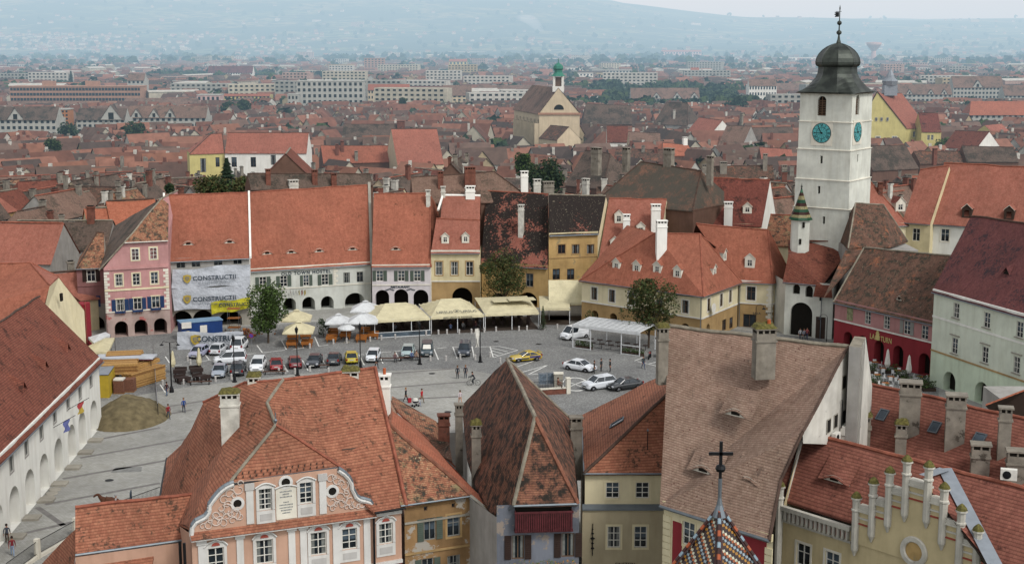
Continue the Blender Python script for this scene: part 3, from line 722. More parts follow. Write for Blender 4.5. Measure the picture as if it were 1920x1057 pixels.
for s_,x_ in(('LALA',1419),('KFE',1441)):
 u,z=on_plane(x_,589,a,b);text_on(h,s_,a,b,u,z,.5,M['ink'],name='shop_lettering')
Q4=rowhouse('rear_red_roofed_house','dark red roofed house with white gable edge behind the corner houses',(1296,418),(1428,420),12.5,(333,338),1.1,[(12.5,M['cream_l'])],'t_darkred',dorm=((1338,388,1.5,1.3),(1401,394,1.5,1.3)),side='white',chim=((1365,418,1.4,3.2,'clean',1.1),(1316,416,1.3,3.0,'clean',1.1),(1296,424,1.6,3.3,'clean',1.0)),drm='t_red',gut=False,rx=(1335,1444))
parapet(Q4['h'],Q4['A']-V((.3,0,0)),Q4['R1']-V((.3,0,0)),Q4['n'],'white',.5,.4)
Q5=rowhouse('old_tiled_wing','low mottled roof tucked between the corner house and the tower turret',(1432,455),(1486,458),10.5,(402,404),.9,[(10.5,M['cream_l'])],'t_mottled',gut=False)
h=thing('clock_tower','tall white square clock tower with dark onion dome and weather vane','tower')
Mc=AT(1589,400,205);Xm=Mc.x;Ym=205.0
va=V((-6.65,4.8,0));vb=V((4.6,6.4,0))
ctr=V((Xm,Ym,0))+va/2+vb/2
M['tower_w']=pl('white_tower_plaster','bcbdb2',.28)
def zrow(py):return zat((Xm,Ym),py)
tiers=[(0,zrow(393),1.10),(zrow(393),zrow(339.6),1.055),(zrow(339.6),zrow(282.7),1.03),(zrow(282.7),zrow(230),1.01),(zrow(230),zrow(176),1.0)]
def tcorner(k,sx,sy):return ctr+(va*sx+vb*sy)*.5*k
def tw_openings(face,k,lst):pass
wins={4:[(0,'belfry',1541,199),(1,'belfry',1608,197)],2:[(0,'slit',1540,299.5),(1,'slit',1608,297)],1:[(0,'slit',1535.5,356)],0:[(0,'slit',1544.5,413)]}
allmb=MB()
for i,(z0,z1,k)in enumerate(tiers):
 cs=[tcorner(k,1,-1),tcorner(k,-1,-1),tcorner(k,-1,1),tcorner(k,1,1)]
 for f in range(4):
  A,B=cs[f],cs[(f+1)%4];holes=[]
  for(ff,kind,px,py)in wins.get(i,[]):
   if ff!=f:continue
   u,z=on_plane(px,py,A,B)
   w,hh=(1.35,2.9)if kind=='belfry' else(.4,1.15)
   if ff==1 and kind=='belfry':w=1.35
   holes.append((u-w/2,u+w/2,z-hh/2,z+hh/2,'arch' if kind=='belfry' else 'rect',.5))
   if kind=='slit':
    m2=MB();Fm=frame_M(A,B,u,z);m2.box((-w/2,.42,-hh/2),(w/2,.48,hh/2),M['dark'],Fm);m2.obj('slit_window',h)
   else:
    m2=MB();Fm=frame_M(A,B,u,z)
    for q in range(9):m2.box((-w/2,.2,-hh/2+.1+q*.26),(w/2,.3,-hh/2+.2+q*.26),M['frame_brown'],Fm)
    m2.box((-.05,.15,-hh/2),(.05,.2,hh/2-.05),M['frame_brown'],Fm);m2.obj('belfry_shutter',h)
  wall(allmb,A,B,z0,z1,[(z1,M['tower_w'])],holes)
  strip(allmb,A,B,z1-.1,z1-.005,.12 if i<4 else .08,M['trim']if i else M['stone'],-.12,(B-A).length+.12)
 if i<4:
  k2=tiers[i+1][2];c2=[tcorner(k2,1,-1),tcorner(k2,-1,-1),tcorner(k2,-1,1),tcorner(k2,1,1)]
  for f in range(4):
   a,b=cs[f],cs[(f+1)%4];c_,d_=c2[(f+1)%4],c2[f]
   allmb.face([V((a.x,a.y,z1)),V((b.x,b.y,z1)),V((c_.x,c_.y,z1+.05)),V((d_.x,d_.y,z1+.05))],M['trim'])
allmb.obj('tower_wall',h)
M['clock']=plain('turquoise_clock_face','4f9a9c',.6);M['clockdark']=plain('clock_black','171a1c',.6)
def clock(A,B,px,py,r,out=.06):
 u,z=on_plane(px,py,A,B);F0=frame_M(A,B,u,z);
 pan=MB();pan.box((-r*1.16,-out,-r*1.3),(r*1.16,-.005,r*1.22),M['trim'],F0);panel=pan.obj('clock_panel',h)
 mb=MB();N=40
 def ring(r0,r1,y,mat):
  for k in range(N):
   t0,t1=2*math.pi*k/N,2*math.pi*(k+1)/N
   mb.face([F0@V((r0*math.cos(t0),y,r0*math.sin(t0))),F0@V((r1*math.cos(t0),y,r1*math.sin(t0))),F0@V((r1*math.cos(t1),y,r1*math.sin(t1))),F0@V((r0*math.cos(t1),y,r0*math.sin(t1)))][::-1],mat)
 ring(0.001,r,-out-.03,M['clock']);ring(r*.97,r*1.03,-out-.06,M['clockdark']);ring(r*.56,r*.6,-out-.05,M['clockdark']);ring(.001,r*.1,-out-.09,M['clockdark'])
 ring(r*.1,r*.2,-out-.05,M['clockdark'])if False else None
 face=mb.obj('clock_face',panel)
 nm=MB()
 for k in range(12):
  t=math.pi/2-2*math.pi*k/12;rot=Matrix.Rotation(-(t-math.pi/2),4,'Y');num=['XII','I','II','III','IIII','V','VI','VII','VIII','IX','X','XI'][k]
  n_=max(1,min(4,len(num)))
  for s in range(n_):
   x=(s-(n_-1)/2)*r*.09;sk=.05*r if('V' in num or 'X' in num)and s%2 else-.05*r if('V' in num or 'X' in num)else 0
   pts=[(x-r*.022-sk,r*.64),(x+r*.022-sk,r*.64),(x+r*.022+sk,r*.93),(x-r*.022+sk,r*.93)]
   nm.face([F0@rot@V((q[0],-out-.05,q[1]))for q in pts],M['clockdark'])
  nm.face([F0@rot@V(q)for q in((-r*.012,-out-.045,r*.2),(r*.012,-out-.045,r*.2),(r*.012,-out-.045,r*.56),(-r*.012,-out-.045,r*.56))],M['clockdark'])
 nm.obj('roman_numerals',panel)
 hm=MB()
 for ang,ln,wd in((-90,r*.82,.1),(-35,r*.6,.13)):
  rot=Matrix.Rotation(rad(ang),4,'Y')
  hm.face([F0@rot@V(q)for q in((-wd/2,-out-.12,-r*.15),(wd/2,-out-.12,-r*.15),(wd/3,-out-.12,ln),(0,-out-.12,ln+.12),(-wd/3,-out-.12,ln))],M['clockdark'])
 hm.obj('clock_hands',panel)
z0,z1,k=tiers[3]
cs=[tcorner(k,1,-1),tcorner(k,-1,-1),tcorner(k,-1,1)]
clock(cs[0],cs[1],1541,249.5,1.45);clock(cs[1],cs[2],1607.3,247.5,1.45)
M['dome']=None
t=NT('dark_patinated_sheet');ob=t.coord();n1=t.noise(ob,.6,5);t.b.inputs['Metallic'].default_value=.35
col=t.mix(t.ramp(n1,.4,.65),hexc('2c302d'),hexc('454a44'));zc=t.add('SeparateXYZ');t.link(ob,zc.inputs[0])
M['dome']=t.done(col,.5)
ze_=zrow(176);sc=Ym/CT/FPX*1.0
def pxz(py):return zat((ctr.x,ctr.y),py)
prof=[(74,174),(72.5,171.5),(66,168),(56,161.5),(46,153),(39,145),(36,138),(35,130),(35,125)]
mb=MB();ang0=math.atan2(va.y,va.x)
def ringpts(rpx,py,sq):
 out=[];rm=rpx*(ctr.y*CT+(H-35)*ST)/FPX;z=pxz(py)
 for k in range(16):
  t_=2*math.pi*k/16;c_,s_=math.cos(t_),math.sin(t_)
  rs=1/max(abs(c_),abs(s_));ro_=1/max(abs(c_),abs(s_),(abs(c_)+abs(s_))*.7071)
  rr=rm*.77*rs*sq+rm*ro_*.94*(1-sq)
  out.append(ctr+V((math.cos(t_+ang0)*rr,math.sin(t_+ang0)*rr,z)))
 return out+[out[0]]
rings=[]
for i,(r,y)in enumerate(prof):rings.append(ringpts(r,y,max(0,1-i/4.5)))
mb.grid(rings,M['dome']);mb.face(ringpts(72,174.2,1)[:-1][::-1],M['wood_dark']);mb.obj('flared_skirt_roof',h)
mb=MB();rings=[ringpts(r,y,0)for r,y in((34.5,126),(37.5,124),(39.5,121),(40,116.5),(38.5,109),(34.5,101),(28.5,94),(20.5,88),(12,84),(6,82),(3.8,80),(3,77))]
mb.grid(rings,M['dome']);dm=mb.obj('onion_dome',h)
mb=MB()
for k in range(8):
 a=[rr[(k*2+1)%16]for rr in rings[1:10]]
 for i in range(len(a)-1):mb.bar(a[i],a[i+1],.05,M['dome'],5)
mb.obj('dome_seams',dm)
mb=MB();pole=[(4.5,80),(2.6,74),(1.6,66),(4.4,64),(5.2,61.5),(4.4,59),(1.4,57),(1.1,48),(3.8,46),(4.6,43.5),(3.8,41),(1.0,39),(.8,20),(1.4,16),(.2,10)]
mb.lathe([(r*.079,pxz(y))for r,y in pole],M['dome'],(ctr.x,ctr.y),10);fn=mb.obj('finial',h)
mb=MB();z=pxz(27.5)
fl=[(-.1,.35),(-.8,.35),(-.6,.15),(-.85,-.0),(-.6,-.1),(-.75,-.4),(-.1,-.35)]
mb.face([ctr+V((x,0,z+y))for x,y in fl],M['iron']);mb.face([ctr+V((x,.05,z+y))for x,y in fl[::-1]],M['iron']);mb.bar(ctr+V((-.6,0,pxz(22))),ctr+V((.25,0,pxz(22))),.04,M['iron']);mb.obj('weather_vane',fn)
tt=NT('green_yellow_turret_tiles');uvz=tt.coord();sp=tt.add('SeparateXYZ');tt.link(uvz,sp.inputs[0])
w_=tt.add('TexWave',Scale=1.1,Distortion=0.4);w_.bands_direction='Z';tt.link(uvz,w_.inputs['Vector'])
ch=tt.add('TexVoronoi',Scale=3.2);tt.link(uvz,ch.inputs['Vector'])
c_=tt.mix(tt.ramp(w_.outputs['Fac'],.35,.4),hexc('1f4a34'),tt.mix(tt.ramp(ch.outputs['Distance'],.3,.34),hexc('a8a06a'),hexc('4c2a26')))
M['turret_tile']=tt.done(c_,.4)
tc=AT(1500,440,205.2);tc.z=0;zt=zat(tc,409)
ob_=thing('stair_turret','slim white octagonal stair turret with green and yellow tiled cone beside the tower','turret');mb=MB()
r_=18.0*205/FPX
mb.lathe([(r_*.98,3),(r_,zat(tc,470)),(r_*.97,zt)],M['tower_w'],(tc.x,tc.y),8,.39);mb.obj('turret_wall',ob_)
mb=MB();cp=[(r_*1.28,411),(r_*1.12,406.5),(r_*.98,401.5),(r_*.86,396.5),(r_*.74,391.5),(r_*.62,386),(r_*.5,380),(r_*.4,374),(r_*.28,367),(r_*.18,361),(.1,354)]
for i in range(len(cp)-1):mb.lathe([(cp[i][0],zat(tc,cp[i][1])),(cp[i+1][0],zat(tc,cp[i+1][1]))],[plain('glazed_green_tile','2f5a42',.4),plain('glazed_cream_tile','a39a72',.4,0,.5,9),plain('glazed_brown_tile','4a2c26',.4)][(i*1)%3],(tc.x,tc.y),8,.39);mb.lathe([(r_*.9,zt-.25),(r_*1.22,zt-.2)],M['trim'],(tc.x,tc.y),8,.39);cn=mb.obj('turret_cone',ob_)
mb=MB();mb.lathe([(.14,zat(tc,355.5)),(.07,zat(tc,351)),(.2,zat(tc,350)),(.05,zat(tc,348)),(.02,zat(tc,343))],M['iron'],(tc.x,tc.y),8);mb.obj('finial',cn)
for x,y in((1507,422),(1500.5,453)):
 q=AT(x,y,tc.y-r_*1.0);m2=MB();m2.box((-.16,-.02,-.4),(.16,.4,.4),M['dark'],Matrix.Translation(q));m2.obj('slit_window',ob_)
ze=zat(P(1517,640,0),527)
h=thing('gate_house','white gate building with tall archway and two small arched windows under the tower','gate house')
A,B=P(1473,524.5,8.2),P(1543,531,8.2)
facade(h,A,B,0,8.2,[(8.2,M['tower_w'])],[],[(1503,567,3.4,.02,.5),(1493.6,533,1.1,zat(A,549),.5),(1517.4,536,1.15,zat(A,553),.5)],[(7.9,8.2,.15,'trim')],name='front_wall')
d_,n_=quadn(A,B);L=(B-A).length;u0,_z=on_plane(1503,600,A,B)
mb=MB();mb.box((0.3,1.6,0),(L,2.0,8),M['tower_w'],frame_M(A,B,0,0))
Fm=frame_M(A,B,u0,0)
for sg in(-1,1):mb.face([Fm@V((sg*2.0,.5,0)),Fm@V((sg*2.0,12,0)),Fm@V((sg*2.0,12,5.2)),Fm@V((sg*2.0,.5,5.2))],M['grey_pl'])
mb.obj('passage',h)
mb=MB();pw=(8.2-.35);T1=[A+n_*.35+V((-.3,0,-.3)),B+n_*.35+V((0,0,-.3)),P(1590,488,9.2),P(1598,460,12.5),AT(1588,452,205),AT(1478,450,209),AT(1478,478,203)]
slope(mb,T1,M['t_rust']);ro=mb.obj('roof',h);ridge(ro,[T1[2],T1[3]],M['cap_grey'])
gutter(h,T1[:2],drop=[T1[1]])
mb=MB();C=P(1563,545,7.2);mb.face([V((B.x,B.y,0)),V((C.x,C.y,0)),V((C.x,C.y,8.2)),V((B.x,B.y,8.2))],M['tower_w'])
mb.face([V((C.x,C.y,0)),V((C.x+3,C.y+9,0)),V((C.x+3,C.y+9,9)),V((C.x,C.y,8.2))],M['grey_pl']);mb.face([V((A.x,A.y,0)),V((A.x,A.y,8)),V((A.x-1,A.y+10,8)),V((A.x-1,A.y+10,0))],M['tower_w']);mb.obj('side_wall',h)
mb=MB();q=[P(1526,553,6.5),P(1562,556,6.5),P(1560,534,8.1),P(1531,533,8.1)];slope(mb,[p+n_*.3 for p in q],M['t_rust']);mb.obj('lean_to_roof',h)
m2=MB();u,z=on_plane(1539,560,A,B);m2.box((u-.2,-.03,z-.3),(u+.2,0,z+.3),M['dark'],frame_M(A,B,0,0));m2.box((on_plane(1538,620,A,B)[0]-.7,-.05,0),(on_plane(1538,620,A,B)[0]+.7,0,3.2),M['wood_dark'],frame_M(A,B,0,0));m2.obj('side_door',h)
h=thing('moss_roofed_house','house with tall crooked roof thick with moss right of the tower','house')
m=M['t_mossy'];mb=MB()
a0,a1=AT(1604,381,203),AT(1656,384,203);b0=AT(1590,466,197);b1=AT(1668,462,197);b2=AT(1702,452,204);
slope(mb,[b0,b1,a1,a0],m,.12);slope(mb,[b1,b2,a1],m,.12);slope(mb,[b0,a0,a0+V((-1,7,-6))],m)
slope(mb,[AT(1585,470,197),AT(1668,462,197.2),P(1622,470,13.4),AT(1545,556,191.0)],m,.1);ro=mb.obj('roof',h);ridge(ro,[b0,a0,a1,b2],M['cap_grey'])
mb=MB();mb.box((b0.x+.6,b0.y+.5,0),(b2.x-.3,b2.y+4,b0.z-.3),M['grey_pl']);mb.obj('wall',h)
ze=7.4
wkk=dict(style='six',fm='frame_white')
LT=rowhouse('crimson_restaurant_house','two tone pink and crimson restaurant house with five arches under a mossy roof',(1566,561),(1752,602.5),ze,(466,487),1.1,[(4.55,M['red_pl']),(ze,M['dustpink'])],'t_mossy',[(1627,595.5,1.15,1.75,wkk),(1662.5,604.5,1.15,1.75,wkk),(1700.6,614,1.15,1.8,dict(style='six',fm='frame_white',shut='frame_grey')),(1734,623,1.15,1.8,wkk)],[(1590.6,622,1.7,.02,1.2),(1618,629,1.7,.02,1.2),(1649,638,1.75,.02,1.2),(1685,648,1.8,.02,1.2),(1734,662,1.9,.02,1.2)],[(4.5,4.7,.12,'frame_white'),(7.1,7.4,.12,'dustpink')],capm='cap_grey',side='grey_pl',eye=((1686,563),),eyew=1.6,hipL=1.0,rx=(1620,1786))
M['goldl']=plain('pale_gold_lettering','b3a56a',.5)
A,B=LT['A'],LT['B']
for s_,x_,y_ in(('LA',1636,630),('TURN',1662,637)):
 u,z=on_plane(x_,y_,A,B);text_on(LT['h'],s_,A,B,u,z-.35,1.0,M['goldl'],bold=.01,xs=.75 if s_=='TURN' else .8,name='restaurant_lettering')
u,z=on_plane(1646,632.5,A,B);mb=MB();Fm=frame_M(A,B,u,z)
for x0,x1,a,b in((-.4,.4,-.35,.25),(-.28,.28,.25,.5),(-.36,.36,.5,.58),(-.22,.22,.58,.85),(-.1,.1,.85,1.1)):mb.box((x0,-.1,a),(x1,-.05,b),M['goldl'],Fm)
mb.obj('tower_emblem',LT['h'])
u,z=on_plane(1594,587,A,B);mb=MB();mb.box((u-.55,-.06,z-1),(u+.55,0,z+1),plain('faded_fresco','7a7a5c',.9,0,.5,3),frame_M(A,B,0,0));mb.obj('wall_painting',LT['h'])
wm=dict(style='six',fm='frame_white',sill='stone');wm2=dict(style='six',fm='frame_white',sill='stone',hood='stone')
RW=rowhouse('mint_white_house','large pale mint house with maroon roof and arched ground floor at the right edge',(1752,541),(2010,612),12.3,(411,452),1.1,[(4.4,M['mint2']),(12.3,M['mint'])],'t_maroon',[(x,y,1.15,1.85,wm)for x,y in((1793,582),(1850.5,600),(1912,617.6))]+[(x,y,1.15,1.95,wm2)for x,y in((1790,648),(1847,665),(1906,684))],[(1781,697,2.4,.02,1.0),(1842,716,2.6,.02,1.0),(1905,736,2.6,.02,1.0)],[(8.7,8.95,.1,'white'),(4.4,4.6,.1,'ochre'),(11.9,12.3,.25,'white')],capm='cap_dark',side='mint',dorm=(),rx=(1820,2060))
q=RW['rf'].hit(1887,514);m2=MB();Mx=RW['rf'].M(q);m2.face([Mx@V(p)for p in((-.6,0,0),(.6,0,0),(0,.1,.7))],M['dark']);m2.face([Mx@V(p)for p in((-.75,-.15,-.05),(0,-.1,.85),(0,1.2,1.3))],M['t_maroon']);m2.face([Mx@V(p)for p in((.75,-.15,-.05),(0,1.2,1.3),(0,-.1,.85))],M['t_maroon']);m2.obj('attic_vent',RW['roof'])
R1=rowhouse('long_red_roofed_hall','long white hall with bright red roof and two dark dormers at the right edge',(1745,415),(1990,432),14.5,(306,318),1.15,[(14.5,M['white'])],'t_pink',[(1772,441,1.3,2.0,dict(style='cross',surround='trim'))],dorm=(),side='white',rx=(1770,1990))
for x,y in((1814,402),(1893,405)):
 q=dormer(R1['roof'],R1['rf'],x,y,1.5,1.6,'t_pink','wood_dark',False)
R2=rowhouse('middle_red_roofed_hall','red roofed yellow wing between the tower roofs',(1693,412),(1745,416),14.6,(318,312),1.1,[(14.6,M['cream'])],'t_pink',[(1718,440,1.2,2.0,dict(style='cross'))],side='cream',gut=True)
R3=rowhouse('red_roofed_wing','red roofed wing directly right of the clock tower',(1622,422),(1702,417),14.2,(318,312),1.2,[(14.2,M['cream_l'])],'t_pink',hipR=5.0,dorm=((1685,390,1.9,1.5),),drm='t_darkred',side='cream_l')
q=R3['rf'].hit(1650,362);chimney(0,0,0,.7,.7,1.4,'brick','',0,base=q,parent=R3['roof'])
h=thing('market_hall','long white hall with a row of deep arches and rust brown roof','hall')
A,B=P(-70,1108,0),P(191,797,0)
ze=7.9;dd,nn=quadn(A,B)
ar=[(-28,771+6),(8-0,730/1+219)]
archpix=[(174.5,751),(152.5,772),(133,796),(108,822),(81,851),(54,880),(25,912),(-6,946),(-38,982)]
winpix=[(170,709),(149.6,732),(127,750),(102,775),(77,806),(49,836),(21,866),(-9,896)]
facade(h,A,B,0,ze,[(ze,M['white'])],[(x,y,1.0,1.75,dict(style='two',fm='frame_grey',surround='grey_pl',inner=.1))for x,y in winpix],[(x,y,3.1,.02,1.3)for x,y in archpix],[(ze-.25,ze,.2,'white')],name='arcade_wall')
mb=MB();L=(B-A).length;Fm=frame_M(A,B,0,0);mb.box((0,1.35,0),(L,1.6,ze-.4),M['stone'],Fm)  # arcade back wall in darker stone: recess shade put into its colour
W=12.6;bl,br=A-nn*W,B-nn*W
mb.face([V((B.x,B.y,0)),V((br.x,br.y,0)),V((br.x,br.y,ze)),(B+br)/2+V((0,0,14.3)),V((B.x,B.y,ze))],M['white'])
mb.face([V((br.x,br.y,0)),V((bl.x,bl.y,0)),V((bl.x,bl.y,ze)),V((br.x,br.y,ze))],M['white'])
mb.face([V((bl.x,bl.y,0)),V((A.x,A.y,0)),V((A.x,A.y,ze)),(A+bl)/2+V((0,0,14.3)),V((bl.x,bl.y,ze))],M['white']);mb.obj('wall',h)
p_=6.9/(W/2);e=nn*.45+V((0,0,-.45*p_));q0,q1=(A+bl)/2+V((0,0,ze+6.9))-dd*3,(B+br)/2+V((0,0,ze+6.9))+dd*.3
up=V((0,0,ze));mb=MB();slope(mb,[A+up+e-dd*3,B+up+e+dd*.35,q1,q0],M['t_rust']);slope(mb,[q0,q1,br+up-nn*.4,bl+up-nn*.4],M['t_rust']);ro=mb.obj('roof',h)
ridge(ro,[q0,q1],M['cap_dark']);gutter(h,[A+up+e*1.15,B+up+e*1.15+dd*.35])
RFm=Roof(A,B,ze,p_)
for x,y in((124,654),(82,687),(41,727)):
 q=RFm.hit(x,y);m2=MB();Mx=RFm.M(q);m2.face([Mx@V(p)for p in((-.55,0,0),(.55,0,0),(0,.2,.5))],M['dark']);m2.face([Mx@V(p)for p in((-.75,-.35,-.3),(0,-.25,.62),(0,1.5,1.62),(-.9,.5,.5))],M['t_rust']);m2.face([Mx@V(p)for p in((.75,-.35,-.3),(.9,.5,.5),(0,1.5,1.62),(0,-.25,.62))],M['t_rust']);m2.obj('attic_vent',ro)
for(x,y),cols,lb,nm in(((127.5,771),('8c3436','a08a3c'),'small red and yellow flag hanging from the white hall','flag'),((100,805),('565c8a','565c8a'),'violet blue flag hanging from the white hall','flag')):
 u,z=on_plane(x,y,A,B);F0=frame_M(A,B,u,z);o=thing('wall_flag',lb,'flag','flags hung from the market hall');mb=MB();mb.bar(F0@V((0,0,.2)),F0@V((1.2,-1.9,1.1)),.03,M['iron']);mb.obj('flag_pole',o)
 mb=MB();rows=[]
 for j in range(7):
  rows.append([F0@V((.5+.4*i/4*(1-j/14),-.9-.45*i/4+.1*math.sin(j*1.3+i),.62+.25*i/4-j*.19))for i in range(5)])
 mb.grid(rows[:4][::-1],plain('flag_'+cols[0],cols[0],.8));mb.grid(rows[3:][::-1],plain('flag_'+cols[1],cols[1],.8));mb.obj('flag_cloth',o,smooth=True)
mb=MB()
for(x,y)in archpix[:8]:
 u,z=on_plane(x,y,A,B);mb.box((u+1.7,-1.5,0),(u+3.0,-.05,.22),M['stone'],frame_M(A,B,0,0))
st=mb.obj('stone_steps',h)
h=thing('cream_gabled_house','cream gabled house with red roof behind the white market hall','house')
r0,r1=P(-140,496,14),P(57,493,14);h1,h2=P(93,535,12.3),P(110,519,12.3);eb=P(139,600,6.4);ef=P(100,640,6.4)
h1b=h1
fl=V((r0.x,h1.y-7,6.6))
mb=MB();e1=h1+(h1-r1)*.9;e1.z=8
slope(mb,[r0,r1,h1,V((h1.x-.2,h1.y-5.5,7.0)),V((r0.x,h1.y-5.5,7.0))],M['t_darkred']if 0 else M['t_red']);slope(mb,[r1,h2,h1],M['t_pink']);slope(mb,[r0,V((r0.x,r0.y+7,7)),V((eb.x,h2.y+5,7)),h2,r1],M['t_red'])  # half-hip in paler tiles: its brighter light is put into the colour
ro=mb.obj('roof',h);ridge(ro,[r0,r1,h1],M['cap_red']);ridge(ro,[r1,h2],M['cap_red'])
mb=MB();g0=V((h1.x,h1.y-5.5,0));g1=V((eb.x,h2.y+5,0))
mb.face([g0,g1,g1+V((0,0,6.9)),h2-V((0,0,.1)),h1-V((0,0,.1)),g0+V((0,0,6.9))],M['cream_l']);mb.face([V((r0.x,g0.y,0)),g0,g0+V((0,0,7)),V((r0.x,g0.y,7))],M['cream_l']);mb.obj('wall',h)
m2=MB();q=AT(124,557,(h1.y+h2.y)/2+.5);m2.box((-.05,-.3,-.5),(.2,.3,.5),M['dark'],Matrix.Translation(V((h1.x+.1,q.y,q.z))));m2.obj('window',h)
h=thing('baroque_house','orange baroque house with ornate white curved gable and large red roof','house')
M['peach']=pl('peach_orange_plaster','aa8670',.18);M['peach_w']=pl('white_stucco','b9b7b2',.22)
M['stucco_grey']=pl('grey_stucco_relief','a3a09c',.25)
zc=8.8
A,B=P(358.6,1001,zc),P(700,956,zc);dd,nn=quadn(A,B);C=P(752,948,zc);L=(B-A).length
bw=dict(style='six',fm='frame_white',inner=.1)
wins=[(405,1047,1.15,1.7),(496,1033,1.25,1.8),(597,1018,1.2,1.75),(655,1009,1.15,1.6)]
facade(h,A,B,0,zc,[(4.6,M['peach_w']),(zc,M['peach'])],[(x,y,w,hh,bw)for x,y,w,hh in wins],[],[(zc-.5,zc-.22,.22,'peach_w'),(4.45,4.7,.2,'peach_w')],name='front_wall')
B2=B+dd*.02
facade(h,B2,C,0,zc-.2,[(4.6,M['red_pl']),(zc,M['peach'])],[(723,999,1.1,1.6,bw)],[],[(zc-.5,zc-.25,.18,'peach_w'),(4.45,4.7,.2,'peach_w')],name='bay_wall')
Fm=frame_M(A,B,0,0)
def uz(px,py):return on_plane(px,py,A,B)
out=[uz(*p)for p in((359,1000),(360,984),(366,975),(376,970),(384,966),(390,958),(392.5,951),(392,944),(397,936),(404,927),(412,918),(421,911),(430,906),(438,903),(634,877),(645,884),(654,893),(659,903),(660,912),(664,920),(668,928),(675,933),(685,935),(694,938),(698,945),(699,955))]
mb=MB();zb=zc-.2
tops=out
gh=[]
for(x,y,w,hh)in((497.5,935.5,.95,1.6),(574,923.5,.95,1.6)):
 u,z=uz(x,y);gh.append((u,z,w,hh))
rnds=[(uz(445,943),.3),(uz(535.5,903.5),.32),(uz(623,920),.3)]
us=sorted(set([p[0]for p in tops]+[g[0]+s*g[2]/2 for g in gh for s in(-1,1)]))
def topz(u):
 for i in range(len(tops)-1):
  if tops[i][0]<=u<=tops[i+1][0]and tops[i+1][0]>tops[i][0]:
   t=(u-tops[i][0])/(tops[i+1][0]-tops[i][0]);return tops[i][1]*(1-t)+tops[i+1][1]*t
 return tops[-1][1]if u>5 else tops[0][1]
for i in range(len(us)-1):
 a,b=us[i],us[i+1]
 if b-a<.001:continue
 za,zb_=topz(a+.0005),topz(b-.0005);uc=(a+b)/2;g=[q for q in gh if abs(uc-q[0])<q[2]/2]
 for y,rev in((0,0),(.45,1)):
  fs=[[(a,zb),(b,zb),(b,zb_),(a,za)]]
  if g:z0,z1=g[0][1]-g[0][3]/2,g[0][1]+g[0][3]/2;fs=[[(a,zb),(b,zb),(b,z0),(a,z0)],[(a,z1),(b,z1),(b,zb_),(a,za)]]
  for f in fs:
   q=[Fm@V((u,y,z))for u,z in f];mb.face(q[::-1]if rev else q,M['peach'])
 mb.face([Fm@V((a,-.0,za)),Fm@V((b,-.0,zb_)),Fm@V((b,.45,zb_)),Fm@V((a,.45,za))],M['zinc'])
for g in gh:
 u,z,w,hh=g
 for q in(((u-w/2,z-hh/2),(u-w/2,z+hh/2)),((u+w/2,z+hh/2),(u+w/2,z-hh/2)),((u-w/2,z+hh/2),(u+w/2,z+hh/2)),((u+w/2,z-hh/2),(u-w/2,z-hh/2))):
  mb.face([Fm@V((q[0][0],0,q[0][1])),Fm@V((q[1][0],0,q[1][1])),Fm@V((q[1][0],.45,q[1][1])),Fm@V((q[0][0],.45,q[0][1]))],M['stucco_grey'])
gb=mb.obj('gable',h)
for g in gh:put_window(gb,A,B,g[0],g[1]-g[3]/2,g[2],g[3],'eight','frame_white',.2)
mb=MB()
for i in range(len(out)-1):
 a,b=out[i],out[i+1]
 if i==13:mb.obj('gable_coping',gb);mb=MB();continue
 mb.bar(Fm@V((a[0],-.05,a[1]-.16)),Fm@V((b[0],-.05,b[1]-.16)),.17,M['peach_w'],6);mb.bar(Fm@V((a[0],-.02,a[1]+.02)),Fm@V((b[0],-.02,b[1]+.02)),.16,M['zinc'],6)
mb.obj('gable_coping',gb)
for(c,r)in rnds:
 mb=MB();F2=frame_M(A,B,c[0],c[1])@Matrix.Rotation(rad(90),4,'X')
 m2=MB();m2.lathe([(r,-.0),(r,.07),(r+.2,.07),(r+.2,0)],M['peach_w'],n=20);o=m2.obj('round_window',gb);o.matrix_local=F2
 m3=MB();m3.lathe([(0,.02),(r,.02)],M['dark'],n=20);m3.obj('pane',o)
def strip_u(u0,u1,z0,z1,o_,mat,nm='pilaster',par=None):
 m2=MB();m2.box((u0,-o_,z0),(u1,0,z1),M[mat],Fm);return m2.obj(nm,par or gb)
for x,yt,yb in((467,905,981),(604,887,962)):
 u,z1=uz(x,yt);_,z0=uz(x,yb);strip_u(u-.26,u+.26,z0,z1-.5,.1,'peach_w');strip_u(u-.34,u+.34,z1-.5,z1,.16,'stucco_grey','capital')
for x,yt,yb in((377,1010,1100),(449,998,1090),(546,984,1075),(568,981,1072),(629,970,1062),(687,961,1050)):
 u,z1=uz(x,yt);m_='peach_w';strip_u(u-.25,u+.25,4.7,z1-.4,.1,m_,par=h);strip_u(u-.36,u+.36,z1-.4,z1+.1,.18,m_,'capital',h)
m2=MB();m2.face([Fm@V(p)for p in((-.1,-.55,zc-.32),(L+.1,-.55,zc-.32),(L+.1,0,zc+.12),(-.1,0,zc+.12))],M['t_near']);m2.face([Fm@V(p)for p in((-.1,-.55,zc-.42),(-.1,-.55,zc-.32),(-.1,0,zc+.12),(-.1,0,zc-.42))],M['peach_w']);m2.box((-.1,-.5,zc-.42),(L+.1,0,zc-.34),M['peach_w'],Fm);m2.obj('tiled_cornice',h)
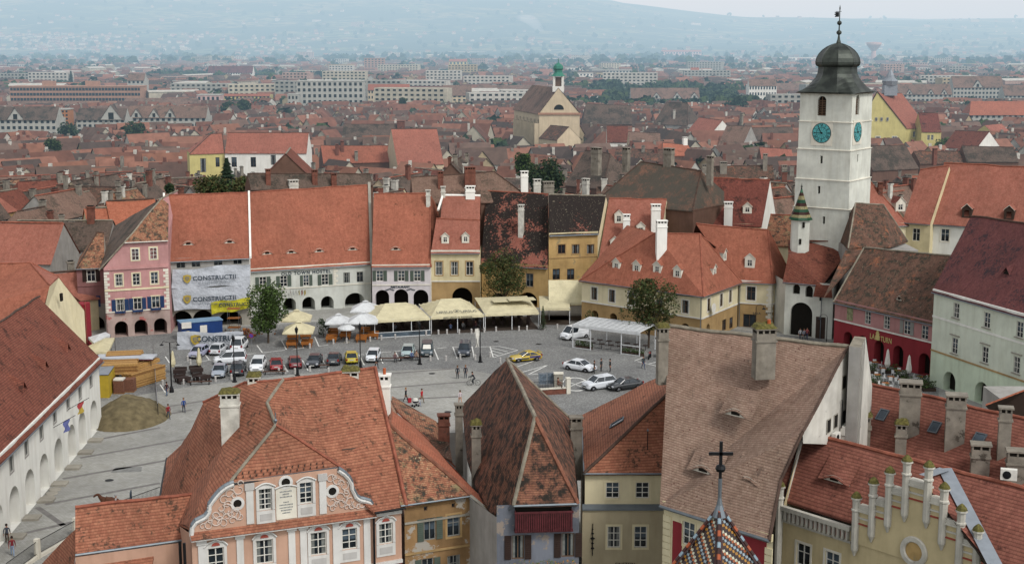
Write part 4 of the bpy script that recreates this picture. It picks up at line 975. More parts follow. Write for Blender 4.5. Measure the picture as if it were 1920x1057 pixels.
def hoodwin(u,z,w,hh,par,panel=True,shell=True,top=.35):
 m2=MB();F2=frame_M(A,B,u,z);s=.2
 m2.box((-w/2-s,-.08,-hh/2),(-w/2,0,hh/2+.1),M['peach_w'],F2);m2.box((w/2,-.08,-hh/2),(w/2+s,0,hh/2+.1),M['peach_w'],F2);m2.box((-w/2,-.08,hh/2),(w/2,0,hh/2+.1),M['peach_w'],F2)
 if panel:m2.box((-w/2-s,-.07,-hh/2-.95),(w/2+s,0,-hh/2-.03),M['peach_w'],F2);m2.box((-w/2+.05,-.1,-hh/2-.75),(w/2-.05,-.06,-hh/2-.25),M['stucco_grey'],F2)
 N=10;ww=w/2+s+.05
 arc=[(-ww+2*ww*k/N,hh/2+.12+top*math.sin(math.pi*k/N)+(.12*abs(math.sin(3*math.pi*k/N))if shell else 0))for k in range(N+1)]
 for k in range(N):m2.bar(F2@V((arc[k][0],-.12,arc[k][1])),F2@V((arc[k+1][0],-.12,arc[k+1][1])),.07,M['peach_w'],5)
 for k in range(N):m2.face([F2@V((arc[k][0],-.06,hh/2+.1)),F2@V((arc[k+1][0],-.06,hh/2+.1)),F2@V((arc[k+1][0],-.06,arc[k+1][1])),F2@V((arc[k][0],-.06,arc[k][1]))],M['peach_w'])
 if shell:
  pts=[F2@V((.3*math.cos(math.pi*k/8),-.13,hh/2+.16+.26*math.sin(math.pi*k/8)))for k in range(9)];m2.face(pts,M['red_shell'])
 return m2.obj('window_surround',par)
M['red_shell']=plain('terracotta_red_shell','8e4438',.8)
for x,y,w,hh in wins:u,z=uz(x,y);hoodwin(u,z,w,hh,h)
for g in gh:hoodwin(g[0],g[1],g[2],g[3],gb,True,False,.3)
A_,B_=A,B;u,z=on_plane(723,999,B2,C)
A,B=B2,C;hoodwin(u,z,1.1,1.6,h);A,B=A_,B_
for(x,y,w,hh),sides in zip(wins,((1,),(-1,1),(),(-1,1))):
 u,z=uz(x,y)
 for sg in sides:
  m2=MB();F2=frame_M(A,B,u+sg*w/2,z-hh/2)@Matrix.Rotation(sg*rad(25 if sg>0 else 50),4,'Z');ww=w/2*sg
  for x0,x1,a,b in((0,.05,0,hh),(.43,.48,0,hh),(.05,.43,0,.05),(.05,.43,hh-.05,hh),(.05,.43,hh*.33,hh*.33+.04),(.05,.43,hh*.66,hh*.66+.04)):
   xs=sorted((x0*sg*1.1,x1*sg*1.1));m2.box((xs[0],-.03,a),(xs[1],0,b),M['frame_white'],F2)
  m2.obj('open_casement',h)
u,z=uz(536.5,939);strip_u(u-.75,u+.75,z-1.3,z+1.05,.06,'trim','inscription_tablet');N=8
m2=MB()
for k in range(N):m2.bar(Fm@V((u-.8+1.6*k/N,-.1,z+1.05+.18*math.sin(math.pi*k/N))),Fm@V((u-.8+1.6*(k+1)/N,-.1,z+1.05+.18*math.sin(math.pi*(k+1)/N))),.07,M['peach_w'],5)
m2.obj('tablet_hood',gb)
rnd=random.Random(3);m2=MB()
for k,(w_,n_)in enumerate(((.9,9),(.5,5),(.9,9),(0,0),(.4,4),(1.0,10),(1.0,10),(.8,8),(.6,6))):
 for i in range(n_):
  x0=u-w_/2+w_*i/n_;zz=z+.72-k*.2;m2.box((x0,-.075,zz),(x0+.06,-.062,zz+.07+.03*rnd.random()),M['ink2'],Fm)
m2.obj('carved_inscription',gb)
M['scroll']=pl('pale_scroll_stucco','b5a69b',.2)
def scroll(parent,pts,s=1):
 m2=MB()
 for(cx,cy,r,t0,t1)in pts:
  u,z=uz(cx,cy);N=14;pr=None;r*=.78
  for k in range(N+1):
   t=t0+(t1-t0)*k/N;rr=r*(1-.65*k/N);q=Fm@V((u+rr*math.cos(t),-.05,z+rr*math.sin(t)))
   if pr is not None:m2.bar(pr,q,.042*(1.2-.6*k/N),M['scroll'],5)
   pr=q
 m2.obj('stucco_scrolls',parent)
rnd=random.Random(11)
Ls=[(426,945,.4,0,6),(414,952,.35,1,-5),(433,962,.35,2,8),(403,966,.4,0,6),(425,968,.35,3,-3),(411,972,.3,0,6),(395,975,.3,2,8),(444,955,.3,0,6),(440,928,.3,2,8),(450,905,.3,0,6),(448,917,.55,2.5,8),(430,925,.5,0,6),(420,936,.45,1,7),(425,955,.6,2,-4),(412,963,.6,3,8),(404,975,.55,0,-6),(440,963,.55,-1,5),(450,967,.45,2,8),(392,984,.5,1,7),(418,980,.5,3,-3),(436,975,.4,0,6),(380,986,.3,1,6)]
Rs=[(628,893,.3,2,8),(638,905,.35,0,6),(650,920,.3,2,8),(630,945,.35,0,6),(645,936,.35,1,-5),(660,948,.3,3,9),(650,950,.3,0,6),(672,949,.28,1,7),(620,897,.5,0,6),(633,900,.5,2,8),(645,910,.45,1,-5),(622,940,.5,3,9),(636,931,.5,0,6),(648,926,.4,2,-4),(655,940,.45,1,7),(640,945,.5,3,-3),(667,945,.4,2,7),(678,945,.35,0,-5),(624,952,.35,1,7)]
scroll(gb,Ls);scroll(gb,Rs)
V1,V2,V0=P(531,712,17.5),P(703,689,17.5),P(500.7,757,16.5);Vy=P(617,849,12.3);ap=P(517,796,15.5)
e0,e1=P(434,903,12.15),P(635,876.5,12.15);ef0=e0+nn*.35-dd*.2;ef1=e1+nn*.35+dd*.2
mt=M['t_near'];mb=MB()
gl,gr=A+nn*-.45,P(700,957,8.9)
slope(mb,[V1,V2,C+nn*.35+dd*.1+V((0,0,.1)),gr+nn*.3,gr-nn*.5+V((-1.5,0,1.4)),Vy,V0],mt)
slope(mb,[ef0,ef1,ap],mt);slope(mb,[ef1,Vy,V0,ap],mt)
slope(mb,[ef1,V((gr.x-1.5,gr.y+1.5,10.6)),Vy],mt)
S1=P(381.5,753,15);S2=P(418,835,13.3)
slope(mb,[S1,P(458,718,17.0),V1,V0,ap,S2],mt);slope(mb,[S2,ap,ef0],mt)
slope(mb,[S1,S2,ef0,A-nn*.4+V((0,0,.3)),P(318,972,6.4),P(300,932,6.4),P(313,858,6.4),P(340,833,7.6),P(385,765,13.8)],mt)
bk=V((0,9,0))
slope(mb,[V1,V2,V2+V((2,8,-8)),V1+V((0,9,-8))],mt);slope(mb,[S1,P(458,718,17),V1,V1+V((0,9,-8)),S1+V((0,7,-6))],mt)
ro=mb.obj('roof',h)
ridge(ro,[S1,P(458,718,17),V1,V2],M['cap_red']);ridge(ro,[V1,V0,ap,ef0],M['cap_orange']if 0 else M['cap_grey']);ridge(ro,[ap,ef1],M['cap_red']);ridge(ro,[V2,C+nn*.35+V((.3,0,.2))],M['cap_red'],r=.16)
m2=MB();nR=newell([V1,V2,C]);nR=nR if nR.z>0 else-nR
def onpl(px,py,p0,n):d=ray(px,py);t=(p0-V((0,0,H))).dot(n)/d.dot(n);return V((0,0,H))+d*t
for(x0,y0,x1,y1)in((641,846,687,841),(687,841,734,835)):m2.bar(onpl(x0,y0,V2,nR)+V((0,0,.12)),onpl(x1,y1,V2,nR)+V((0,0,.12)),.09,M['cap_dark'],5)
m2.obj('roof_break',ro)
gutter(h,[ef0,ef1],M['iron'],.09);gutter(h,[gr+nn*.4,C+nn*.45+dd*.2],M['iron'],.09);gutter(h,[P(313,858,6.4),P(300,932,6.4)],M['iron'],.12)
m2=MB();m2.bar(V((B.x+.05,B.y-.25,zc)),V((B.x+.05,B.y-.25,0)),.09,M['iron']);m2.bar(V((A.x-.5,A.y-.1,zc-.6)),V((A.x-.5,A.y-.1,0)),.11,M['iron']);m2.bar(V((A.x-.9,A.y+.3,zc-.6)),V((A.x-.9,A.y+.3,0)),.11,M['iron']);m2.obj('downpipe',h)
m2=MB();m2.bar(ap,ap+V((0,0,.9)),.04,M['zinc'],6);m2.lathe([(0,ap.z+.1),(.12,ap.z+.25),(.14,ap.z+.35),(.0,ap.z+.5)],M['zinc'],(ap.x,ap.y),8);m2.obj('finial',ro)
m2=MB()
for r_ in range(2):
 for k in range(14):
  t=(k+.5*r_)/14;a=ef0.lerp(ef1,.03+.9*t);q=a.lerp(ap,.08+.07*r_);m2.box((-.03,-.1,0),(.03,.05,.14),M['cap_dark'],Matrix.Translation(q))
m2.obj('snow_guards',ro)
for c in((433.5,815,13.9,1.35,1.0,2.9,'mosswhite',.1),(477,737,16.2,.9,.9,1.0,'mosswhite',.1),(658,722,16.3,1.25,1.0,.85,'mosswhite',.1),(722,770,14.0,.85,.8,2.6,'clean',.0)):
 chimney(c[0],c[1],c[2],c[3],c[4],c[5],c[6],'',c[7],pots=1 if c[0]==722 else 0,parent=ro)
mb=MB()
mb.face([V((A.x,A.y,0)),A,P(318,972,6.3),P(300,932,6.3),V((P(300,932,6.3).x,P(300,932,6.3).y,0))][::-1],M['peach'])
q0,q1=P(300,932,6.3),P(313,858,6.3);mb.face([V((q1.x,q1.y,0)),V((q0.x,q0.y,0)),q0,q1],M['peach'])
q2=V((V2.x+2,V2.y+8,9.5));mb.face([V((q2.x,q2.y,0)),V((q1.x,q1.y,0)),q1,q2],M['peach']);mb.face([V((C.x,C.y,0)),V((q2.x,q2.y,0)),q2,V2,C],M['peach']);mb.obj('side_wall',h)
h=thing('low_annex','low annex with clean red tiled roof left of the baroque gable','annex')
a,b=P(141,1039,6.7),P(343,1011,6.7);t0,t1=P(141,951,9.3),P(386,923,9.3);mb=MB();mt=M['t_near']
slope(mb,[a,b,t1,t0],mt);slope(mb,[t0,t1,t1+V((0,2.8,-2.6)),t0+V((-.5,2.8,-2.6))],mt)
a2,b2=P(141,1050,6.1),P(290,1030,6.1);slope(mb,[a2+V((0,-3.5,-3.2)),b2+V((0,-3.5,-3.2)),b2,a2],mt)
slope(mb,[P(142,990,8),P(141,1036,6.5),P(136,1075,5),P(60,1075,2.6),P(100,1032,4.5)],mt);ro=mb.obj('roof',h)
ridge(ro,[t0,t1],M['cap_red'],.15);gutter(h,[a,b],M['zinc'],.1)
mb=MB();d_,n_=quadn(a,b);W=4.8
mb.face([V((a.x,a.y,0)),V((b.x,b.y,0)),b-V((0,0,.2)),a-V((0,0,.2))],M['peach']);mb.face([V((a.x,a.y+5.4,0)),V((a.x,a.y,0)),a,t0,V((a.x,a.y+5.4,6.7))],M['peach']);mb.obj('wall',h)
h=thing('peeling_ochre_house','old ochre house with peeling plaster and mottled orange roof','house')
M['peel']=pl('peeling_ochre_plaster','876841',.4,h2='9a948a',thr=.57,scale=.5)
ze=9.0;A,B=P(758,943,ze),P(879,926,ze);C=P(924,968,8.0)
dkw=dict(style='cross',fm='frame_grey',surround='trim')
wf=[(806,991,.95,1.75,dict(style='two',fm='frame_grey',shut='shut_green')),(850.5,984.5,1.05,1.7,dict(style='cross',fm='frame_grey',surround='ochre')),(802,1066,.95,1.7,dict(style='two',fm='frame_grey',shut='shut_green')),(851,1060,1.05,1.7,dict(style='cross',fm='frame_grey'))]
facade(h,A,B,0,ze,[(ze,M['peel'])],wf+[(798,953,.28,.35,dict(style='none',fm='frame_brown')),(850,947,.28,.35,dict(style='none',fm='frame_brown'))],[],[(ze-.2,ze,.15,'ochre'),(4.9,5.05,.1,'ochre'),(7.35,7.5,.1,'stone')],name='front_wall')
facade(h,B,V((C.x,C.y,ze)),0,8.6,[(ze,M['peel'])],[],name='side_wall')
top=P(730,794,13.7);mb=MB();d_,n_=quadn(A,B);a_,b_=A+n_*.35-d_*.4,B+n_*.35
slope(mb,[a_,b_,top,top+V((-.6,.0,.0))],M['t_mottled']);ro=mb.obj('roof',h)
mb=MB();tb=P(733,768,13.7);slope(mb,[b_,C,P(905,935,8.4),P(775,797,11.6),tb,top],M['t_orange']);mb.obj('roof_side_slope',ro)
ridge(ro,[top,b_],M['cap_orange'],.17);ridge(ro,[tb,top],M['cap_orange'],.15);gutter(h,[a_,b_]);m2=MB();m2.bar(b_,C+V((.2,0,0)),.13,M['stone'],5);m2.bar(C,V((C.x+.1,C.y-.2,0)),.08,M['zinc'],6);m2.obj('downpipe',h)
mb=MB();slope(mb,[P(735,742,8.2),P(818,790,7.4),P(832,812,6.4),P(812,830,6.8),P(733,760,8.8)],M['t_mottled']);slope(mb,[P(733,760,8.8),P(812,830,6.8),P(860,880,6.5),P(778,800,8.2)],M['t_orange']);slope(mb,[P(805,822,8.4),P(842,828,8.4),P(848,865,7.4),P(820,850,7.4)],M['t_mossy'])
g=thing('mossy_outbuilding','low outbuilding with mossy crumbling tiles between the baroque house and the steep roof','outbuilding');r2=mb.obj('roof',g)
mb=MB();q=P(780,800,6);mb.box((q.x-5.5,q.y-2,0),(q.x+5,q.y+3,6.0),M['grey_pl']);mb.obj('wall',g)
for c in((832.4,818,7.5,1.0,.8,1.7,'brick'),(861,857,7.5,.62,.62,4.4,'grey')):chimney(*c,'',.1,parent=r2)
h=thing('steep_roofed_house','blue grey house with very steep dark mottled roof and dark red timber balcony','house')
ze=10.6;Fp,Np=P(951,673,16.6),P(1003,780,16.6);e0,e1=P(963,947,ze),P(1084,943,ze)
lo=P(922,964,8.6);lb=P(866,759,9.4);rb=P(1070,786,ze+.2)
mb=MB();slope(mb,[e0,e1,Np],M['t_pyr']);slope(mb,[Fp,Np,e0,lo,P(893,915,8.8),P(876,860,9.1),lb],M['t_pyr'],.12);slope(mb,[Fp,rb,e1,Np],M['t_pyr'],.1);ro=mb.obj('roof',h)
slope(mb2:=MB(),[Fp,lb,lb+V((3,5,-1)),rb],M['t_pyr']);mb2.obj('roof_back_slope',ro)
ridge(ro,[Fp,Np],M['cap_grey'],.17);ridge(ro,[Np,e0],M['cap_grey'],.16);ridge(ro,[Np,e1],M['cap_orange'],.16);ridge(ro,[Fp,rb],M['cap_grey'],.14)
gutter(h,[e0,e1],M['zinc'],.1);m2=MB();m2.bar(e0,P(922,985,8.3),.09,M['zinc'],6);m2.bar(P(922,985,8.3),P(924,1060,4),.09,M['zinc'],6);m2.obj('downpipe',h)
M['blue_pl']=pl('blue_grey_plaster','62666f',.45,h2='857a70',thr=.56)
A,B=V((e0.x-1.2,e0.y+.35,0)),V((e1.x+.1,e1.y+.35,0));Fm=frame_M(A,B,0,0);L=(B-A).length
facade(h,A,B,0,ze-.1,[(ze,M['blue_pl'])],[(971,1025,.9,1.8,dict(style='two',fm='frame_brown',shut='shut_brown')),(1065,1021,.95,1.8,dict(style='two',fm='frame_brown',shut='shut_brown'))],[],name='front_wall')
mb=MB();mb.face([V((A.x-2.2,A.y+7,0)),V((A.x,A.y,0)),V((A.x,A.y,9.6)),V((A.x-2.2,A.y+7,8.7))],M['grey_pl']);mb.face([V((B.x,B.y,0)),V((rb.x,rb.y,0)),V((rb.x,rb.y,ze)),V((B.x,B.y,ze))],M['grey_pl']);mb.obj('side_wall',h)
M['ox']=plain('ox_red_timber','4c2225',.85,0,.3,3)
u0,z1=on_plane(965,955,A,B);u1,_=on_plane(1072,955,A,B);_,z0=on_plane(1010,990,A,B);mb=MB()
n=26
for k in range(n):mb.box((u0+(u1-u0)*k/n,-.62,z0),(u0+(u1-u0)*(k+.7)/n,-.56,z1-.1),M['ox'],Fm)
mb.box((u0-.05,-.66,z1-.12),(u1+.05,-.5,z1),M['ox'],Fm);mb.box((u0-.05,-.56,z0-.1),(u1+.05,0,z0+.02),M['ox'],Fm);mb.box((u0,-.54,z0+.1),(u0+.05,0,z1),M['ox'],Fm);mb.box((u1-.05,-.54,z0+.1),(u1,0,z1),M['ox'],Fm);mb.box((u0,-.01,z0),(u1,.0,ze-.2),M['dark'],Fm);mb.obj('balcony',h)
mb=MB();rnd=random.Random(5);oc=plain('orange_blossom','a8702c',.8);lg=plain('pale_leaf','5c6a3a',.9)
for k in range(500):
 u=rnd.uniform(.9,L-.3);z=on_plane(1010,1052,A,B)[1]+rnd.uniform(-1.2,.35)*(.6+.4*math.sin(u*4));c=Fm@V((u,-rnd.uniform(.2,.6),z));s=.09
 mb.face([c+V((rnd.uniform(-s,s),rnd.uniform(-s,s),rnd.uniform(-s,s)))for _ in range(3)],oc if rnd.random()<.4 else lg)
tag(mb.obj('climbing_plant',None),'orange flowered climber at the foot of the blue grey wall','plant')
for c in((893,885,9.2,.72,.72,3.6,'mossgrey'),(1079,862,9.2,.95,.85,3.3,'grey')):chimney(*c,'',.1,parent=ro)
h=thing('two_tone_cream_house','cream over beige house with red hipped roof and one skylight','house')
ze=10.0;A,B=P(1097,884,ze),P(1257,884,ze);wk_=dict(style='six',fm='frame_white',surround='cream_l');dd,nn=quadn(A,B)
zs=on_plane(1170,953,A,B)[1]
M['beige']=pl('beige_plaster','a3977a',.2)
facade(h,A,B,zs,ze,[(ze,M['cream_l'])],[(1148.5,918.5,1.05,1.3,dict(style='six',fm='frame_white',surround='cream_l')),(1204.5,918.5,1.05,1.3,dict(style='six',fm='frame_white',surround='cream_l'))],name='upper_wall')
A2,B2=A+nn*.3,B+nn*.3
facade(h,A2-dd*.2,B2-dd*.4,0,zs,[(zs,M['beige'])],[(1151,1006,1.0,1.75,wk_),(1201,1006,1.0,1.75,wk_),(1150,1100,1.0,1.75,wk_)],name='lower_wall')
mb=MB();mb.box((-.2,-.45,zs),((B-A).length,0,zs+.1),M['zinc'],frame_M(A,B,0,0));mb.face([frame_M(A,B,0,0)@V(p)for p in((-.2,-.45,zs+.1),((B-A).length,-.45,zs+.1),((B-A).length,-.0,zs+.38),(-.2,-.0,zs+.38))],M['zinc']);mb.obj('metal_ledge',h)
hp=P(1262,728,15.7);lf=P(1090,778,ze);tf=P(1255,697,15.7);a_,b_=A+nn*.35-dd*.1,B+nn*.35
mb=MB();slope(mb,[a_,b_,V((hp.x+.3,b_.y+3,13)),hp],M['t_near']);slope(mb,[a_,hp,tf,lf],M['t_near']);ro=mb.obj('roof',h)
ridge(ro,[a_,hp],M['cap_dark'],.14);gutter(h,[a_,b_]);gutter(h,[lf,a_]);
q=a_.lerp(hp,.5);
m2=MB();n_=newell([a_,hp,tf,lf]);n_=n_ if n_.z>0 else-n_
pc=P(1146,801,11.9);pd=P(1170,784,12.7)
c4=[onpl(x,y,a_,n_)+n_*.1 for x,y in((1145,804),(1148,797),(1171,783),(1169,790))]
m2.face(c4,M['glass2']);c5=[p+n_*.02 for p in c4]
for i in range(4):m2.bar(c5[i],c5[(i+1)%4],.06,M['zinc'],5)
m2.obj('skylight',ro)
m2=MB();q=onpl(1214,843,b_,newell([a_,b_,hp])*(1 if newell([a_,b_,hp]).z>0 else-1));m2.bar(q,q+V((0,0,1.6)),.04,M['iron']);m2.lathe([(0,q.z+1.5),(.1,q.z+1.55),(0,q.z+1.75)],M['zinc'],(q.x,q.y),6);m2.obj('vent_pipe',ro)
mb=MB();mb.face([V((lf.x,lf.y,0)),V((A.x,A.y,0)),A,lf],M['beige']);mb.obj('side_wall',h)
u,z=on_plane(1111,1010,A2,B2);mb=MB();F2=frame_M(A2,B2,u,z)
for s,r in((-1.1,.05),(-.7,.16),(-.3,.12),(.1,.2),(.5,.12),(.85,.07)):mb.lathe([(0,s-.12),(r,s),(0,s+.12)],M['iron'],n=8)
mb.bar((0,0,-1.3),(0,0,1.3),.035,M['iron']);o=mb.obj('iron_ornament',h);o.matrix_local=F2@Matrix.Translation((0,-.12,0))
u,z=on_plane(1172,1055,A2,B2);text_on(h,'EINSTEIN',A2,B2,u,z-.2,.38,M['iron'],name='cafe_lettering')
h=thing('big_brown_roofed_house','large house with worn pinkish brown roof, eyebrow dormers and a tall grey gable','house')
ze=11;A,B=P(1245,937,ze),P(1450,1001,ze);dd,nn=quadn(A,B)
fw=dict(style='six',fm='frame_white',surround='cream_l')
facade(h,A,B,0,ze,[(ze,M['cream_l'])],[(1291,1000,1.1,1.7,fw)],[],[(ze-.5,ze,.2,'cream')],name='front_wall')
m2=MB();
for x0,x1 in((1262,1279),(1388,1438)):
 u0,z1=on_plane(x0,990,A,B);u1,_=on_plane(x1,1000,A,B);m2.box((u0,-.05,0),(u1,0,on_plane(x0,975 if x0<1300 else 1000,A,B)[1]),M['red_pl'],frame_M(A,B,0,0))
m2.obj('red_wall_panels',h);quoins(h,A,B,0,10.2,0,'cream_l',.7,.7,.5,.08);quoins(h,A,B,0,10.2,1,'cream_l',.6,.6,.5,.08)
r0,r1=P(1255,612,21.3),P(1591,650,21.3);a_,b_=A+nn*.45+V((0,0,-.3)),B+nn*.45+V((0,0,-.3));mt=M['t_bigbrown'];mb=MB()
slope(mb,[a_,b_,P(1464,901,13.9),P(1505,811,17),r1,r0],mt,.12);bk0,bk1=r0+V((4,9,-10)),r1+V((3.5,8.5,-10));slope(mb,[r0,r1,bk1,bk0],mt);ro=mb.obj('roof',h)
ridge(ro,[r0,r1],M['cap_grey'],.17);ridge(ro,[r1,P(1505,811,17),P(1464,901,13.9),b_],M['cap_dark'],.12);gutter(h,[a_,b_],M['zinc'],.12)
dR=-(r0-A).dot(nn);RB=Roof(A,B,ze,(21.3-ze)/dR)
for x,y in((1379,780),(1318,886),(1401,908)):eyebrow(ro,RB,x,y,2.8,.45,'t_bigbrown')
q=RB.hit(1432,668);chimney(0,0,0,1.45,1.0,1.75,'mossgrey','',.15,base=q,pots=0,parent=ro);m2=MB();m2.bar(q+V((.3,0,2.0)),q+V((.3,0,2.7)),.13,M['chim_orange'],8);m2.obj('chimney_pot',ro)
q=RB.hit(1246,700);chimney(0,0,0,.75,.75,2.4,'mossgrey','',.15,base=q+V((-.2,0,.8)),parent=ro)
M['gable_w']=pl('streaky_white_gable_plaster','b5b2a8',.4,h2='8c8a84',thr=.63)
g0,g1=V((B.x,B.y,0)),V((bk1.x,bk1.y,0));k1=V((r1.x,r1.y,0))
vq=P(1505,811,16.8);vq0=V((vq.x+.1,vq.y+.2,16.0));mb=MB();mb.face([vq0,V((k1.x,k1.y,14.0)),r1-V((0,0,.15)),vq],M['gable_w']);mb.face([k1,g1,bk1,r1-V((0,0,.15))],M['gable_w']);
gx=V((A.x,A.y,0));gz=V((bk0.x,bk0.y,0));mb.face([gz,gx,A,r0,bk0],M['gable_w']);mb.face([g1,gz,bk0,bk1],M['gable_w']);mb.obj('gable_wall',h)
sl0,sl1=P(1592,649,21.6),P(1614,651,21.6);dd2=(sl1-sl0).normalized();mb=MB()
w4=[sl0,sl1,sl1+V((1.2,3.4,0)),sl0+V((1.2,3.4,0))];base=[V((p.x,p.y,2))for p in w4]
slope_b=[V((w4[2].x+1.6,w4[2].y+3.6,17)),V((w4[2].x+1.6,w4[2].y+3.6,2))]
for i in range(4):mb.face([base[i],base[(i+1)%4],w4[(i+1)%4],w4[i]],M['grey_pl']if i==0 else M['gable_w'])
mb.face([p+V((0,0,.0))for p in w4],M['moss']if 0 else M['cap_grey']);mb.face([w4[1],base[1],slope_b[1],slope_b[0],w4[2]],M['gable_w']);mb.obj('fire_wall',h)
Ag,Bg=g0,k1
for x,y in((1582.5,716),(1567,789),(1582,781),(1554,798)):
 u,z=on_plane(x,y,Ag,Bg);m2=MB();m2.box((u-.3,-.03,z-.45),(u+.3,.0,z+.45),M['dark'],frame_M(Ag,Bg,0,0));m2.box((u-.38,-.02,z-.53),(u+.38,-.0,z+.53),M['stone'],frame_M(Ag,Bg,0,0));m2.obj('window',h)
for i,(x,y)in enumerate(((1561,818),(1578,804),(1584,799),(1578,822),(1589,824))):
 u,z=on_plane(x,y,Ag,Bg);m2=MB();F2=frame_M(Ag,Bg,u,z);m2.box((-.45,-.42,-.33),(.45,-.08,.33),M['frame_white'],F2);o=m2.obj('air_conditioner',None);tag(o,'grey white air conditioner in the cluster on the tall grey gable','air conditioner','air conditioners on the gable')
 m3=MB();m3.lathe([(0,0),(.25,0),(.25,.03),(0,.05)],M['iron'],n=14);f=m3.obj('fan_grille',o);f.matrix_local=F2@Matrix.Translation((-.08,-.42,0))@Matrix.Rotation(rad(90),4,'X')
for x,y0,y1 in((1576,752,800),(1585.5,746,795),(1594,760,795)):
 u,z=on_plane(x,y0,Ag,Bg);_,z2=on_plane(x,y1,Ag,Bg);m2=MB();F2=frame_M(Ag,Bg,u,0);m2.bar(F2@V((0,-.15,z2)),F2@V((0,-.15,z)),.035,M['iron']);m2.bar(F2@V((0,-.15,z)),F2@V((-.15,-.15,z+.15)),.035,M['iron']);m2.obj('vent_pipe',h)
chimney(1540,818,14.2,.75,.6,2.6,'orange','',.2,parent=ro)
h=thing('stepped_gable_house','yellow house with white neo gothic stepped gable, pinnacles and red roof','house')
M['yell']=pl('dull_yellow_plaster','b2a27a',.25);M['pin']=pl('grimy_white_pinnacle','b3afa3',.45,h2='77726a',thr=.64)
ze=11;A,B=P(1469,947,ze),P(1597,987,ze);dd,nn=quadn(A,B);C=A+dd*((B-A).length/1)*3.1;C.z=ze
facade(h,A,C,0,ze,[(ze,M['yell'])],[(1506,1040,1.15,1.6,dict(style='cross',surround='trim')),(1560,1056,1.15,1.6,dict(style='cross',surround='trim'))],[],[],name='front_wall')
Fm=frame_M(A,C,0,0);Lb,_=on_plane(1597,987,A,C);mb=MB();mb.box((0,-.35,ze-.25),(Lb,0,ze+.05),M['pin'],Fm);mb.box((0,-.12,ze-1.15),(Lb,0,ze-1.0),M['pin'],Fm)
n=15
for k in range(n):
 u=.3+(Lb-.5)*k/(n-1);mb.box((u-.07,-.28,ze-.95),(u+.07,0,ze-.25),M['pin'],Fm)
 if k<n-1:mb.face([Fm@V(p)for p in((u+.07,-.02,ze-.9),(u+(Lb-.5)/(n-1)-.07,-.02,ze-.9),(u+(Lb-.5)/(n-1)-.07,-.02,ze-.5),(u+.07,-.02,ze-.5))],M['red_shell'])
mb.obj('arched_frieze',h)
pins=[(1609,935),(1641,908),(1671.7,888),(1704,867),(1745,877.5),(1774,918),(1806,959),(1837,997)]
bots=[1057,1040,1018,1000,1014,1050,1080,1100]
pu=[on_plane(x,y,A,C)for x,y in pins]
sh=[(1624,950),(1656,937),(1689,917),(1726,903),(1762,935),(1791,975),(1822,1013)]
mb=MB();gbn=None
for i in range(len(pu)-1):
 a,b=pu[i][0],pu[i+1][0];zt=on_plane(sh[i][0],sh[i][1]+10,A,C)[1]
 mb.box((a,-.12,ze-1),(b,.35,zt),M['yell'],Fm)
 mb.box((a,-.3,zt),(b,.5,zt+.12),M['pin'],Fm);mb.box((a+.1,-.22,zt+.12),(b-.1,.4,zt+.4),M['pin'],Fm)
 mb.box((a+.05,-.2,zt-.5),(b-.05,-.12,zt-.38),M['pin'],Fm);mb.box((a+.05,-.2,zt-.9),(b-.05,-.12,zt-.8),M['red_shell'],Fm)
gb=mb.obj('stepped_gable',h)
def pinnacle(u,zt,zb,par):
 m2=MB();F2=frame_M(A,C,u,0)@Matrix.Translation((0,-.18,0))@Matrix.Rotation(rad(45)*0,4,'Z');r=.26
 m2.lathe([(.06,zb-.3),(r*.5,zb-.1),(r*.95,zb+.15),(r,zb+.3),(r,zt-1.15),(r*1.25,zt-1.1),(r*1.25,zt-1.0),(r*.95,zt-.95),(r*1.05,zt-.35),(r*1.45,zt-.3),(r*1.45,zt-.18)],M['pin'],n=8,rot=.39)
 o=m2.obj('pinnacle',par);o.matrix_local=F2
 m3=MB();m3.lathe([(r*1.4,zt-.19),(r*1.15,zt-.02),(r*.6,zt+.14),(.02,zt+.24)],M['moss'],n=8,rot=.39);m3.obj('moss_cap',o)
for(u,z),yb in zip(pu,bots):pinnacle(u,z+.35,on_plane(1700,yb,A,C)[1]if 0 else z-3.6 if yb<1080 else z-4.2,gb)
u,z=on_plane(1466,912,A,C);pinnacle(u,z+.3,5.5,h)
u,z=on_plane(1716,1032,A,C);mb=MB();mb.lathe([(.62,0),(.62,.1),(.68,.16),(.95,.16),(1.0,.08),(1.0,0)],M['pin'],n=28);o=mb.obj('round_window',gb);o.matrix_local=frame_M(A,C,u,z)@Matrix.Translation((0,-.12,0))@Matrix.Rotation(rad(90),4,'X');m3=MB();m3.lathe([(0,.02),(.62,.02)],M['ochre_old'],n=28);m3.obj('pane',o)
r0,r1=P(1507,811,15.2),P(1925,916,15.2);rr1=r1+(r1-r0)*.15
a_,c_=P(1474,937,ze+.1),C+V((0,0,.1))-nn*.3;mt=M['t_darkred']
M['t_nearred']=tile('clay_tiles_near_dark_red','8c4c3a','9c5a44','4d2f28',.25,.6,w=.26,row=.25)
mt=M['t_nearred'];a_-=dd*3.0;mb=MB();slope(mb,[a_,c_,rr1,r0,r0-dd*2.6-V((0,0,.3))],mt);b0,b1=r0+V((2.5,4,-4.5)),rr1+V((2.5,4,-4.5));slope(mb,[r0,rr1,b1,b0],mt);ro=mb.obj('roof',h)
ridge(ro,[r0,rr1],M['cap_red'],.15);mb=MB();mb.bar(a_+dd*3.0+V((0,0,.12)),r0+V((0,0,.12)),.13,M['pin'],6);mb.obj('white_verge',ro)
RG=Roof(A,C,ze,(15.2-ze)/(-(r0-A).dot(nn)));eyebrow(ro,RG,1564,903,2.6,.36,'t_nearred')
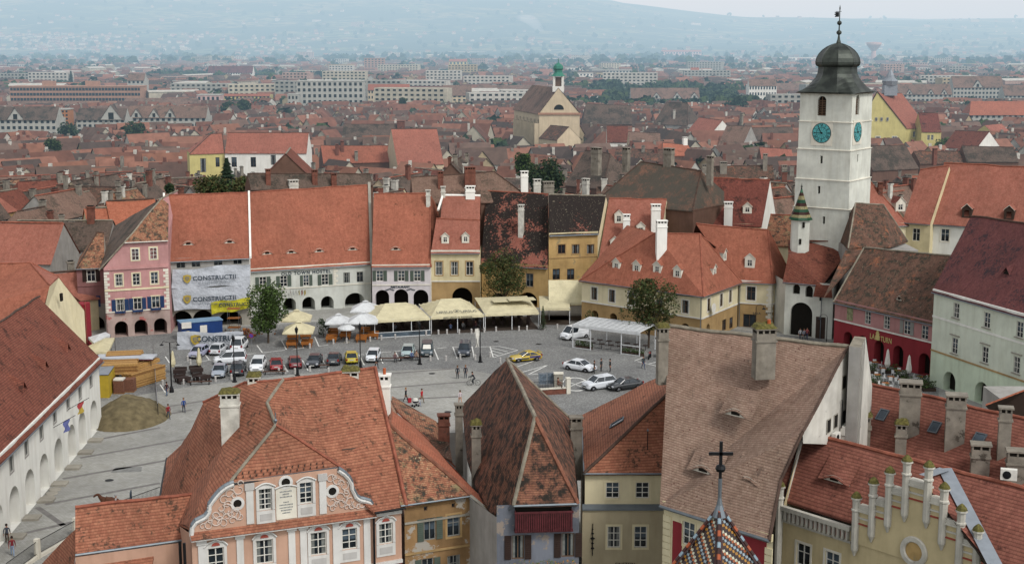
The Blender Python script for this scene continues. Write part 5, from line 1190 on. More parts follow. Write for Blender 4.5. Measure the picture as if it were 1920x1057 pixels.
tp=P(1771,884,15.4);gp=V((*(Fm@V((pu[3][0]+.6,.6,0))).xy,15.3));lft=Fm@V((pu[0][0]+1.2,.5,11.6));rgt=Fm@V((pu[7][0]-.2,.5,11.4));rv=P(1868,1070,11.6)
mb=MB();slope(mb,[gp,tp,P(1700,905,14.0),lft],mt,.03);slope(mb,[gp,rgt,rv,tp],mt,.03);rr=mb.obj('cross_roof',ro)
M['bluemetal']=plain('pale_blue_sheet_metal','83898f',.45,.3)
def band(a,b,w,up=.12):
 m2=MB();d=(b-a).normalized();s=d.cross(V((0,0,1))).normalized()*w/2;k=10
 for i in range(k):
  p,q=a.lerp(b,i/k),a.lerp(b,(i+1)/k);m2.face([p-s+V((0,0,up)),p+s+V((0,0,up)),q+s+V((0,0,up)),q-s+V((0,0,up))],M['bluemetal'])
 return m2.obj('metal_flashing',rr)
band(tp,rv,.95,.25);band(gp.lerp(tp,.1),tp,.8,.2)
mb=MB();mb.face([V((C.x,C.y,0)),V((b1.x,b1.y,0)),b1,rr1,C],M['yell']);mb.face([V((b0.x,b0.y,0)),V((A.x,A.y,0)),A,r0,b0],M['yell']);mb.obj('side_wall',h)
h=thing('chimneyed_red_roof_house','low house with red roof, two skylights and a row of tall grey chimneys','house')
r0,r1=P(1633,719,16.4),P(2010,805,16.4);dd,nn=quadn(r0,r1);p_=1.0;W=6.4
a_,c_=r0+nn*W-V((0,0,W*p_)),r1+nn*W-V((0,0,W*p_));mb=MB();slope(mb,[a_,c_,r1,r0],mt);slope(mb,[r0,r1,r1-nn*5-V((0,0,5)),r0-nn*5-V((0,0,5))],mt);ro=mb.obj('roof',h);ridge(ro,[r0,r1],M['cap_red'])
mb=MB();k0,k1=V((a_.x,a_.y,0)),V((c_.x,c_.y,0));k2,k3=k1-nn*(W+5),k0-nn*(W+5)
for p,q in((k0,k1),(k1,k2),(k2,k3),(k3,k0)):mb.face([p,q,q+V((0,0,9.8)),p+V((0,0,9.8))],M['grey_pl'])
mb.obj('wall',h);RR=Roof(a_,c_,a_.z,p_)
skylight(ro,RR,1655,778,.8,1.0);skylight(ro,RR,1753,801,.8,1.0);skylight(ro,RR,1836,823,.9,1.0)
for x,yt,yb,w,st in((1703.5,714,811,1.5,'grey'),(1789,738,830,1.35,'grey'),(1881,762,853,.85,'grey'),(1616.5,778,838,1.15,'mossgrey'),(1688,793,853,.8,'mossgrey'),(1836,830,895,1.25,'grey'),(1904,842,903,1.3,'grey')):
 q=RR.hit(x,yb-4);hh=zat(q,yt)-q.z-.4;chimney(0,0,0,w,w*.75,hh,st,'',-.25,base=q,pots=0,parent=ro)
g=thing('side_wing','orange roofed low wing in front of the mint white house at the right edge','house');mb=MB();slope(mb,[P(1848,757,11.3),P(1925,728,12.6),P(1990,735,12.6),P(2000,800,9.5),P(1860,770,10.2)],M['t_orange']);mb.obj('roof',g);mb=MB();q=P(1860,770,9);mb.box((q.x+1.5,q.y+.5,0),(q.x+10,q.y+7,9.6),M['grey_pl']);mb.obj('wall',g)
g=thing('metal_tent_roof','pale grey standing seam metal pyramid roof among the chimneys at right','roof lantern');mb=MB();t_=P(1862,862,12.6);q=P(1868,900,11);cs=[V((q.x+s*1.9,q.y+t*1.9+.8,10.9))for s,t in((-1,-1),(1,-1),(1,1),(-1,1))];tp2=V((q.x-.3,q.y+.8,12.9))
for i in range(4):
 mb.face([cs[i],cs[(i+1)%4],tp2],M['bluemetal'])
 for k in range(6):mb.bar(cs[i].lerp(cs[(i+1)%4],k/6),tp2.lerp(cs[i].lerp(cs[(i+1)%4],k/6),.1),.035,M['bluemetal'],4)
mb.obj('roof',g);mb=MB();mb.box((q.x-1.7,q.y-.9,7),(q.x+1.7,q.y+2.5,10.85),M['grey_pl']);mb.obj('wall',g)
q=RG.hit(1896,903);mb=MB();Mx=Matrix.Translation(q+V((0,.5,.35)))@Matrix.Rotation(-.3,4,'Z');mb.box((-.5,-.2,-.35),(.5,.2,.35),M['frame_white'],Mx);o=mb.obj('air_conditioner');tag(o,'white air conditioner standing alone by the roof ridge at the right edge','air conditioner');m3=MB();m3.lathe([(0,0),(.26,0),(.26,.04),(0,.06)],M['iron'],n=16);f=m3.obj('fan_grille',o);f.matrix_local=Mx@Matrix.Translation((-.12,-.2,0))@Matrix.Rotation(rad(90),4,'X')
h=thing('tiled_spire','pointed spire of brown, yellow, white and blue glazed tiles carrying an iron cross','spire')
t=NT('glazed_diamond_tiles');uv=t.coord('UV');sp=t.add('SeparateXYZ');t.link(uv,sp.inputs[0]);u_,v_=sp.outputs[0],sp.outputs[1]
row=t.math('FLOOR',t.math('MULTIPLY',v_,8.5));colm=t.math('FLOOR',t.math('MULTIPLY',u_,8.5));dgn=t.math('ADD',row,t.math('MULTIPLY',colm,1.0));mod=t.math('MODULO',t.math('ADD',dgn,400),8.0)
r=t.add('ValToRGB');r.color_ramp.interpolation='CONSTANT';els=r.color_ramp.elements;cols=[(0,'32201c'),(.25,'a8782c'),(.375,'32201c'),(.5,'8fa0a8'),(.625,'32201c'),(.75,'a05a30'),(.875,'c0bfa8')]
els[0].position=0;els[0].color=hexc(cols[0][1]);els[1].position=cols[1][0];els[1].color=hexc(cols[1][1])
for p_,c_ in cols[2:]:e_=els.new(p_);e_.color=hexc(c_)
t.link(t.math('DIVIDE',mod,8.0),r.inputs[0])
br=t.add('TexBrick',Scale=1.0,Color1=(1,1,1,1),Color2=(.8,.8,.8,1),Mortar=(.3,.3,.3,1));br.inputs['Brick Width'].default_value=1/8.5;br.inputs['Row Height'].default_value=1/8.5;br.inputs['Mortar Size'].default_value=.012;t.link(uv,br.inputs['Vector'])
M['diamond']=t.done(t.mix(1.0,r.outputs[0],br.outputs['Color'],'MULTIPLY'),.45);t.b.inputs['Specular IOR Level'].default_value=.4
M['glz_brown']=plain('brown_glazed_tile','3a2421',.35)
Y0=52.0;ap=AT(1349,951,Y0);zb=ap.z-5.0;R_=3.5;mb=MB();rot=rad(-90-8);N=8
pts=[V((ap.x+R_*math.cos(rot+2*math.pi*k/N),ap.y+R_*math.sin(rot+2*math.pi*k/N),zb))for k in range(N)]
k8=[0,2,4,6];sq=[pts[k]for k in k8]
for i in range(4):mb.face([sq[i],sq[(i+1)%4],ap],M['diamond'])
mb.face([p-V((0,0,.05))for p in sq[::-1]],M['wood_dark']);ro=mb.obj('tiled_roof',h)
for i in range(4):
 m2=MB();a,b=sq[i],ap;out=V((sq[i].x-ap.x,sq[i].y-ap.y,0)).normalized();sd=out.cross(V((0,0,1)))
 n=26
 for k in range(n):
  p,q=a.lerp(b,k/n),a.lerp(b,(k+1.1)/n);m2.bar(p+out*.03+V((0,0,.03)),q+out*.03+V((0,0,.03)),.075,[M['glz_brown'],plain('orange_glazed_tile','9a4f30',.4),M['glz_brown'],plain('pale_blue_glazed_tile','7f929c',.4)][k%4],6)
 n_=out*.02
 for s in(-1,1):m2.face([a+sd*s*.06+n_,a+sd*s*.27-out*.18+n_*2.2,b+sd*s*.1,b+sd*s*.02],M['glz_brown'])
 m2.obj('hip_tiles',ro)
mb=MB();s_=Y0/CT/FPX;mb.lathe([(.3,ap.z-.35),(.12,ap.z+.12),(.07,ap.z+.4),(.075,ap.z+1.2)],M['zinc'],(ap.x,ap.y),8)
zb_=ap.z;px=.0222;mb.lathe([(.06,zb_+.2),(.06,zb_+1.45),(.16,zb_+1.48),(.21,zb_+1.6),(.16,zb_+1.72),(.06,zb_+1.76)],M['iron'],(ap.x,ap.y),12)
mb.box((ap.x-.06,ap.y-.05,zb_+1.7),(ap.x+.06,ap.y+.05,zb_+2.68),M['iron']);mb.box((ap.x-.47,ap.y-.05,zb_+2.13),(ap.x+.47,ap.y+.048,zb_+2.25),M['iron'])
mb.obj('iron_cross',ro)
mb=MB();cc=[p*.86+V((ap.x,ap.y,zb))*.14 for p in sq]
for i in range(4):
 a,b=cc[i],cc[(i+1)%4];mb.face([V((a.x,a.y,0)),V((b.x,b.y,0)),V((b.x,b.y,zb)),V((a.x,a.y,zb))],M['stone'])
mb.obj('spire_shaft',h)
HAZE=True
def T(x,y):
 if y<250:base=0.0
 else:s=min(1,(y-250)/170);base=-6*s*s*(3-2*s)
 if y>3800:
  az=x/y;s=min(1,(y-3800)/4400);s=s*s*(3-2*s)
  t=max(0,min(1,(az+.02)/.20));t=t*t*(3-2*t);hh=350*(1-t)+172*t
  if az<-.1:hh+=60*min(1,(-.1-az)/.3)
  n=noise.noise(V((x/1500,y/1500,3)))*1.0+noise.noise(V((x/420,y/420,9)))*.35
  base+=hh*s*(1+.12*n)+22*n*s
  if y>8800:base-=(y-8800)*.02
 return base
xs=sorted(set([round(s*12000*(i/60)**2.2,2)for i in range(61)for s in(-1,1)]))
ys=[-600,-200,0,100,200,249]+[250+12*i for i in range(16)]+[450*(1.055**i)for i in range(62)]
m=MB();rows=[[V((x,y,T(x,y)))for x in xs]for y in ys]
t=NT('terrain_ground');ob=t.coord();sp=t.add('SeparateXYZ');t.link(ob,sp.inputs[0])
n1=t.noise(ob,.0035,6,.6);n2=t.noise(ob,.02,4,.6);vo=t.add('TexVoronoi',Scale=.004);t.link(ob,vo.inputs['Vector'])
near=t.mix(t.ramp(n2,.4,.6),hexc('4b4a42'),hexc('3c4433'))
fld=t.mix(t.ramp(vo.outputs['Color'],.3,.7),hexc('56603a'),hexc('6e6a48'));far=t.mix(t.ramp(n1,.46,.56),hexc('26331f'),fld)
far=t.mix(t.ramp(n2,.42,.6),far,hexc('222d1c'))
f=t.math('MULTIPLY',sp.outputs[1],1/6000)
MG=t.done(t.mix(t.ramp(f,.3,.5),near,far),.95)
m.grid(rows,MG);me=m.mesh('ground',smooth=True,merge=True);structure('ground',me)
t=NT('square_paving');ob=t.coord();n1=t.noise(ob,.12,5,.6);br=t.add('TexBrick',Scale=1.0,Color1=hexc('a9a8a2'),Color2=hexc('98978f'),Mortar=hexc('73726c'));br.inputs['Brick Width'].default_value=.34;br.inputs['Row Height'].default_value=.24;br.inputs['Mortar Size'].default_value=.012;t.link(ob,br.inputs['Vector'])
col=t.mix(t.ramp(n1,.35,.7),br.outputs['Color'],t.mix(1.0,br.outputs['Color'],(.72,.72,.73,1),'MULTIPLY'));n3=t.noise(ob,.9,4,.7);col=t.mix(t.ramp(n3,.5,.7,(0,0,0,1),(.6,.6,.6,1)),col,hexc('86847c'));n8=t.noise(ob,.035,4,.7);col=t.mix(t.ramp(n8,.4,.6,(0,0,0,1),(.6,.6,.6,1)),col,t.mix(1.0,col,(.78,.78,.79,1),'MULTIPLY'))
M['pave']=t.done(col,.85)
t=NT('dark_cobbles');ob=t.coord();n1=t.noise(ob,.15,5,.6);vo=t.add('TexVoronoi',Scale=4.2);t.link(ob,vo.inputs['Vector'])
col=t.mix(t.ramp(vo.outputs['Distance'],.25,.55),hexc('8e8e8b'),hexc('72726f'));col=t.mix(t.ramp(n1,.35,.7),col,t.mix(1.0,col,(.7,.7,.72,1),'MULTIPLY'));t.bump(vo.outputs['Distance'],.35,.03);M['cobble']=t.done(col,.8)
M['patch']=plain('repaired_paving_patch','77777480'[:6],.9,0,.3,2);M['band']=plain('dark_paving_band','6e6b68',.85,0,.2);M['line']=plain('road_marking_white','cfcfc9',.8,0,.25,1.2);M['sandc']=plain('heap_sand','625841',1,0,.35,1.2)
def sheet(name,pix,mat,z,kind='structure'):
 mb=MB();q=[P(x,y,z)if not isinstance(x,V)else x for x,y in pix];
 if newell(q).z<0:q=q[::-1]
 mb.face(q,mat,[(p.x,p.y)for p in q]);o=mb.obj(name);o['kind']=kind;return o
mb=MB();q=[V((-62,88,.004)),V((40,88,.004)),V((62,172,.004)),V((62,236,.004)),V((-75,236,.004)),V((-75,150,.004))];mb.face(q,M['pave']);o=mb.obj('square_paving');o['kind']='structure'
sheet('road',[(150,760),(330,728),(560,700),(860,690),(985,712),(1040,780),(1300,790),(1330,700),(1760,760),(1760,660),(1560,640),(1480,628),(1330,612),(1080,588),(1000,590),(640,600),(300,622),(150,640)],M['cobble'],.008)
def gline(name,a,b,w,mat,z=.014):
 p,q=P(*a,z),P(*b,z);d=(q-p).normalized();s=V((-d.y,d.x,0))*w/2;mb=MB();mb.face([p-s,q-s,q+s,p+s],mat);o=mb.obj(name);o['kind']='structure';return o
for a,b in(((180,824),(300,801)),((150,858),(352,822)),((118,897),(320,861)),((85,945),(300,905)),((33,1002),(135,978)),((300,764),(440,742)),((730,700),(860,690)),((732,726),(880,715)),((737,749),(862,743)),((200,795),(360,768)),((70,950),(120,985))):gline('paving_band',a,b,.55,M['band'],.012)
L_=lambda a,b,w=.16:gline('parking_line',a,b,w,M['line'],.016)
for a,b in(((482,647),(492,661)),((492,661),(534,656)),((528,638),(537,655)),((549,655),(567,652)),((562,639),(569,652)),((590,631),(598,649)),((598,649),(615,646)),((462,664),(480,662)),((385,665),(393,675)),((310,668),(318,680)),((298,689),(313,686)),((328,685),(341,683)),((375,678),(396,674)),((424,692),(432,705)),((460,687),(468,700)),((532,683),(540,697)),((567,675),(578,695)),((603,672),(612,686)),((673,664),(683,684)),((710,661),(718,681)),((741,659),(750,674)),((741,658),(751,657)),((779,655),(785,669)),((814,654),(822,674)),((820,653),(836,651)),((716,660),(733,659)),((849,650),(857,672)),((849,650),(860,650)),((885,649),(889,669)),((895,650),(936,649)),((919,650),(925,670)),((925,670),(971,656)),((936,649),(971,656)),((921,652),(953,659)),((922,657),(943,663)),((924,663),(936,667)),((970,687),(1013,672)),((980,697),(1027,684)),((1027,684),(990,702)),((990,702),(1055,697)),((1055,697),(1008,708)),((1190,676),(1205,670)),((1195,677),(1232,686)),((1215,682),(1245,675)),((672,665),(682,664)),((300,720),(310,735))):L_(a,b)
for i,(x,y)in enumerate(((205,900),(440,760),(810,700),(930,640),(1010,645),(620,668),(840,772),(1250,700))):
 mb=MB();c=P(x,y,0);mb.lathe([(0,.02),(.42,.02),(.44,.012)],M['iron'],(c.x,c.y),16);tag(mb.obj('manhole_cover'),'dark round manhole cover set in the paving of the square','manhole cover','manhole covers in the square')
for i,(x,y,w,d)in enumerate(((700,645,5,2),(930,632,7,1.2),(1000,660,3,4),(560,668,6,1.5),(360,640,4,5),(240,880,3,2),(1120,662,6,2))):
 c=P(x,y,.012);mb=MB();mb.face([c+V((-w/2,-d/2,0)),c+V((w/2,-d/2+.4,0)),c+V((w/2-.3,d/2,0)),c+V((-w/2,d/2-.2,0))],M['patch']);o=mb.obj('paving_patch');o['kind']='structure'
c=P(1079,720,0);mb=MB();N=32;r0,r1=1.45,1.62
for k in range(N):
 t0,t1=2*math.pi*k/N,2*math.pi*(k+1)/N;mb.face([V((c.x+r*math.cos(t)*1.15,c.y+r*math.sin(t)*2.0,.018))for r,t in((r0,t0),(r1,t0),(r1,t1),(r0,t1))])if 0 else mb.face([V((c.x+r*math.cos(t)*1.1,c.y+r*math.sin(t)*2.2,.018))for r,t in((r0,t0),(r1,t0),(r1,t1),(r0,t1))],M['line'])
o=mb.obj('round_marking');o['kind']='structure';L_((1062,714),(1097,727));L_((1062,727),(1096,713))
LEAF={}
def leafmat(name,a,b):
 if name in MATS:return MATS[name]
 t=NT(name);ob=t.coord();n=t.noise(ob,1.1,4,.7);t.b.inputs['Transmission Weight'].default_value=0
 return t.done(t.ramp(n,.35,.68,hexc(a),hexc(b)),.8)
M['lf1']=leafmat('leaves_mid_green','222f18','425229');M['lf2']=leafmat('leaves_bright_green','2b3c1a','50682c');M['lf3']=leafmat('leaves_autumn_green','33341c','5d5630');M['lf4']=leafmat('needles_dark_green','1c2a20','33452f')
M['bark']=plain('tree_bark','4b4036',1,0,.3,4)
def crown_mesh(w,h,n,leaf,mats,seed,cone=False,z0=0):
 rnd=random.Random(seed);mb=MB();blobs=[]
 for k in range(26):
  a=rnd.uniform(0,6.28);zz=rnd.uniform(-.95,1.0);rr=(1-zz*zz*.8)**.5*rnd.uniform(.35,1.12)
  if cone:f=k/25;rr=(1-f)**.9*rnd.uniform(.3,1.0);zz=-1.1+2.35*f
  blobs.append((w/2*rr*.72*math.cos(a),w/2*rr*.72*math.sin(a),z0+h/2+h/2*zz*.75,w*rnd.uniform(.11,.25)*(max(.12,.85-.8*(zz+1)/2.2)if cone else 1)))
 if cone:
  for k in range(n):
   f=rnd.random()**1.25;a=rnd.uniform(0,6.28);r=(1-f)**.9*w/2*(rnd.random()**.45)*(.78+.22*math.sin(f*60));c=V((r*math.cos(a),r*math.sin(a),z0+h*f-r*.25));u=V((math.cos(a),math.sin(a),-.35))*leaf*rnd.uniform(.8,1.6);v=V((-math.sin(a),math.cos(a),rnd.uniform(-.4,.4)))*leaf*.5
   mb.face([c-u,c-v,c+u,c+v],rnd.choice(mats))
  return mb
 for k in range(n):
  bx,by,bz,br=rnd.choice(blobs);d=V((rnd.gauss(0,1),rnd.gauss(0,1),rnd.gauss(0,1))).normalized()*br*rnd.uniform(.75,1.12)
  c=V((bx,by,bz))+d;u=V((rnd.gauss(0,1),rnd.gauss(0,1),rnd.gauss(0,.6))).normalized();v=u.cross(V((rnd.gauss(0,1),rnd.gauss(0,1),rnd.gauss(0,1)))).normalized();s=leaf*rnd.uniform(.6,1.3)
  mb.face([c-u*s,c-v*s*.6,c+u*s,c+v*s*.6],rnd.choice(mats))
 return mb
def tree(name,label,base,w,h,trunk,seed=1,mats=('lf1','lf2'),n=2600,leaf=.2,cone=False,group=None,tr=.16):
 g=thing(name,label,'tree',group,loc=base);rnd=random.Random(seed)
 mb=MB();mb.bar((0,0,0),(.1,.05,trunk+h*.25),tr,M['bark'],8,tr*.6)
 for k in range(7):
  a=k*.9+seed;z=trunk*(.8+.08*k);mb.bar((.05,0,z),(math.cos(a)*w*.32,math.sin(a)*w*.32,z+h*(.25+.06*k)),tr*.5,M['bark'],5,tr*.15)
 mb.obj('trunk',g);crown_mesh(w,h,n,leaf,[M[m_]for m_ in mats],seed,cone,trunk*.92).obj('crown',g);return g
tree('leafy_tree','round green tree with dense crown in front of the hostel arches',P(503,643),6.9,6.5,2.0,3,('lf1','lf2'),6500,.17)
tree('leafy_tree','broad olive green tree before the low black roofed house',V((P(944,560,3).x,216,0)),7.8,8.6,2.0,8,('lf3','lf1'),6000,.17)
tree('leafy_tree','tall brownish green tree beside the white pergola',P(1216,652),7.6,9.6,1.8,14,('lf3','lf1'),6000,.18)
M['tyre']=plain('tyre_rubber','1a1a1b',.9);M['rim']=plain('alloy_rim','8b8d90',.35,.7);M['lamp']=plain('headlight_lens','b9bcc0',.15);M['tail']=plain('tail_light_red','7c1515',.3);M['plate']=plain('number_plate','b5b5b0',.6);M['carglass']=glass_dark('car_glass','20272c',.08)
CARS={}
def car_parts(kind):
 if kind in CARS:return CARS[kind]
 K=dict(hatch=(3.9,1.70,1.46,[(-1.95,.55),(-1.9,.82),(-1.0,.95),(1.75,1.0),(1.93,.85),(1.95,.5)],[(-1.05,.95),(-.35,1.42),(1.35,1.46),(1.85,1.0)]),sedan=(4.5,1.75,1.43,[(-2.25,.52),(-2.2,.78),(-1.1,.93),(1.3,.98),(2.15,.96),(2.25,.55)],[(-1.15,.93),(-.4,1.38),(.9,1.42),(1.65,.98)]),suv=(4.3,1.80,1.66,[(-2.15,.62),(-2.1,.95),(-1.1,1.08),(1.95,1.12),(2.13,.95),(2.15,.55)],[(-1.2,1.08),(-.5,1.60),(1.6,1.64),(2.05,1.12)]),mpv=(4.35,1.78,1.80,[(-2.18,.55),(-2.1,.88),(-1.3,1.03),(2.0,1.08),(2.16,1.0),(2.18,.5)],[(-1.45,1.03),(-.55,1.72),(1.9,1.80),(2.1,1.08)]),van=(5.2,1.95,2.3,[(-2.6,.6),(-2.5,1.0),(-1.9,1.2),(2.5,1.25),(2.6,1.2),(2.6,.5)],[(-1.95,1.2),(-1.2,2.1),(2.5,2.3),(2.58,1.25)]),coupe=(4.4,1.75,1.30,[(-2.2,.5),(-2.15,.74),(-.7,.86),(1.5,.92),(2.1,.93),(2.2,.55)],[(-.75,.86),(.05,1.25),(.85,1.28),(1.75,.92)]))[kind]
 Ln,Wd,Ht,belt,cab=K;hw=Wd/2;zb=.24
 body=MB();BM='BODY'
 st=[]
 x0,x1=belt[0][0],belt[-1][0]
 def zt(x):
  for i in range(len(belt)-1):
   if belt[i][0]<=x<=belt[i+1][0]:f_=(x-belt[i][0])/(belt[i+1][0]-belt[i][0]+1e-9);return belt[i][1]*(1-f_)+belt[i+1][1]*f_
  return belt[-1][1]
 N=22;xs_=[x0+(x1-x0)*i/N for i in range(N+1)];wx=(-x1*.62,x1*.62)
 rows=[]
 for x in xs_:
  e=min(1,(x-x0)/.35,(x1-x)/.35);e=max(0,e)**.5;w=hw*(.82+.18*e);z=zt(x);zbb=zb+.12*(1-e)
  arch=0
  for wc in wx:
   dxx=abs(x-wc)
   if dxx<.40:arch=max(arch,(.40**2-dxx**2)**.5)
  zl=max(zbb,arch+.30-.02 if arch else zbb)
  rows.append([V((x,-w*.9,zl)),V((x,-w,max(zl,.45))),V((x,-w*1.0,max(zl+.02,z-.22))),V((x,-w*.93,z-.04)),V((x,-w*.6,z+.015)),V((x,0,z+.03)),V((x,w*.6,z+.015)),V((x,w*.93,z-.04)),V((x,w,max(zl+.02,z-.22))),V((x,w,max(zl,.45))),V((x,w*.9,zl))])
 body.grid([r[::-1]for r in rows],BM);body.face(rows[0][::-1][::-1],BM);body.face(rows[-1][::-1],BM)
 (ax,az),(bx,bz),(cx,cz),(dx_,dz)=cab;iw=hw*.90;tw=hw*.74
 cn=lambda s:[V((ax,s*iw,az)),V((bx,s*tw,bz)),V((cx,s*tw,cz)),V((dx_,s*iw,dz))]
 Lp,Rp=cn(-1),cn(1);ex=.05
 body.face([Lp[1],Lp[2],Rp[2],Rp[1]],BM);body.face([Lp[1]-V((0,0,-.04)),Lp[2]+V((0,0,.04)),Rp[2]+V((0,0,.04)),Rp[1]+V((0,0,.04))],BM)
 for s in(Lp,Rp):
  body.bar(s[0],s[1],.035,BM,5);body.bar(s[1],s[2],.045,BM,5);body.bar(s[2],s[3],.05,BM,5)
  mid=(s[1].lerp(s[2],.45),s[0].lerp(s[3],.47));body.bar(mid[0],mid[1],.035,BM,5)
 if kind=='van':
  for s in(Lp,Rp):q=[s[1].lerp(s[2],.4),s[2],s[3],s[0].lerp(s[3],.38)];o_=V((0,.03 if s is Rp else-.03,0));body.face([p+o_ for p in(q if s is Lp else q[::-1])],BM)
 if kind=='coupe':
  body.box((2.0,-hw*.8,1.12),(2.2,hw*.8,1.15),BM);body.box((2.05,-hw*.6,.93),(2.1,-hw*.55,1.12),BM);body.box((2.05,hw*.55,.93),(2.1,hw*.6,1.12),BM)
 gl=MB();g=M['carglass'];k=.985
 gl.face([Rp[0],Lp[0],Lp[1],Rp[1]],g);gl.face([Lp[3],Rp[3],Rp[2],Lp[2]],g);gl.face(Lp,g);gl.face(Rp[::-1],g)
 mir=MB()
 for s in(-1,1):mir.box((ax+.35,s*hw*.93 if s>0 else-hw*1.08,az-.02),(ax+.47,s*hw*1.08 if s>0 else-hw*.93,az+.13),BM)
 fl=MB();[fl.box((x0+.02,s*hw*.72-.16,belt[1][1]-.2),(x0+.16,s*hw*.72+.16,belt[1][1]-.04),M['lamp'])for s in(-1,)]
 fr=MB();fr.box((x0+.02,hw*.72-.16,belt[1][1]-.2),(x0+.16,hw*.72+.16,belt[1][1]-.04),M['lamp'])
 tl=MB();tl.box((x1-.16,-hw*.8-.1,belt[-2][1]-.26),(x1-.0,-hw*.8+.12,belt[-2][1]-.0),M['tail']);tr_=MB();tr_.box((x1-.16,hw*.8-.12,belt[-2][1]-.26),(x1-.0,hw*.8+.1,belt[-2][1]-.0),M['tail'])
 pf=MB();pf.box((x0-.02,-.26,.38),(x0+.01,.26,.5),M['plate']);pr=MB();pr.box((x1-.01,-.26,.62),(x1+.02,.26,.74),M['plate'])
 gr=MB();gr.box((x0-.012,-hw*.45,.52),(x0+.03,hw*.45,.64),M['tyre']);gr.box((x0-.01,-hw*.6,.27),(x0+.03,hw*.6,.36),M['tyre'])
 wh=MB();wh.lathe([(0,-.1),(.30,-.1),(.33,-.06),(.33,.06),(.30,.1),(0,.1)],M['tyre'],n=18)
 ri=MB();ri.lathe([(0,-.03),(.07,-.02),(.2,.0),(.21,-.03)],M['rim'],n=12)
 for a in range(5):ri.bar((0,0,-.02),(.19*math.cos(a*1.257),.19*math.sin(a*1.257),-.02),.025,M['rim'],4)
 CARS[kind]=(body,[('windows',gl.mesh('windows'))],[('side_mirrors',mir)],[('headlight',fl.mesh('headlight')),('headlight',fr.mesh('headlight')),('tail_light',tl.mesh('tail_light')),('tail_light',tr_.mesh('tail_light')),('number_plate',pf.mesh('number_plate')),('number_plate',pr.mesh('number_plate')),('grille',gr.mesh('grille'))],wh.mesh('tyre',True),ri.mesh('rim',True),wx,hw)
 return CARS[kind]
def repaint(mb,mat,name):
 n=MB();n.v,n.f,n.uv,n.mi=mb.v,mb.f,mb.uv,mb.mi;n.mats=[mat if m_=='BODY' else m_ for m_ in mb.mats];return n.mesh(name)
BC={}
def car(kind,hexcol,px,py,rz,label,scale=1.0,deco=None):
 body,gl,mir,rest,wh,ri,wx,hw=car_parts(kind);mat=paint('car_paint_'+hexcol,hexcol)
 g=thing('parked_car' if kind!='van' else 'parked_van',label,'car' if kind!='van' else 'van','cars parked on the square',loc=P(px,py),rz=rad(rz))
 if scale!=1:g.scale=(scale,)*3
 k=(kind,hexcol)
 if k not in BC:BC[k]=(repaint(body,mat,'body'),repaint(mir[0][1],mat,'side_mirrors'))
 newobj('body',BC[k][0],g);newobj('side_mirrors',BC[k][1],g)
 for n,me in gl+rest:newobj(n,me,g)
 for wc in wx:
  for s in(-1,1):
   w=newobj('wheel',wh,g);w.matrix_local=Matrix.Translation((wc,s*(hw-.08),.33))@Matrix.Rotation(rad(90 if s>0 else-90)*-1*-1,4,'X');r=newobj('rim',ri,w);r.location=(0,0,-.085)
 return g
car('hatch','9c9eb2',373,668,80,'silver lilac small car wrapped in shade, leftmost of the back row by the banner fence')
car('hatch','c4c7ca',410,662,-95,'silver hatchback seen from behind, just left of the white box van')
car('mpv','dcdedf',449,655,-90,'white boxy van seen from behind, in front of the banner fence',1.05)
car('mpv','d8dbde',432,681,8,'white minivan standing sideways, nose to the left')
car('sedan','8f98a3',412,703,95,'silver saloon facing the viewer, left end of the front parking row')
car('suv','23252b',447,700,-85,'black off-roader seen from behind, next to the silver saloon')
car('suv','dfe2e3',484,693,92,'white off-roader with roof rails facing the viewer')
car('hatch','8e2a2c',518,691,-80,'bright red hatchback seen from behind, left of the dark red one')
car('hatch','6e2028',553,687,-78,'dark red hatchback seen from behind beside a lamp post')
car('sedan','2a2e35',590,684,90,'black saloon facing the viewer, right of the dark red hatchback')
car('sedan','33383c',627,680,-88,'dark grey saloon half hidden behind a mossy chimney')
car('hatch','b5a51e',659,678,-82,'bright yellow hatchback seen from behind')
car('hatch','d6dadd',700,675,88,'white hatchback facing the viewer, right of the yellow one')
car('hatch','9db0ae',765,667,90,'pale mint hatchback facing the viewer near the benches')
car('mpv','34444a',801,664,92,'dark teal estate car with white sunshade in its windscreen',.95)
car('mpv','2f3743',871,664,88,'dark blue people carrier alone in its bay',.95)
car('coupe','b49a1c',985,676,22,'yellow rally coupe with dark stripes and a rear spoiler')
car('sedan','dcdfe2',1087,694,145,'white saloon crossing the cobbles, nose to the lower right')
car('suv','c6cace',1123,728,28,'silver off-roader at the corner, nose to the lower left')
car('sedan','202325',1172,729,25,'black saloon partly hidden behind the red roof edge')
car('van','dcdfe1',1078,634,40,'white delivery van behind the left end of the white pergola',.9)
fc_=car('sedan','9aa3ab',872,303,10,'pale car parked in the far street beyond the roofs');fc_['group']='cars in the far street';fc_.location.z=T(fc_.location.x,fc_.location.y)
q=P(801,664);mb=MB();Mx=Matrix.Translation(q)@Matrix.Rotation(rad(92),4,'Z')@Matrix.Scale(.95,4);mb.face([Mx@V(p)for p in((-1.42,-.6,1.13),(-1.42,.6,1.13),(-.72,.52,1.63),(-.72,-.52,1.63))],M['frame_white']);par=[o for o in bpy.data.objects if o.get('label','').startswith('dark teal estate')][0];o=mb.obj('sunshade');o.parent=par;bpy.context.view_layer.update();o.matrix_parent_inverse=par.matrix_world.inverted()
par=[o for o in bpy.data.objects if o.get('label','').startswith('yellow rally')][0]
mb=MB()
for s in(-1,1):
 for x0,x1,z0,z1,mt in((-1.2,.2,.42,.6,M['ink']),(.3,1.9,.5,.82,plain('violet_livery','4a4668',.5)),(-1.9,-.9,.55,.7,M['frame_white']),(1.3,1.9,.4,.5,plain('red_livery','7c2222',.5))):
  ya,yb=sorted((s*.865,s*.885));mb.box((x0,ya,z0),(x1,yb,z1),mt)
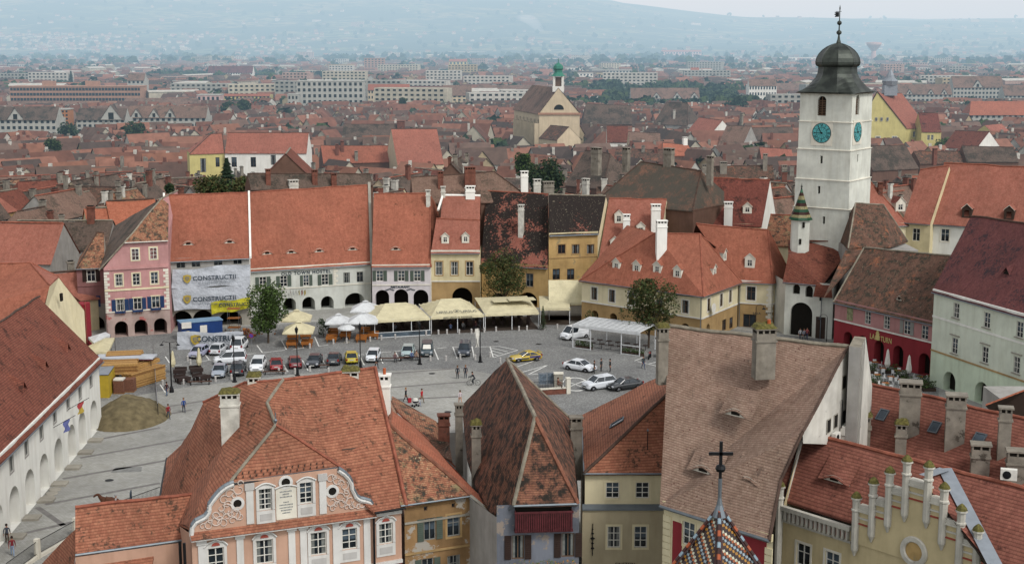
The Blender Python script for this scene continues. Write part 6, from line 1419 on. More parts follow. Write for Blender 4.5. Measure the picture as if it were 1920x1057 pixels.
mb.obj('livery_stripes',par)
PM={}
def person_mesh(pose,top,leg,hair,skin='9c6f58'):
 """one continuous skinned body; clothes by face region"""
 k=(pose,top,leg,hair)
 if k in PM:return PM[k]
 me=bpy.data.meshes.new('p');vs,es,rr=[],[],[]
 def add(p,r,par=None):
  vs.append(p);rr.append(r);i=len(vs)-1
  if par is not None:es.append((par,i))
  return i
 sw=dict(walk=1,stand=0,sit=0,ride=0)[pose];hz=dict(walk=.92,stand=.92,sit=.52,ride=.98)[pose]
 lean={'ride':.32}.get(pose,.03)
 pel=add((0,0,hz),.135);ch=add((0,-lean*.4,hz+.26),.125,pel);sh=add((0,-lean*.75,hz+.46),.13,ch);nk=add((0,-lean*.85,hz+.57),.055,sh);hd0=add((0,-lean*.9,hz+.64),.075,nk);hd=add((0,-lean*.95,hz+.73),.088,hd0);add((0,-lean*.93,hz+.80),.06,hd)
 for s in(-1,1):
  hp=add((s*.09,0,hz-.05),.095,pel)
  if pose=='sit':kn=add((s*.11,-.42,hz-.04),.07,hp);an=add((s*.11,-.42,.1),.045,kn);add((s*.11,-.58,.05),.04,an)
  elif pose=='ride':kn=add((s*.1,-.3,.72+s*.12),.07,hp);an=add((s*.1,-.12,.32+s*.12),.045,kn);add((s*.1,-.26,.28+s*.12),.04,an)
  else:kn=add((s*.1,-.10*sw*s-.03*sw,.5),.068,hp);an=add((s*.1,-.26*sw*s+.06*sw,.09+(.05 if s<0 and sw else 0)),.043,kn);add((s*.11,-.26*sw*s-.12,.045),.04,an)
  so_=add((s*.19,-lean*.7,hz+.44),.062,sh)
  if pose in('sit','ride'):el=add((s*.24,-.16-lean*.8,hz+.2),.048,so_);ha=add((s*.17,-.42-lean,hz+.2),.035,el)
  else:el=add((s*.25,.06*sw*s,hz+.18),.048,so_);ha=add((s*.27,.2*sw*s-.06,hz-.04),.034,el)
  pm=add((vs[ha][0],vs[ha][1]-.02,vs[ha][2]-.07),.028,ha)
  for f in range(4):a_=add((vs[pm][0]+(f-1.5)*.018,vs[pm][1]-.01,vs[pm][2]-.05),.009,pm);add((vs[a_][0],vs[a_][1]-.02,vs[a_][2]-.03-.006*(f in(1,2))),.008,a_)
  a_=add((vs[pm][0]-s*.01,vs[pm][1]-.045,vs[pm][2]+.01),.01,pm);add((vs[a_][0],vs[a_][1]-.015,vs[a_][2]-.03),.008,a_)
 me.from_pydata(vs,es,[]);o=bpy.data.objects.new('p',me);COL.objects.link(o)
 md=o.modifiers.new('s','SKIN');me.skin_vertices[0].data[0].use_root=True
 for i,r in enumerate(rr):me.skin_vertices[0].data[i].radius=(r,r*.85 if i<3 else r)
 o.modifiers.new('b','SUBSURF').levels=1
 dg=bpy.context.evaluated_depsgraph_get();out=bpy.data.meshes.new_from_object(o.evaluated_get(dg));bpy.data.objects.remove(o)
 out.materials.clear()
 for m_ in(plain('cloth_'+top,top,.9),plain('cloth_'+leg,leg,.9),plain('skin_'+skin,skin,.6),plain('shoe_dark','231f1c',.7)):out.materials.append(m_)
 hands=[vs[i]for i in range(len(vs))if rr[i]<=.034]
 for f in out.polygons:
  c=f.center;f.use_smooth=True
  mi=0 if c.z>hz+.02 else 1
  if c.z>hz+.53 and abs(c.x)<.12:mi=2
  if abs(c.x)>.15 and pose not in('sit','ride')and c.z<hz+.02 and c.z>hz-.3:mi=2
  elif abs(c.x)>.17 and c.z>hz-.1:mi=0
  if c.z<.1 and pose!='ride':mi=3
  f.material_index=mi
 hb=MB();hc=V((0,-lean*.93,hz+.75));R=.112
 rows=[]
 for i in range(7):
  ph=math.pi/2*i/6;rows.append([hc+V((R*math.cos(ph)*math.cos(a),R*1.12*math.cos(ph)*math.sin(a)+.015,R*1.1*math.sin(ph)+.015-(.06 if i==0 and math.sin(a)>-.2 else 0)))for a in[2*math.pi*j/12 for j in range(13)]])
 hb.grid(rows,plain('hair_'+hair,hair,.9));hm=hb.mesh('hair',True)
 fc=MB();fy=hc.y-.088;sk=plain('skin_'+skin,skin,.6)
 fc.box((-.012,fy-.02,hc.z-.035),(.012,fy+.02,hc.z-.0),sk)
 for s in(-1,1):fc.box((s*.033-.01,fy-.003,hc.z+.0),(s*.033+.01,fy+.02,hc.z+.012),M['ink']);fc.box((s*.095-.01,hc.y-.015,hc.z-.03),(s*.095+.01,hc.y+.02,hc.z+.015),sk)
 fc.box((-.025,fy+.0,hc.z-.06),(.025,fy+.02,hc.z-.052),M['red_pl']);fm=fc.mesh('face')
 PM[k]=(out,hm,fm);return PM[k]
def person(px,py,rz,pose,top,leg,hair,label,s=1.0,z=0,group=None,extra=None):
 me,hm,fm=person_mesh(pose,top,leg,hair);o=newobj('person',me);tag(o,label,'person',group);o.location=P(px,py,z);o.rotation_euler=(0,0,rad(rz));o.scale=(s,)*3
 newobj('hair',hm,o);newobj('face',fm,o);return o
person(313,742,160,'walk','3c2226','3c5470','1e1814','person in dark maroon jacket and jeans walking by the leftmost lamp')
person(345,773,20,'walk','27427a','2b3342','6b4a30','person in open blue jacket over white shirt walking alone')
person(316,785,30,'walk','7c2028','39424e','3b2a20','person in red coat walking near the sand heap')
person(858,710,170,'stand','2c3038','23272e','5a4632','left one of a pair in dark jackets walking side by side')
person(873,709,170,'stand','333036','2d3540','7b5a3a','right one of a pair in dark jackets, lighter hair')
person(706,690,60,'walk','262a2c','1e2022','2a211a','person in black striding past the parked cars')
person(761,753,70,'walk','1f2226','1a1c20','8b6a45','woman in black leaning forward, pulling a red suitcase')
person(791,755,60,'walk','9c2028','6c5c48','3a2a1e','person in bright red top pushing a pram')
person(787,762,50,'walk','a8acb2','6a7890','5a4230','small child in pale clothes beside the pram',.62)
person(863,758,-150,'walk','b5a9ac','a5806a','4a3524','woman in white top and shorts with a black bag')
person(1206,691,20,'walk','333b3e','2e3f5c','2a211a','person in dark jacket and jeans standing by the motorbikes')
person(1114,700,100,'stand','3a3531','2b2d30','3a2c22','leftmost of three people talking behind the silver off-roader')
person(1127,696,60,'stand','2f3336','26292d','2a211a','middle one of three people talking behind the silver off-roader')
person(1144,697,-80,'stand','1d2022','222428','1d1713','rightmost of three people behind the off-roader, all in black')
person(1500,637,0,'stand','a9aaac','3a3f4a','2a211a','person in white shirt at the left of the group in the archway')
person(1507,638,20,'walk','7b7f88','2e333c','4b382a','person in grey in the middle of the archway group')
person(1513,636,-20,'walk','a05a5a','39405a','2a211a','person in pinkish top at the right of the archway group')
def bicycle(px,py,rz,col,label,name='bicycle'):
 g=thing(name,label,'bicycle',loc=P(px,py),rz=rad(rz));fm=plain('cycle_paint_'+col,col,.4)
 for nm,x in(('wheel',-.52),('wheel',.52)):
  mb=MB();N=24
  for k in range(N):mb.bar((x,.34*math.cos(k*6.283/N),0),(x,0,0),.001,fm,3)if 0 else mb.bar((x+.34*math.cos(k*6.283/N),0,.34+.34*math.sin(k*6.283/N)),(x+.34*math.cos((k+1)*6.283/N),0,.34+.34*math.sin((k+1)*6.283/N)),.022,M['tyre'],5)
  for k in range(8):mb.bar((x,0,.34),(x+.33*math.cos(k*.785),0,.34+.33*math.sin(k*.785)),.004,M['rim'],3)
  mb.obj(nm,g)
 mb=MB();A_,B_,C_,D_,E_,F_=(-.52,0,.34),(.52,0,.34),(-.05,0,.3),(.15,0,.85),(-.38,0,.85),(.13,0,.8)
 for a,b in((C_,F_),(C_,E_),(E_,F_),(B_,C_),(B_,F_),(A_,E_)):mb.bar(a,b,.018,fm,6)
 mb.obj('frame',g);mb=MB();mb.box((.05,-.07,.88),(.3,.07,.93),M['tyre']);mb.obj('saddle',g);mb=MB();mb.bar((-.38,0,.85),(-.42,0,1.02),.015,M['iron']);mb.bar((-.42,-.25,1.02),(-.42,.25,1.02),.015,M['iron']);mb.obj('handlebar',g);return g
bicycle(888,722,8,'1f2a22','dark bicycle being ridden across the square')
q=P(888,722);o=person(889,722,-82,'ride','25282c','2d3238','2a211a','cyclist in dark jacket bending over the handlebars');o.location=(q.x+.12,q.y,-.05)
g=thing('suitcase','red wheeled suitcase trailing behind the woman in black','suitcase',loc=P(768,755),rz=.4);mb=MB();mb.box((-.2,-.12,.08),(.2,.12,.6),plain('suitcase_red','96242c',.6));mb.obj('shell',g);mb=MB();mb.bar((-.12,-.1,.68),(-.25,-.2,1.0),.012,M['iron']);mb.bar((.12,-.1,.68),(.0,-.2,1.0),.012,M['iron']);mb.obj('handle',g)
g=thing('pram','dark pram with white cover pushed across the square','pram',loc=P(779,762),rz=.7);mb=MB();mb.lathe([(0,.45),(.3,.5),(.36,.75),(.2,.85),(0,.8)],plain('pram_cloth','35333a',.9),n=12);mb.obj('basket',g);mb=MB();mb.lathe([(.37,.75),(.3,1.0),(.05,1.1)],M['frame_white'],n=10);mb.obj('hood',g)
for x in(-.3,.3):
 for y in(-.22,.22):mb=MB();mb.bar((x,y-.02,.14),(x,y+.02,.14),.14,M['tyre'],12);mb.obj('wheel',g)
mb=MB();mb.bar((.3,0,.6),(.75,0,1.0),.02,M['iron']);mb.bar((-.3,-.2,.14),(.2,.2,.5),.015,M['iron']);mb.bar((.3,-.2,.14),(-.2,.2,.5),.015,M['iron']);mb.obj('frame',g)
def lamp(px,py,h,label):
 g=thing('street_lamp',label,'street lamp','cast iron lamps on the square',loc=P(px,py));i=M['iron'];mb=MB()
 mb.lathe([(.32,0),(.32,.12),(.2,.2),(.17,.8),(.1,1.0),(.07,1.3),(.055,h-.9),(.1,h-.85),(.05,h-.7)],i,n=10);mb.obj('post',g)
 mb=MB();mb.lathe([(.06,h-.7),(.14,h-.62),(.22,h-.15),(.24,h-.1),(.1,h+.12),(.03,h+.2),(.02,h+.42)],i,n=6);
 o=mb.obj('lantern',g);mb=MB();mb.lathe([(.135,h-.55),(.20,h-.2)],M['lamp'],n=6);p_=mb.obj('lantern_glass',o);p_.scale=(1.04,1.04,1);return g
lamp(440,716,5.9,'black lamp post with lantern in front of the white minivan');lamp(558,704,6.3,'black lamp post beside the dark red hatchback');lamp(676,690,5.9,'black lamp post right of the yellow hatchback');lamp(787,683,5.7,'black lamp post by the right end of the benches');lamp(900.5,679,5.8,'black lamp post carrying a white banner flag')
g=thing('twin_arm_lamp','modern grey lamp post with two drooping arms near the timber stack','street lamp',loc=P(322,735));mb=MB();mb.lathe([(.3,0),(.28,.3),(.1,.9),(.07,6.3)],M['iron'],n=8);mb.obj('post',g)
for s in(-1,1):mb=MB();mb.bar((0,0,6.3),(s*.8,0,6.45),.03,M['iron']);mb.bar((s*.8,0,6.45),(s*1.0,0,6.1),.03,M['iron']);mb.lathe([(.0,6.1),(.28,5.95),(.1,6.1)],M['iron'],(s*1.0,0),10);mb.lathe([(0,5.94),(.24,5.95)],M['lamp'],(s,0),10);mb.obj('lamp_arm',g)
def hooklamp(px,py,h,rz,label):
 g=thing('hooked_lamp',label,'street lamp',loc=P(px,py),rz=rad(rz));mb=MB();mb.lathe([(.16,0),(.12,.6),(.06,1.0),(.05,h)],M['iron'],n=8);pr=V((0,0,h))
 for k in range(1,9):a=math.pi*k/8;q=V((.55-.55*math.cos(a),0,h+.45*math.sin(a)));mb.bar(pr,q,.03,M['iron'],5);pr=q
 mb.obj('post',g);mb=MB();mb.lathe([(.03,h+.02),(.3,h-.22),(.28,h-.26),(0,h-.2)],M['iron'],(1.1,0),10);mb.obj('lamp_shade',g)
hooklamp(1416,640,5.0,0,'black hooked lamp in front of the second corner house');hooklamp(1549,655,4.6,180,'black hooked lamp right of the archway')
mb=MB();q=P(893,679);o=thing('banner_flag','tall white banner flag hanging on the lamp post','flag',loc=P(900,679));rows=[]
for j in range(8):rows.append([V((-.12-.5*i/3+.1*math.sin(j*.9+i),-.1+.15*math.sin(i*1.7+j*.6),4.7-j*.34-.25*i/3*(j>5)))for i in range(4)])
mb.grid(rows[::-1],M['frame_white']);mb.obj('flag_cloth',o,smooth=True);mb=MB();mb.bar((-.05,0,4.75),(-.7,0,4.8),.025,M['iron']);mb.obj('flag_pole',o)
mb=MB();mb.lathe([(.16,0),(.14,.1),(.13,.5),(.15,.55),(.15,.68),(.09,.74),(0,.75)],M['stucco_grey']if 'stucco_grey' in M else M['stone'],n=10);BOL=mb.mesh('bollard',True)
bols=[(581,653),(625,645),(650,643),(694,640),(715,637),(741,635),(799,629),(822,627),(838,626),(861,626),(884,625),(908,623),(930,621),(973,620),(988,619),(1021,618),(1045,616),(352,676),(357,683),(404,715),(434,711),(344,720),(493,702),(523,700),(535,700),(553,700),(581,696),(616,699),(807,676),(836,676),(863,673),(891,674),(919,669),(938,680),(299,712),(305,722),(311,730)]
for i,(x,y)in enumerate(bols):
 o=newobj('bollard',BOL);o.location=P(x,y);row='short stone bollard in the line before the restaurant tents' if 570<x and y<656 else 'short stone bollard along the front edge of the parking rows';tag(o,row,'bollard','bollards before the tents' if 570<x and y<656 else 'bollards along the parking rows')
def bench(px,py,rz,label,L=3.2):
 g=thing('long_bench',label,'bench','benches on the square',loc=P(px,py),rz=rad(rz));w=plain('bench_wood','4a3328',.8)
 mb=MB();[mb.box((-L/2,-.25+.13*k,.42),(L/2,-.15+.13*k,.47),w)for k in range(4)];mb.obj('seat',g)
 for x in(-L*.38,L*.38):mb=MB();mb.box((x-.05,-.22,0),(x+.05,.22,.42),M['iron']);mb.obj('leg',g)
bench(734,677,3,'brown backless bench, left of the two by the lamp');bench(769,675,3,'brown backless bench with people sitting, right of the two');bench(514,702,5,'dark bench between the white off-roader and the red car',3.0);bench(375,721,6,'dark bench at the right end of the outdoor tables',3.0);bench(602,690,5,'dark bench between the saloon and the chimney',2.2)
for x,y,t_,l_,lb in((741,678,'6a5050','2a2c30','person in dusty red top sitting at the left on the bench'),(772,675,'4a5a80','2a2c30','person in blue sitting on the right bench'),(781,675,'8a7060','30343a','person in brown sitting at the right end of the bench')):person(x,y,10,'sit',t_,l_,'3b2a20',lb)
M['cr_cloth']=tarp_mat('cream_canvas','c6bd9b');M['wh_cloth']=tarp_mat('white_canvas','c6c8c8');M['bench_or']=plain('orange_brown_bench_wood','8a5424',.7);M['white_metal']=plain('white_painted_steel','c0c2c2',.5)
def umbrella(px,py,w,h,mat,label,round_=False,group=None,rz=0,name='parasol'):
 g=thing(name,label,'parasol',group,loc=P(px,py),rz=rad(rz));mb=MB();mb.bar((0,0,0),(0,0,h+.5),.035,M['white_metal']if mat=='wh_cloth' else M['wood_dark'],8);mb.obj('pole',g)
 mb=MB();mb.box((-.4,-.4,0),(.4,.4,.1),M['stone']);mb.obj('base',g)
 mb=MB();n=16 if round_ else 4;off=0 if round_ else math.pi/4;R=w/2 if round_ else w/2*1.414;tp=h+w*.27
 def ring(r,z):return[V((r*math.cos(off+2*math.pi*k/n),r*math.sin(off+2*math.pi*k/n),z))for k in range(n+1)]
 def sub(r,z,s=.0):
  out=[]
  c=ring(r,z)
  for k in range(n):
   for j in range(4):p=c[k].lerp(c[k+1],j/4);out.append(p-V((0,0,s*math.sin(math.pi*j/4))))
  return out+[out[0]]
 mb.grid([sub(R,h-.2,.02),sub(R,h,.05),sub(R*.55,h+(tp-h)*.5,.02),sub(.45,tp-.1)],M[mat]);mb.grid([sub(.62,tp-.02),sub(.05,tp+.18)],M[mat]);mb.obj('canopy',g,smooth=False)
 mb=MB();[mb.bar((0,0,tp-.15),(R*.97*math.cos(off+2*math.pi*k/n),R*.97*math.sin(off+2*math.pi*k/n),h-.03),.02,M['wood_dark'],4)for k in range(n)];mb.obj('ribs',g);return g
umbrella(561,648,4.3,2.3,'cr_cloth','large square cream parasol, nearer of the stacked pair by the tree',rz=4);umbrella(557,627,4.3,2.5,'cr_cloth','large square cream parasol, farther of the pair by the tree',rz=4)
umbrella(635,633,3.7,2.5,'wh_cloth','square white parasol right of the green shrub',rz=4);umbrella(650,642,2.5,2.2,'wh_cloth','small round white parasol among the wooden benches',True);umbrella(682,634,4.3,2.7,'wh_cloth','big square white parasol left of the cream tent',rz=2);umbrella(686,614,4.3,2.9,'wh_cloth','big square white parasol behind another, near the rosy arch',rz=2)
def closed_umbrella(px,py,h,label,mat='cr_cloth'):
 g=thing('closed_parasol',label,'parasol',loc=P(px,py));mb=MB();mb.bar((0,0,0),(0,0,h),.04,M['wood_dark'],8);mb.obj('pole',g)
 mb=MB();n=10;R=[]
 for z,r in((.9,.16),(1.3,.30),(1.8,.26),(2.2,.2),(h-.3,.12),(h,.03)):
  R.append([V((r*(1+.3*(k%2))*math.cos(k*.628),r*(1+.3*(k%2))*math.sin(k*.628),z))for k in range(n+1)])
 mb.grid(R,M[mat]);mb.obj('folded_canopy',g)
closed_umbrella(325,700,3.1,'closed cream parasol behind the double armed lamp');closed_umbrella(374,697,3.3,'closed cream parasol over the dark outdoor tables');closed_umbrella(1663,700,3.3,'closed grey parasol in the terrace, left one','frame_white');closed_umbrella(1703,712,3.3,'closed grey parasol in the terrace, right one','frame_white')
def table_set(px,py,rz,wood,label,group,seats=2):
 g=thing('picnic_table',label,'table',group,loc=P(px,py),rz=rad(rz));mb=MB();mb.box((-.8,-.38,.7),(.8,.38,.76),M[wood]);mb.obj('tabletop',g)
 for x in(-.6,.6):mb=MB();mb.box((x-.05,-.3,0),(x+.05,.3,.7),M[wood]);mb.obj('leg',g)
 for s in(-1,1):
  b=thing('wooden_bench',label.replace('table','bench'),'bench',group.replace('tables','benches'),loc=P(px,py)+Matrix.Rotation(rad(rz),3,'Z')@V((0,s*.8,0)),rz=rad(rz));mb=MB();mb.box((-.8,-.17,.42),(.8,.17,.47),M[wood]);mb.obj('seat',b)
  mb=MB();mb.box((-.8,.13 if s>0 else-.17,.5),(.8,.17 if s>0 else-.13,.9),M[wood]);mb.obj('backrest',b)
  for x in(-.6,.6):mb=MB();mb.box((x-.04,-.15,0),(x+.04,.15,.42),M[wood]);mb.obj('leg',b)
for i,(x,y)in enumerate(((548,650),(576,649),(550,636),(574,634))):table_set(x,y,5,'bench_or','orange brown wooden table under the cream parasols','tables under the cream parasols')
for i,(x,y)in enumerate(((622,640),(648,634),(626,628),(678,640),(700,634),(684,626))):table_set(x,y,3,'bench_or','orange brown wooden table under the white parasols','tables under the white parasols')
M['darkwood']=plain('dark_terrace_wood','2f2421',.8)
for i,(x,y)in enumerate(((338,703),(368,700),(342,717),(378,714))):table_set(x,y,8+13*i,'darkwood','dark outdoor table beside the parking rows','dark outdoor tables')
M['shadefloor']=plain('dark_shade_floor','3d342d',.9)
def tent(label,fl,fr,d,h_front,rise,mat,posts,lbl_name='restaurant_tent',text=None,back_h=None,valance=True,inner=6):
 """canopy tent: front edge between photo pixels fl, fr (ground), depth d"""
 A,B=P(*fl),P(*fr);dd,nn=quadn(A,B);L=(B-A).length;g=thing(lbl_name,label,'tent');Fm=frame_M(A,B,0,0);m_=M[mat];bh=back_h or h_front
 mb=MB();n=16;k=10;rows=[]
 for j in range(k+1):
  y=d*j/k;row=[]
  for i in range(n+1):
   x=L*i/n;f_=j/k;base=h_front*(1-f_)+bh*f_
   e=min(x/(L/2),(L-x)/(L/2),1);ey=min(f_/.5,(1-f_)/.5,1)
   z=base+rise*min(e*1.6,ey,1);z+=.03*noise.noise(V((x,y,2)))
   row.append(Fm@V((x,y,z)))
  rows.append(row)
 mb.grid(rows,m_);
 if valance:mb.grid([[Fm@V((L*i/n,-.03,h_front-.32-.03*(i%2)))for i in range(n+1)],[Fm@V((L*i/n,0,h_front))for i in range(n+1)]],m_)
 mb.obj('canopy',g)
 for i in range(posts):
  x=.08+(L-.16)*i/(posts-1)
  for y in(0.1,d-.1):mb=MB();mb.box((x-.05,y-.05,0),(x+.05,y+.05,h_front+.1),M['white_metal'],Fm);mb.obj('post',g)
 if text:
  for s_,u,size in text:text_on(g,s_,A,B,u,h_front-.3,size,M['ink'],out=.08,name='valance_lettering')
 mb=MB();mb.box((0,.05,.0),(L,d,.09),M['shadefloor'],Fm);mb.obj('shade_floor',g)  # dark floor added to deepen the shade under the canopy
 return g,A,B,Fm,L
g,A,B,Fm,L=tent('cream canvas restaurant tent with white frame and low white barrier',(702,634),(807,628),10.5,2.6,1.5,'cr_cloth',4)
mb=MB();mb.box((0,-.08,.1),(L,.0,.75),M['glass2'],Fm);mb.box((0,-.12,0),(L,.03,.12),M['white_metal'],Fm);mb.box((0,-.1,.75),(L,.02,.82),M['white_metal'],Fm);mb.obj('barrier',g)
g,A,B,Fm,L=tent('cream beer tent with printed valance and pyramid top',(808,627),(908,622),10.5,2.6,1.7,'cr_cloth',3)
text_on(g,'BERE URSUS IN ROMANIA',A,B,L/2,2.33,.32,M['ink'],out=.06,name='valance_lettering',spacing=1.2)
fr_=V((L*.5,1.7,0));
def roof_text(s,x,y,size,g=g,Fm=Fm):
 cu=bpy.data.curves.new('t','FONT');cu.body=s;cu.size=size;cu.align_x='CENTER';o=bpy.data.objects.new('t',cu);COL.objects.link(o);me=bpy.data.meshes.new_from_object(o.evaluated_get(bpy.context.evaluated_depsgraph_get()));bpy.data.objects.remove(o);me.materials.clear();me.materials.append(M['ink']);t_=newobj('roof_lettering',me,g);t_.matrix_local=Fm@Matrix.Translation((x,y,2.6+y*.4+.12))@Matrix.Rotation(math.atan(.4),4,'X')
roof_text('URSUS',L*.28,.7,.85);roof_text('URSUS',L*.73,.7,.85)
mb=MB();[mb.bar((.45*math.cos(k*.52),.45*math.sin(k*.52)*1.0,0),(.45*math.cos((k+1)*.52),.45*math.sin((k+1)*.52),0),.03,M['ink'],4)for k in range(12)];mb.bar((-.15,-.2,0),(.2,.1,0),.05,M['ink'],4);mb.bar((-.1,.2,0),(.15,-.1,0),.05,M['ink'],4);o=mb.obj('bear_emblem',g);o.name='round_emblem';o.matrix_local=Fm@Matrix.Translation((L*.505,1.0,3.2))@Matrix.Rotation(.29,4,'X')
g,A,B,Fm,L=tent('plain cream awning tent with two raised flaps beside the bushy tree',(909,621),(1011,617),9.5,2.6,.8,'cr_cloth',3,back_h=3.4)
mb=MB();mb.box((L*.22,2.6,3.85),(L*.75,5.0,3.9),M['cr_cloth'],Fm);mb.box((L*.5,2.2,4.05),(L*1.0,4.6,4.1),M['cr_cloth'],Fm);mb.obj('raised_flap',g)
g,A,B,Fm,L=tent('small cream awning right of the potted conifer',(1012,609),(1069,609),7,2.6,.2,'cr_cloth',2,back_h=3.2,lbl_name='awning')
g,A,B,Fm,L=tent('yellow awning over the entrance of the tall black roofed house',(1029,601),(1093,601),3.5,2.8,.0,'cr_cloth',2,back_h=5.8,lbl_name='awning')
cg=random.Random(4)
mbC=MB();mbC.box((-.22,-.22,.42),(.22,.22,.46),M['darkwood']);mbC.box((-.22,.18,.46),(.22,.22,.9),M['darkwood']);CH_S=mbC.mesh('seat');mbl=MB();[mbl.box((x-.02,y-.02,0),(x+.02,y+.02,.42),M['darkwood'])for x in(-.2,)for y in(-.2,)];CH_L=mbl.mesh('leg')
mbT=MB();mbT.box((-.4,-.4,.7),(.4,.4,.74),M['darkwood']);TT=mbT.mesh('tabletop');mbT=MB();mbT.bar((0,0,0),(0,0,.7),.04,M['iron'],6);TL_=mbT.mesh('leg')
for(x0,x1,y,lb)in((712,800,628,'cream tent with the white frame'),(818,900,621,'beer tent'),(918,1000,618,'plain awning tent')):
 for i in range(5):
  for j in range(2):
   px_,py_=x0+(x1-x0)*(i+.5)/5,y-8-j*9
   tb=thing('cafe_table','small dark table inside the '+lb,'table','tables inside the '+lb,loc=P(px_,py_));newobj('tabletop',TT,tb);newobj('leg',TL_,tb)
   for s in(0,1):
    a=cg.uniform(0,6.28)if 0 else s*math.pi+cg.uniform(-.4,.4);c_=thing('cafe_chair','dark chair inside the '+lb,'chair','chairs inside the '+lb,loc=P(px_,py_)+V((math.sin(a)*-.65,math.cos(a)*.65,0)),rz=a);newobj('seat',CH_S,c_)
    for lx in((0,0),(.4,0),(0,.4),(.4,.4)):l_=newobj('leg',CH_L,c_);l_.location=(lx[0],lx[1],0)
person(845,621,180,'sit','5a6a8a','2a2c30','1e1814','guest in blue sitting in the beer tent with back turned')
person(868,618,20,'sit','8a8a88','2a2c30','3b2a20','guest in pale shirt sitting in the beer tent')
person(892,617,-30,'sit','4a3030','2a2c30','3b2a20','guest in dark red sitting at the right of the beer tent')
person(741,622,20,'sit','6a6f78','2a2c30','3b2a20','guest in grey sitting in the cream tent')
g=thing('white_pergola','white steel pergola with slatted roof over a planted terrace','pergola');c4=[P(1074,652),P(1199,668),P(1228,648),P(1104,632)];hh=3.0
A,B=c4[0],c4[1];dd,nn=quadn(A,B);L=(B-A).length;D=5.0;Fm=frame_M(A,B,0,0)
for x in(0,L*.27,L*.73,L):
 for y in(0,D):mb=MB();mb.box((x-.06,y-.06,0),(x+.06,y+.06,hh),M['white_metal'],Fm);mb.obj('post',g)
mb=MB();mb.box((-.1,-.14,hh-.0),(L+.1,-.02,hh+.35),M['white_metal'],Fm);mb.box((-.1,D,hh+.3),(L+.1,D+.12,hh+.6),M['white_metal'],Fm)
for k in range(12):x=L*k/11;mb.bar(Fm@V((x,-.05,hh+.38)),Fm@V((x,D+.05,hh+.62)),.05,M['white_metal'],4)
for k in range(18):y=D*k/17;mb.bar(Fm@V((0,y,hh+.4+.23*k/17)),Fm@V((L,y,hh+.4+.23*k/17)),.045,M['white_metal'],4)
mb.obj('slatted_roof',g)
for x0,x1 in((0,L*.27),(L*.73,L)):mb=MB();mb.box((x0,-.05,1.3),(x1,.03,1.4),M['white_metal'],Fm);mb.box((x0,-.05,.05),(x1,.0,.14),M['white_metal'],Fm);mb.obj('rail',g)
for i in range(7):
 for j in range(2):
  p_=Fm@V((.9+i*(L-1.8)/6,1.6+j*2.2,0));tb=thing('cafe_table','small brown table under the white pergola','table','tables under the pergola',loc=p_);newobj('tabletop',TT,tb);newobj('leg',TL_,tb)
def planter(pos,w,d_,h,label,mats=('lf1','lf2'),box='wood_dark',n=160,name='planter',leaf=.1,group=None):
 g=thing(name,label,'planter',group,loc=pos);mb=MB();mb.box((-w/2,-d_/2,0),(w/2,d_/2,.4),M[box]);mb.obj('box',g);rnd=random.Random(int(pos[0]*7));mb=MB()
 for k in range(n):
  c=V((rnd.uniform(-w/2,w/2),rnd.uniform(-d_/2,d_/2),.4+rnd.random()**1.5*h));mb.face([c+V((rnd.uniform(-leaf,leaf),rnd.uniform(-leaf,leaf),rnd.uniform(-leaf,leaf)))for _ in range(3)],M[rnd.choice(mats)])
 mb.obj('plants',g)
for k in range(5):planter(Fm@V((.5+k*.55,.35,0)),.5,.4,.7,'green planter along the left bay of the pergola',group='planters along the pergola')
for k in range(5):planter(Fm@V((L*.75+k*.7,.35,0)),.6,.4,.5,'green planter along the right bay of the pergola',group='planters at the right bay')
tree('potted_conifer','slim potted conifer between the awning tents',P(1018,618),1.5,3.2,.5,5,('lf4','lf1'),900,.09,True,tr=.06);tree('green_shrub','tall green shrub between the cream and white parasols',P(606,632),2.0,2.6,.3,6,('lf1','lf4'),900,.1,tr=.06);tree('green_shrub','bushy shrub at the left corner of the dormered house',P(1106,622),2.2,3.0,.4,9,('lf1','lf3'),800,.11,tr=.06)
def motorbike(px,py,rz,col,label):
 g=thing('motorbike',label,'motorbike','motorbikes by the tree',loc=P(px,py),rz=rad(rz));c=paint('bike_paint_'+col,col)
 for x in(-.7,.7):mb=MB();mb.lathe([(.2,-.06),(.32,-.07),(.32,.07),(.2,.06)],M['tyre'],n=16);o=mb.obj('wheel',g);o.matrix_local=Matrix.Translation((x,0,.32))@Matrix.Rotation(rad(90),4,'X')
 mb=MB();mb.lathe([(.05,-.35),(.17,-.15),(.16,.15),(.05,.3)],c,n=8);o=mb.obj('tank',g);o.matrix_local=Matrix.Translation((-.15,0,.85))@Matrix.Rotation(rad(90),4,'Y')
 mb=MB();mb.box((-.3,-.14,.3),(.3,.14,.65),M['iron']);mb.obj('engine',g);mb=MB();mb.box((.05,-.13,.8),(.75,.13,.9),M['tyre']);mb.obj('saddle',g);mb=MB();mb.bar((-.7,0,.32),(-.45,0,1.0),.03,M['rim']);mb.bar((-.45,-.35,1.02),(-.45,.35,1.02),.02,M['iron']);mb.obj('fork',g)
motorbike(1218,672,75,'8c2020','red motorbike, left of the parked pair');motorbike(1233,668,80,'26282a','black motorbike, right of the parked pair')
A,B=P(341,641),P(418,634);dd,nn=quadn(A,B);L=(B-A).length;Fm=frame_M(A,B,0,0);g=thing('site_container','blue site cabin with pale roof and a white shuttered window','container');M['cblue']=plain('blue_steel','1d3a6e',.5)
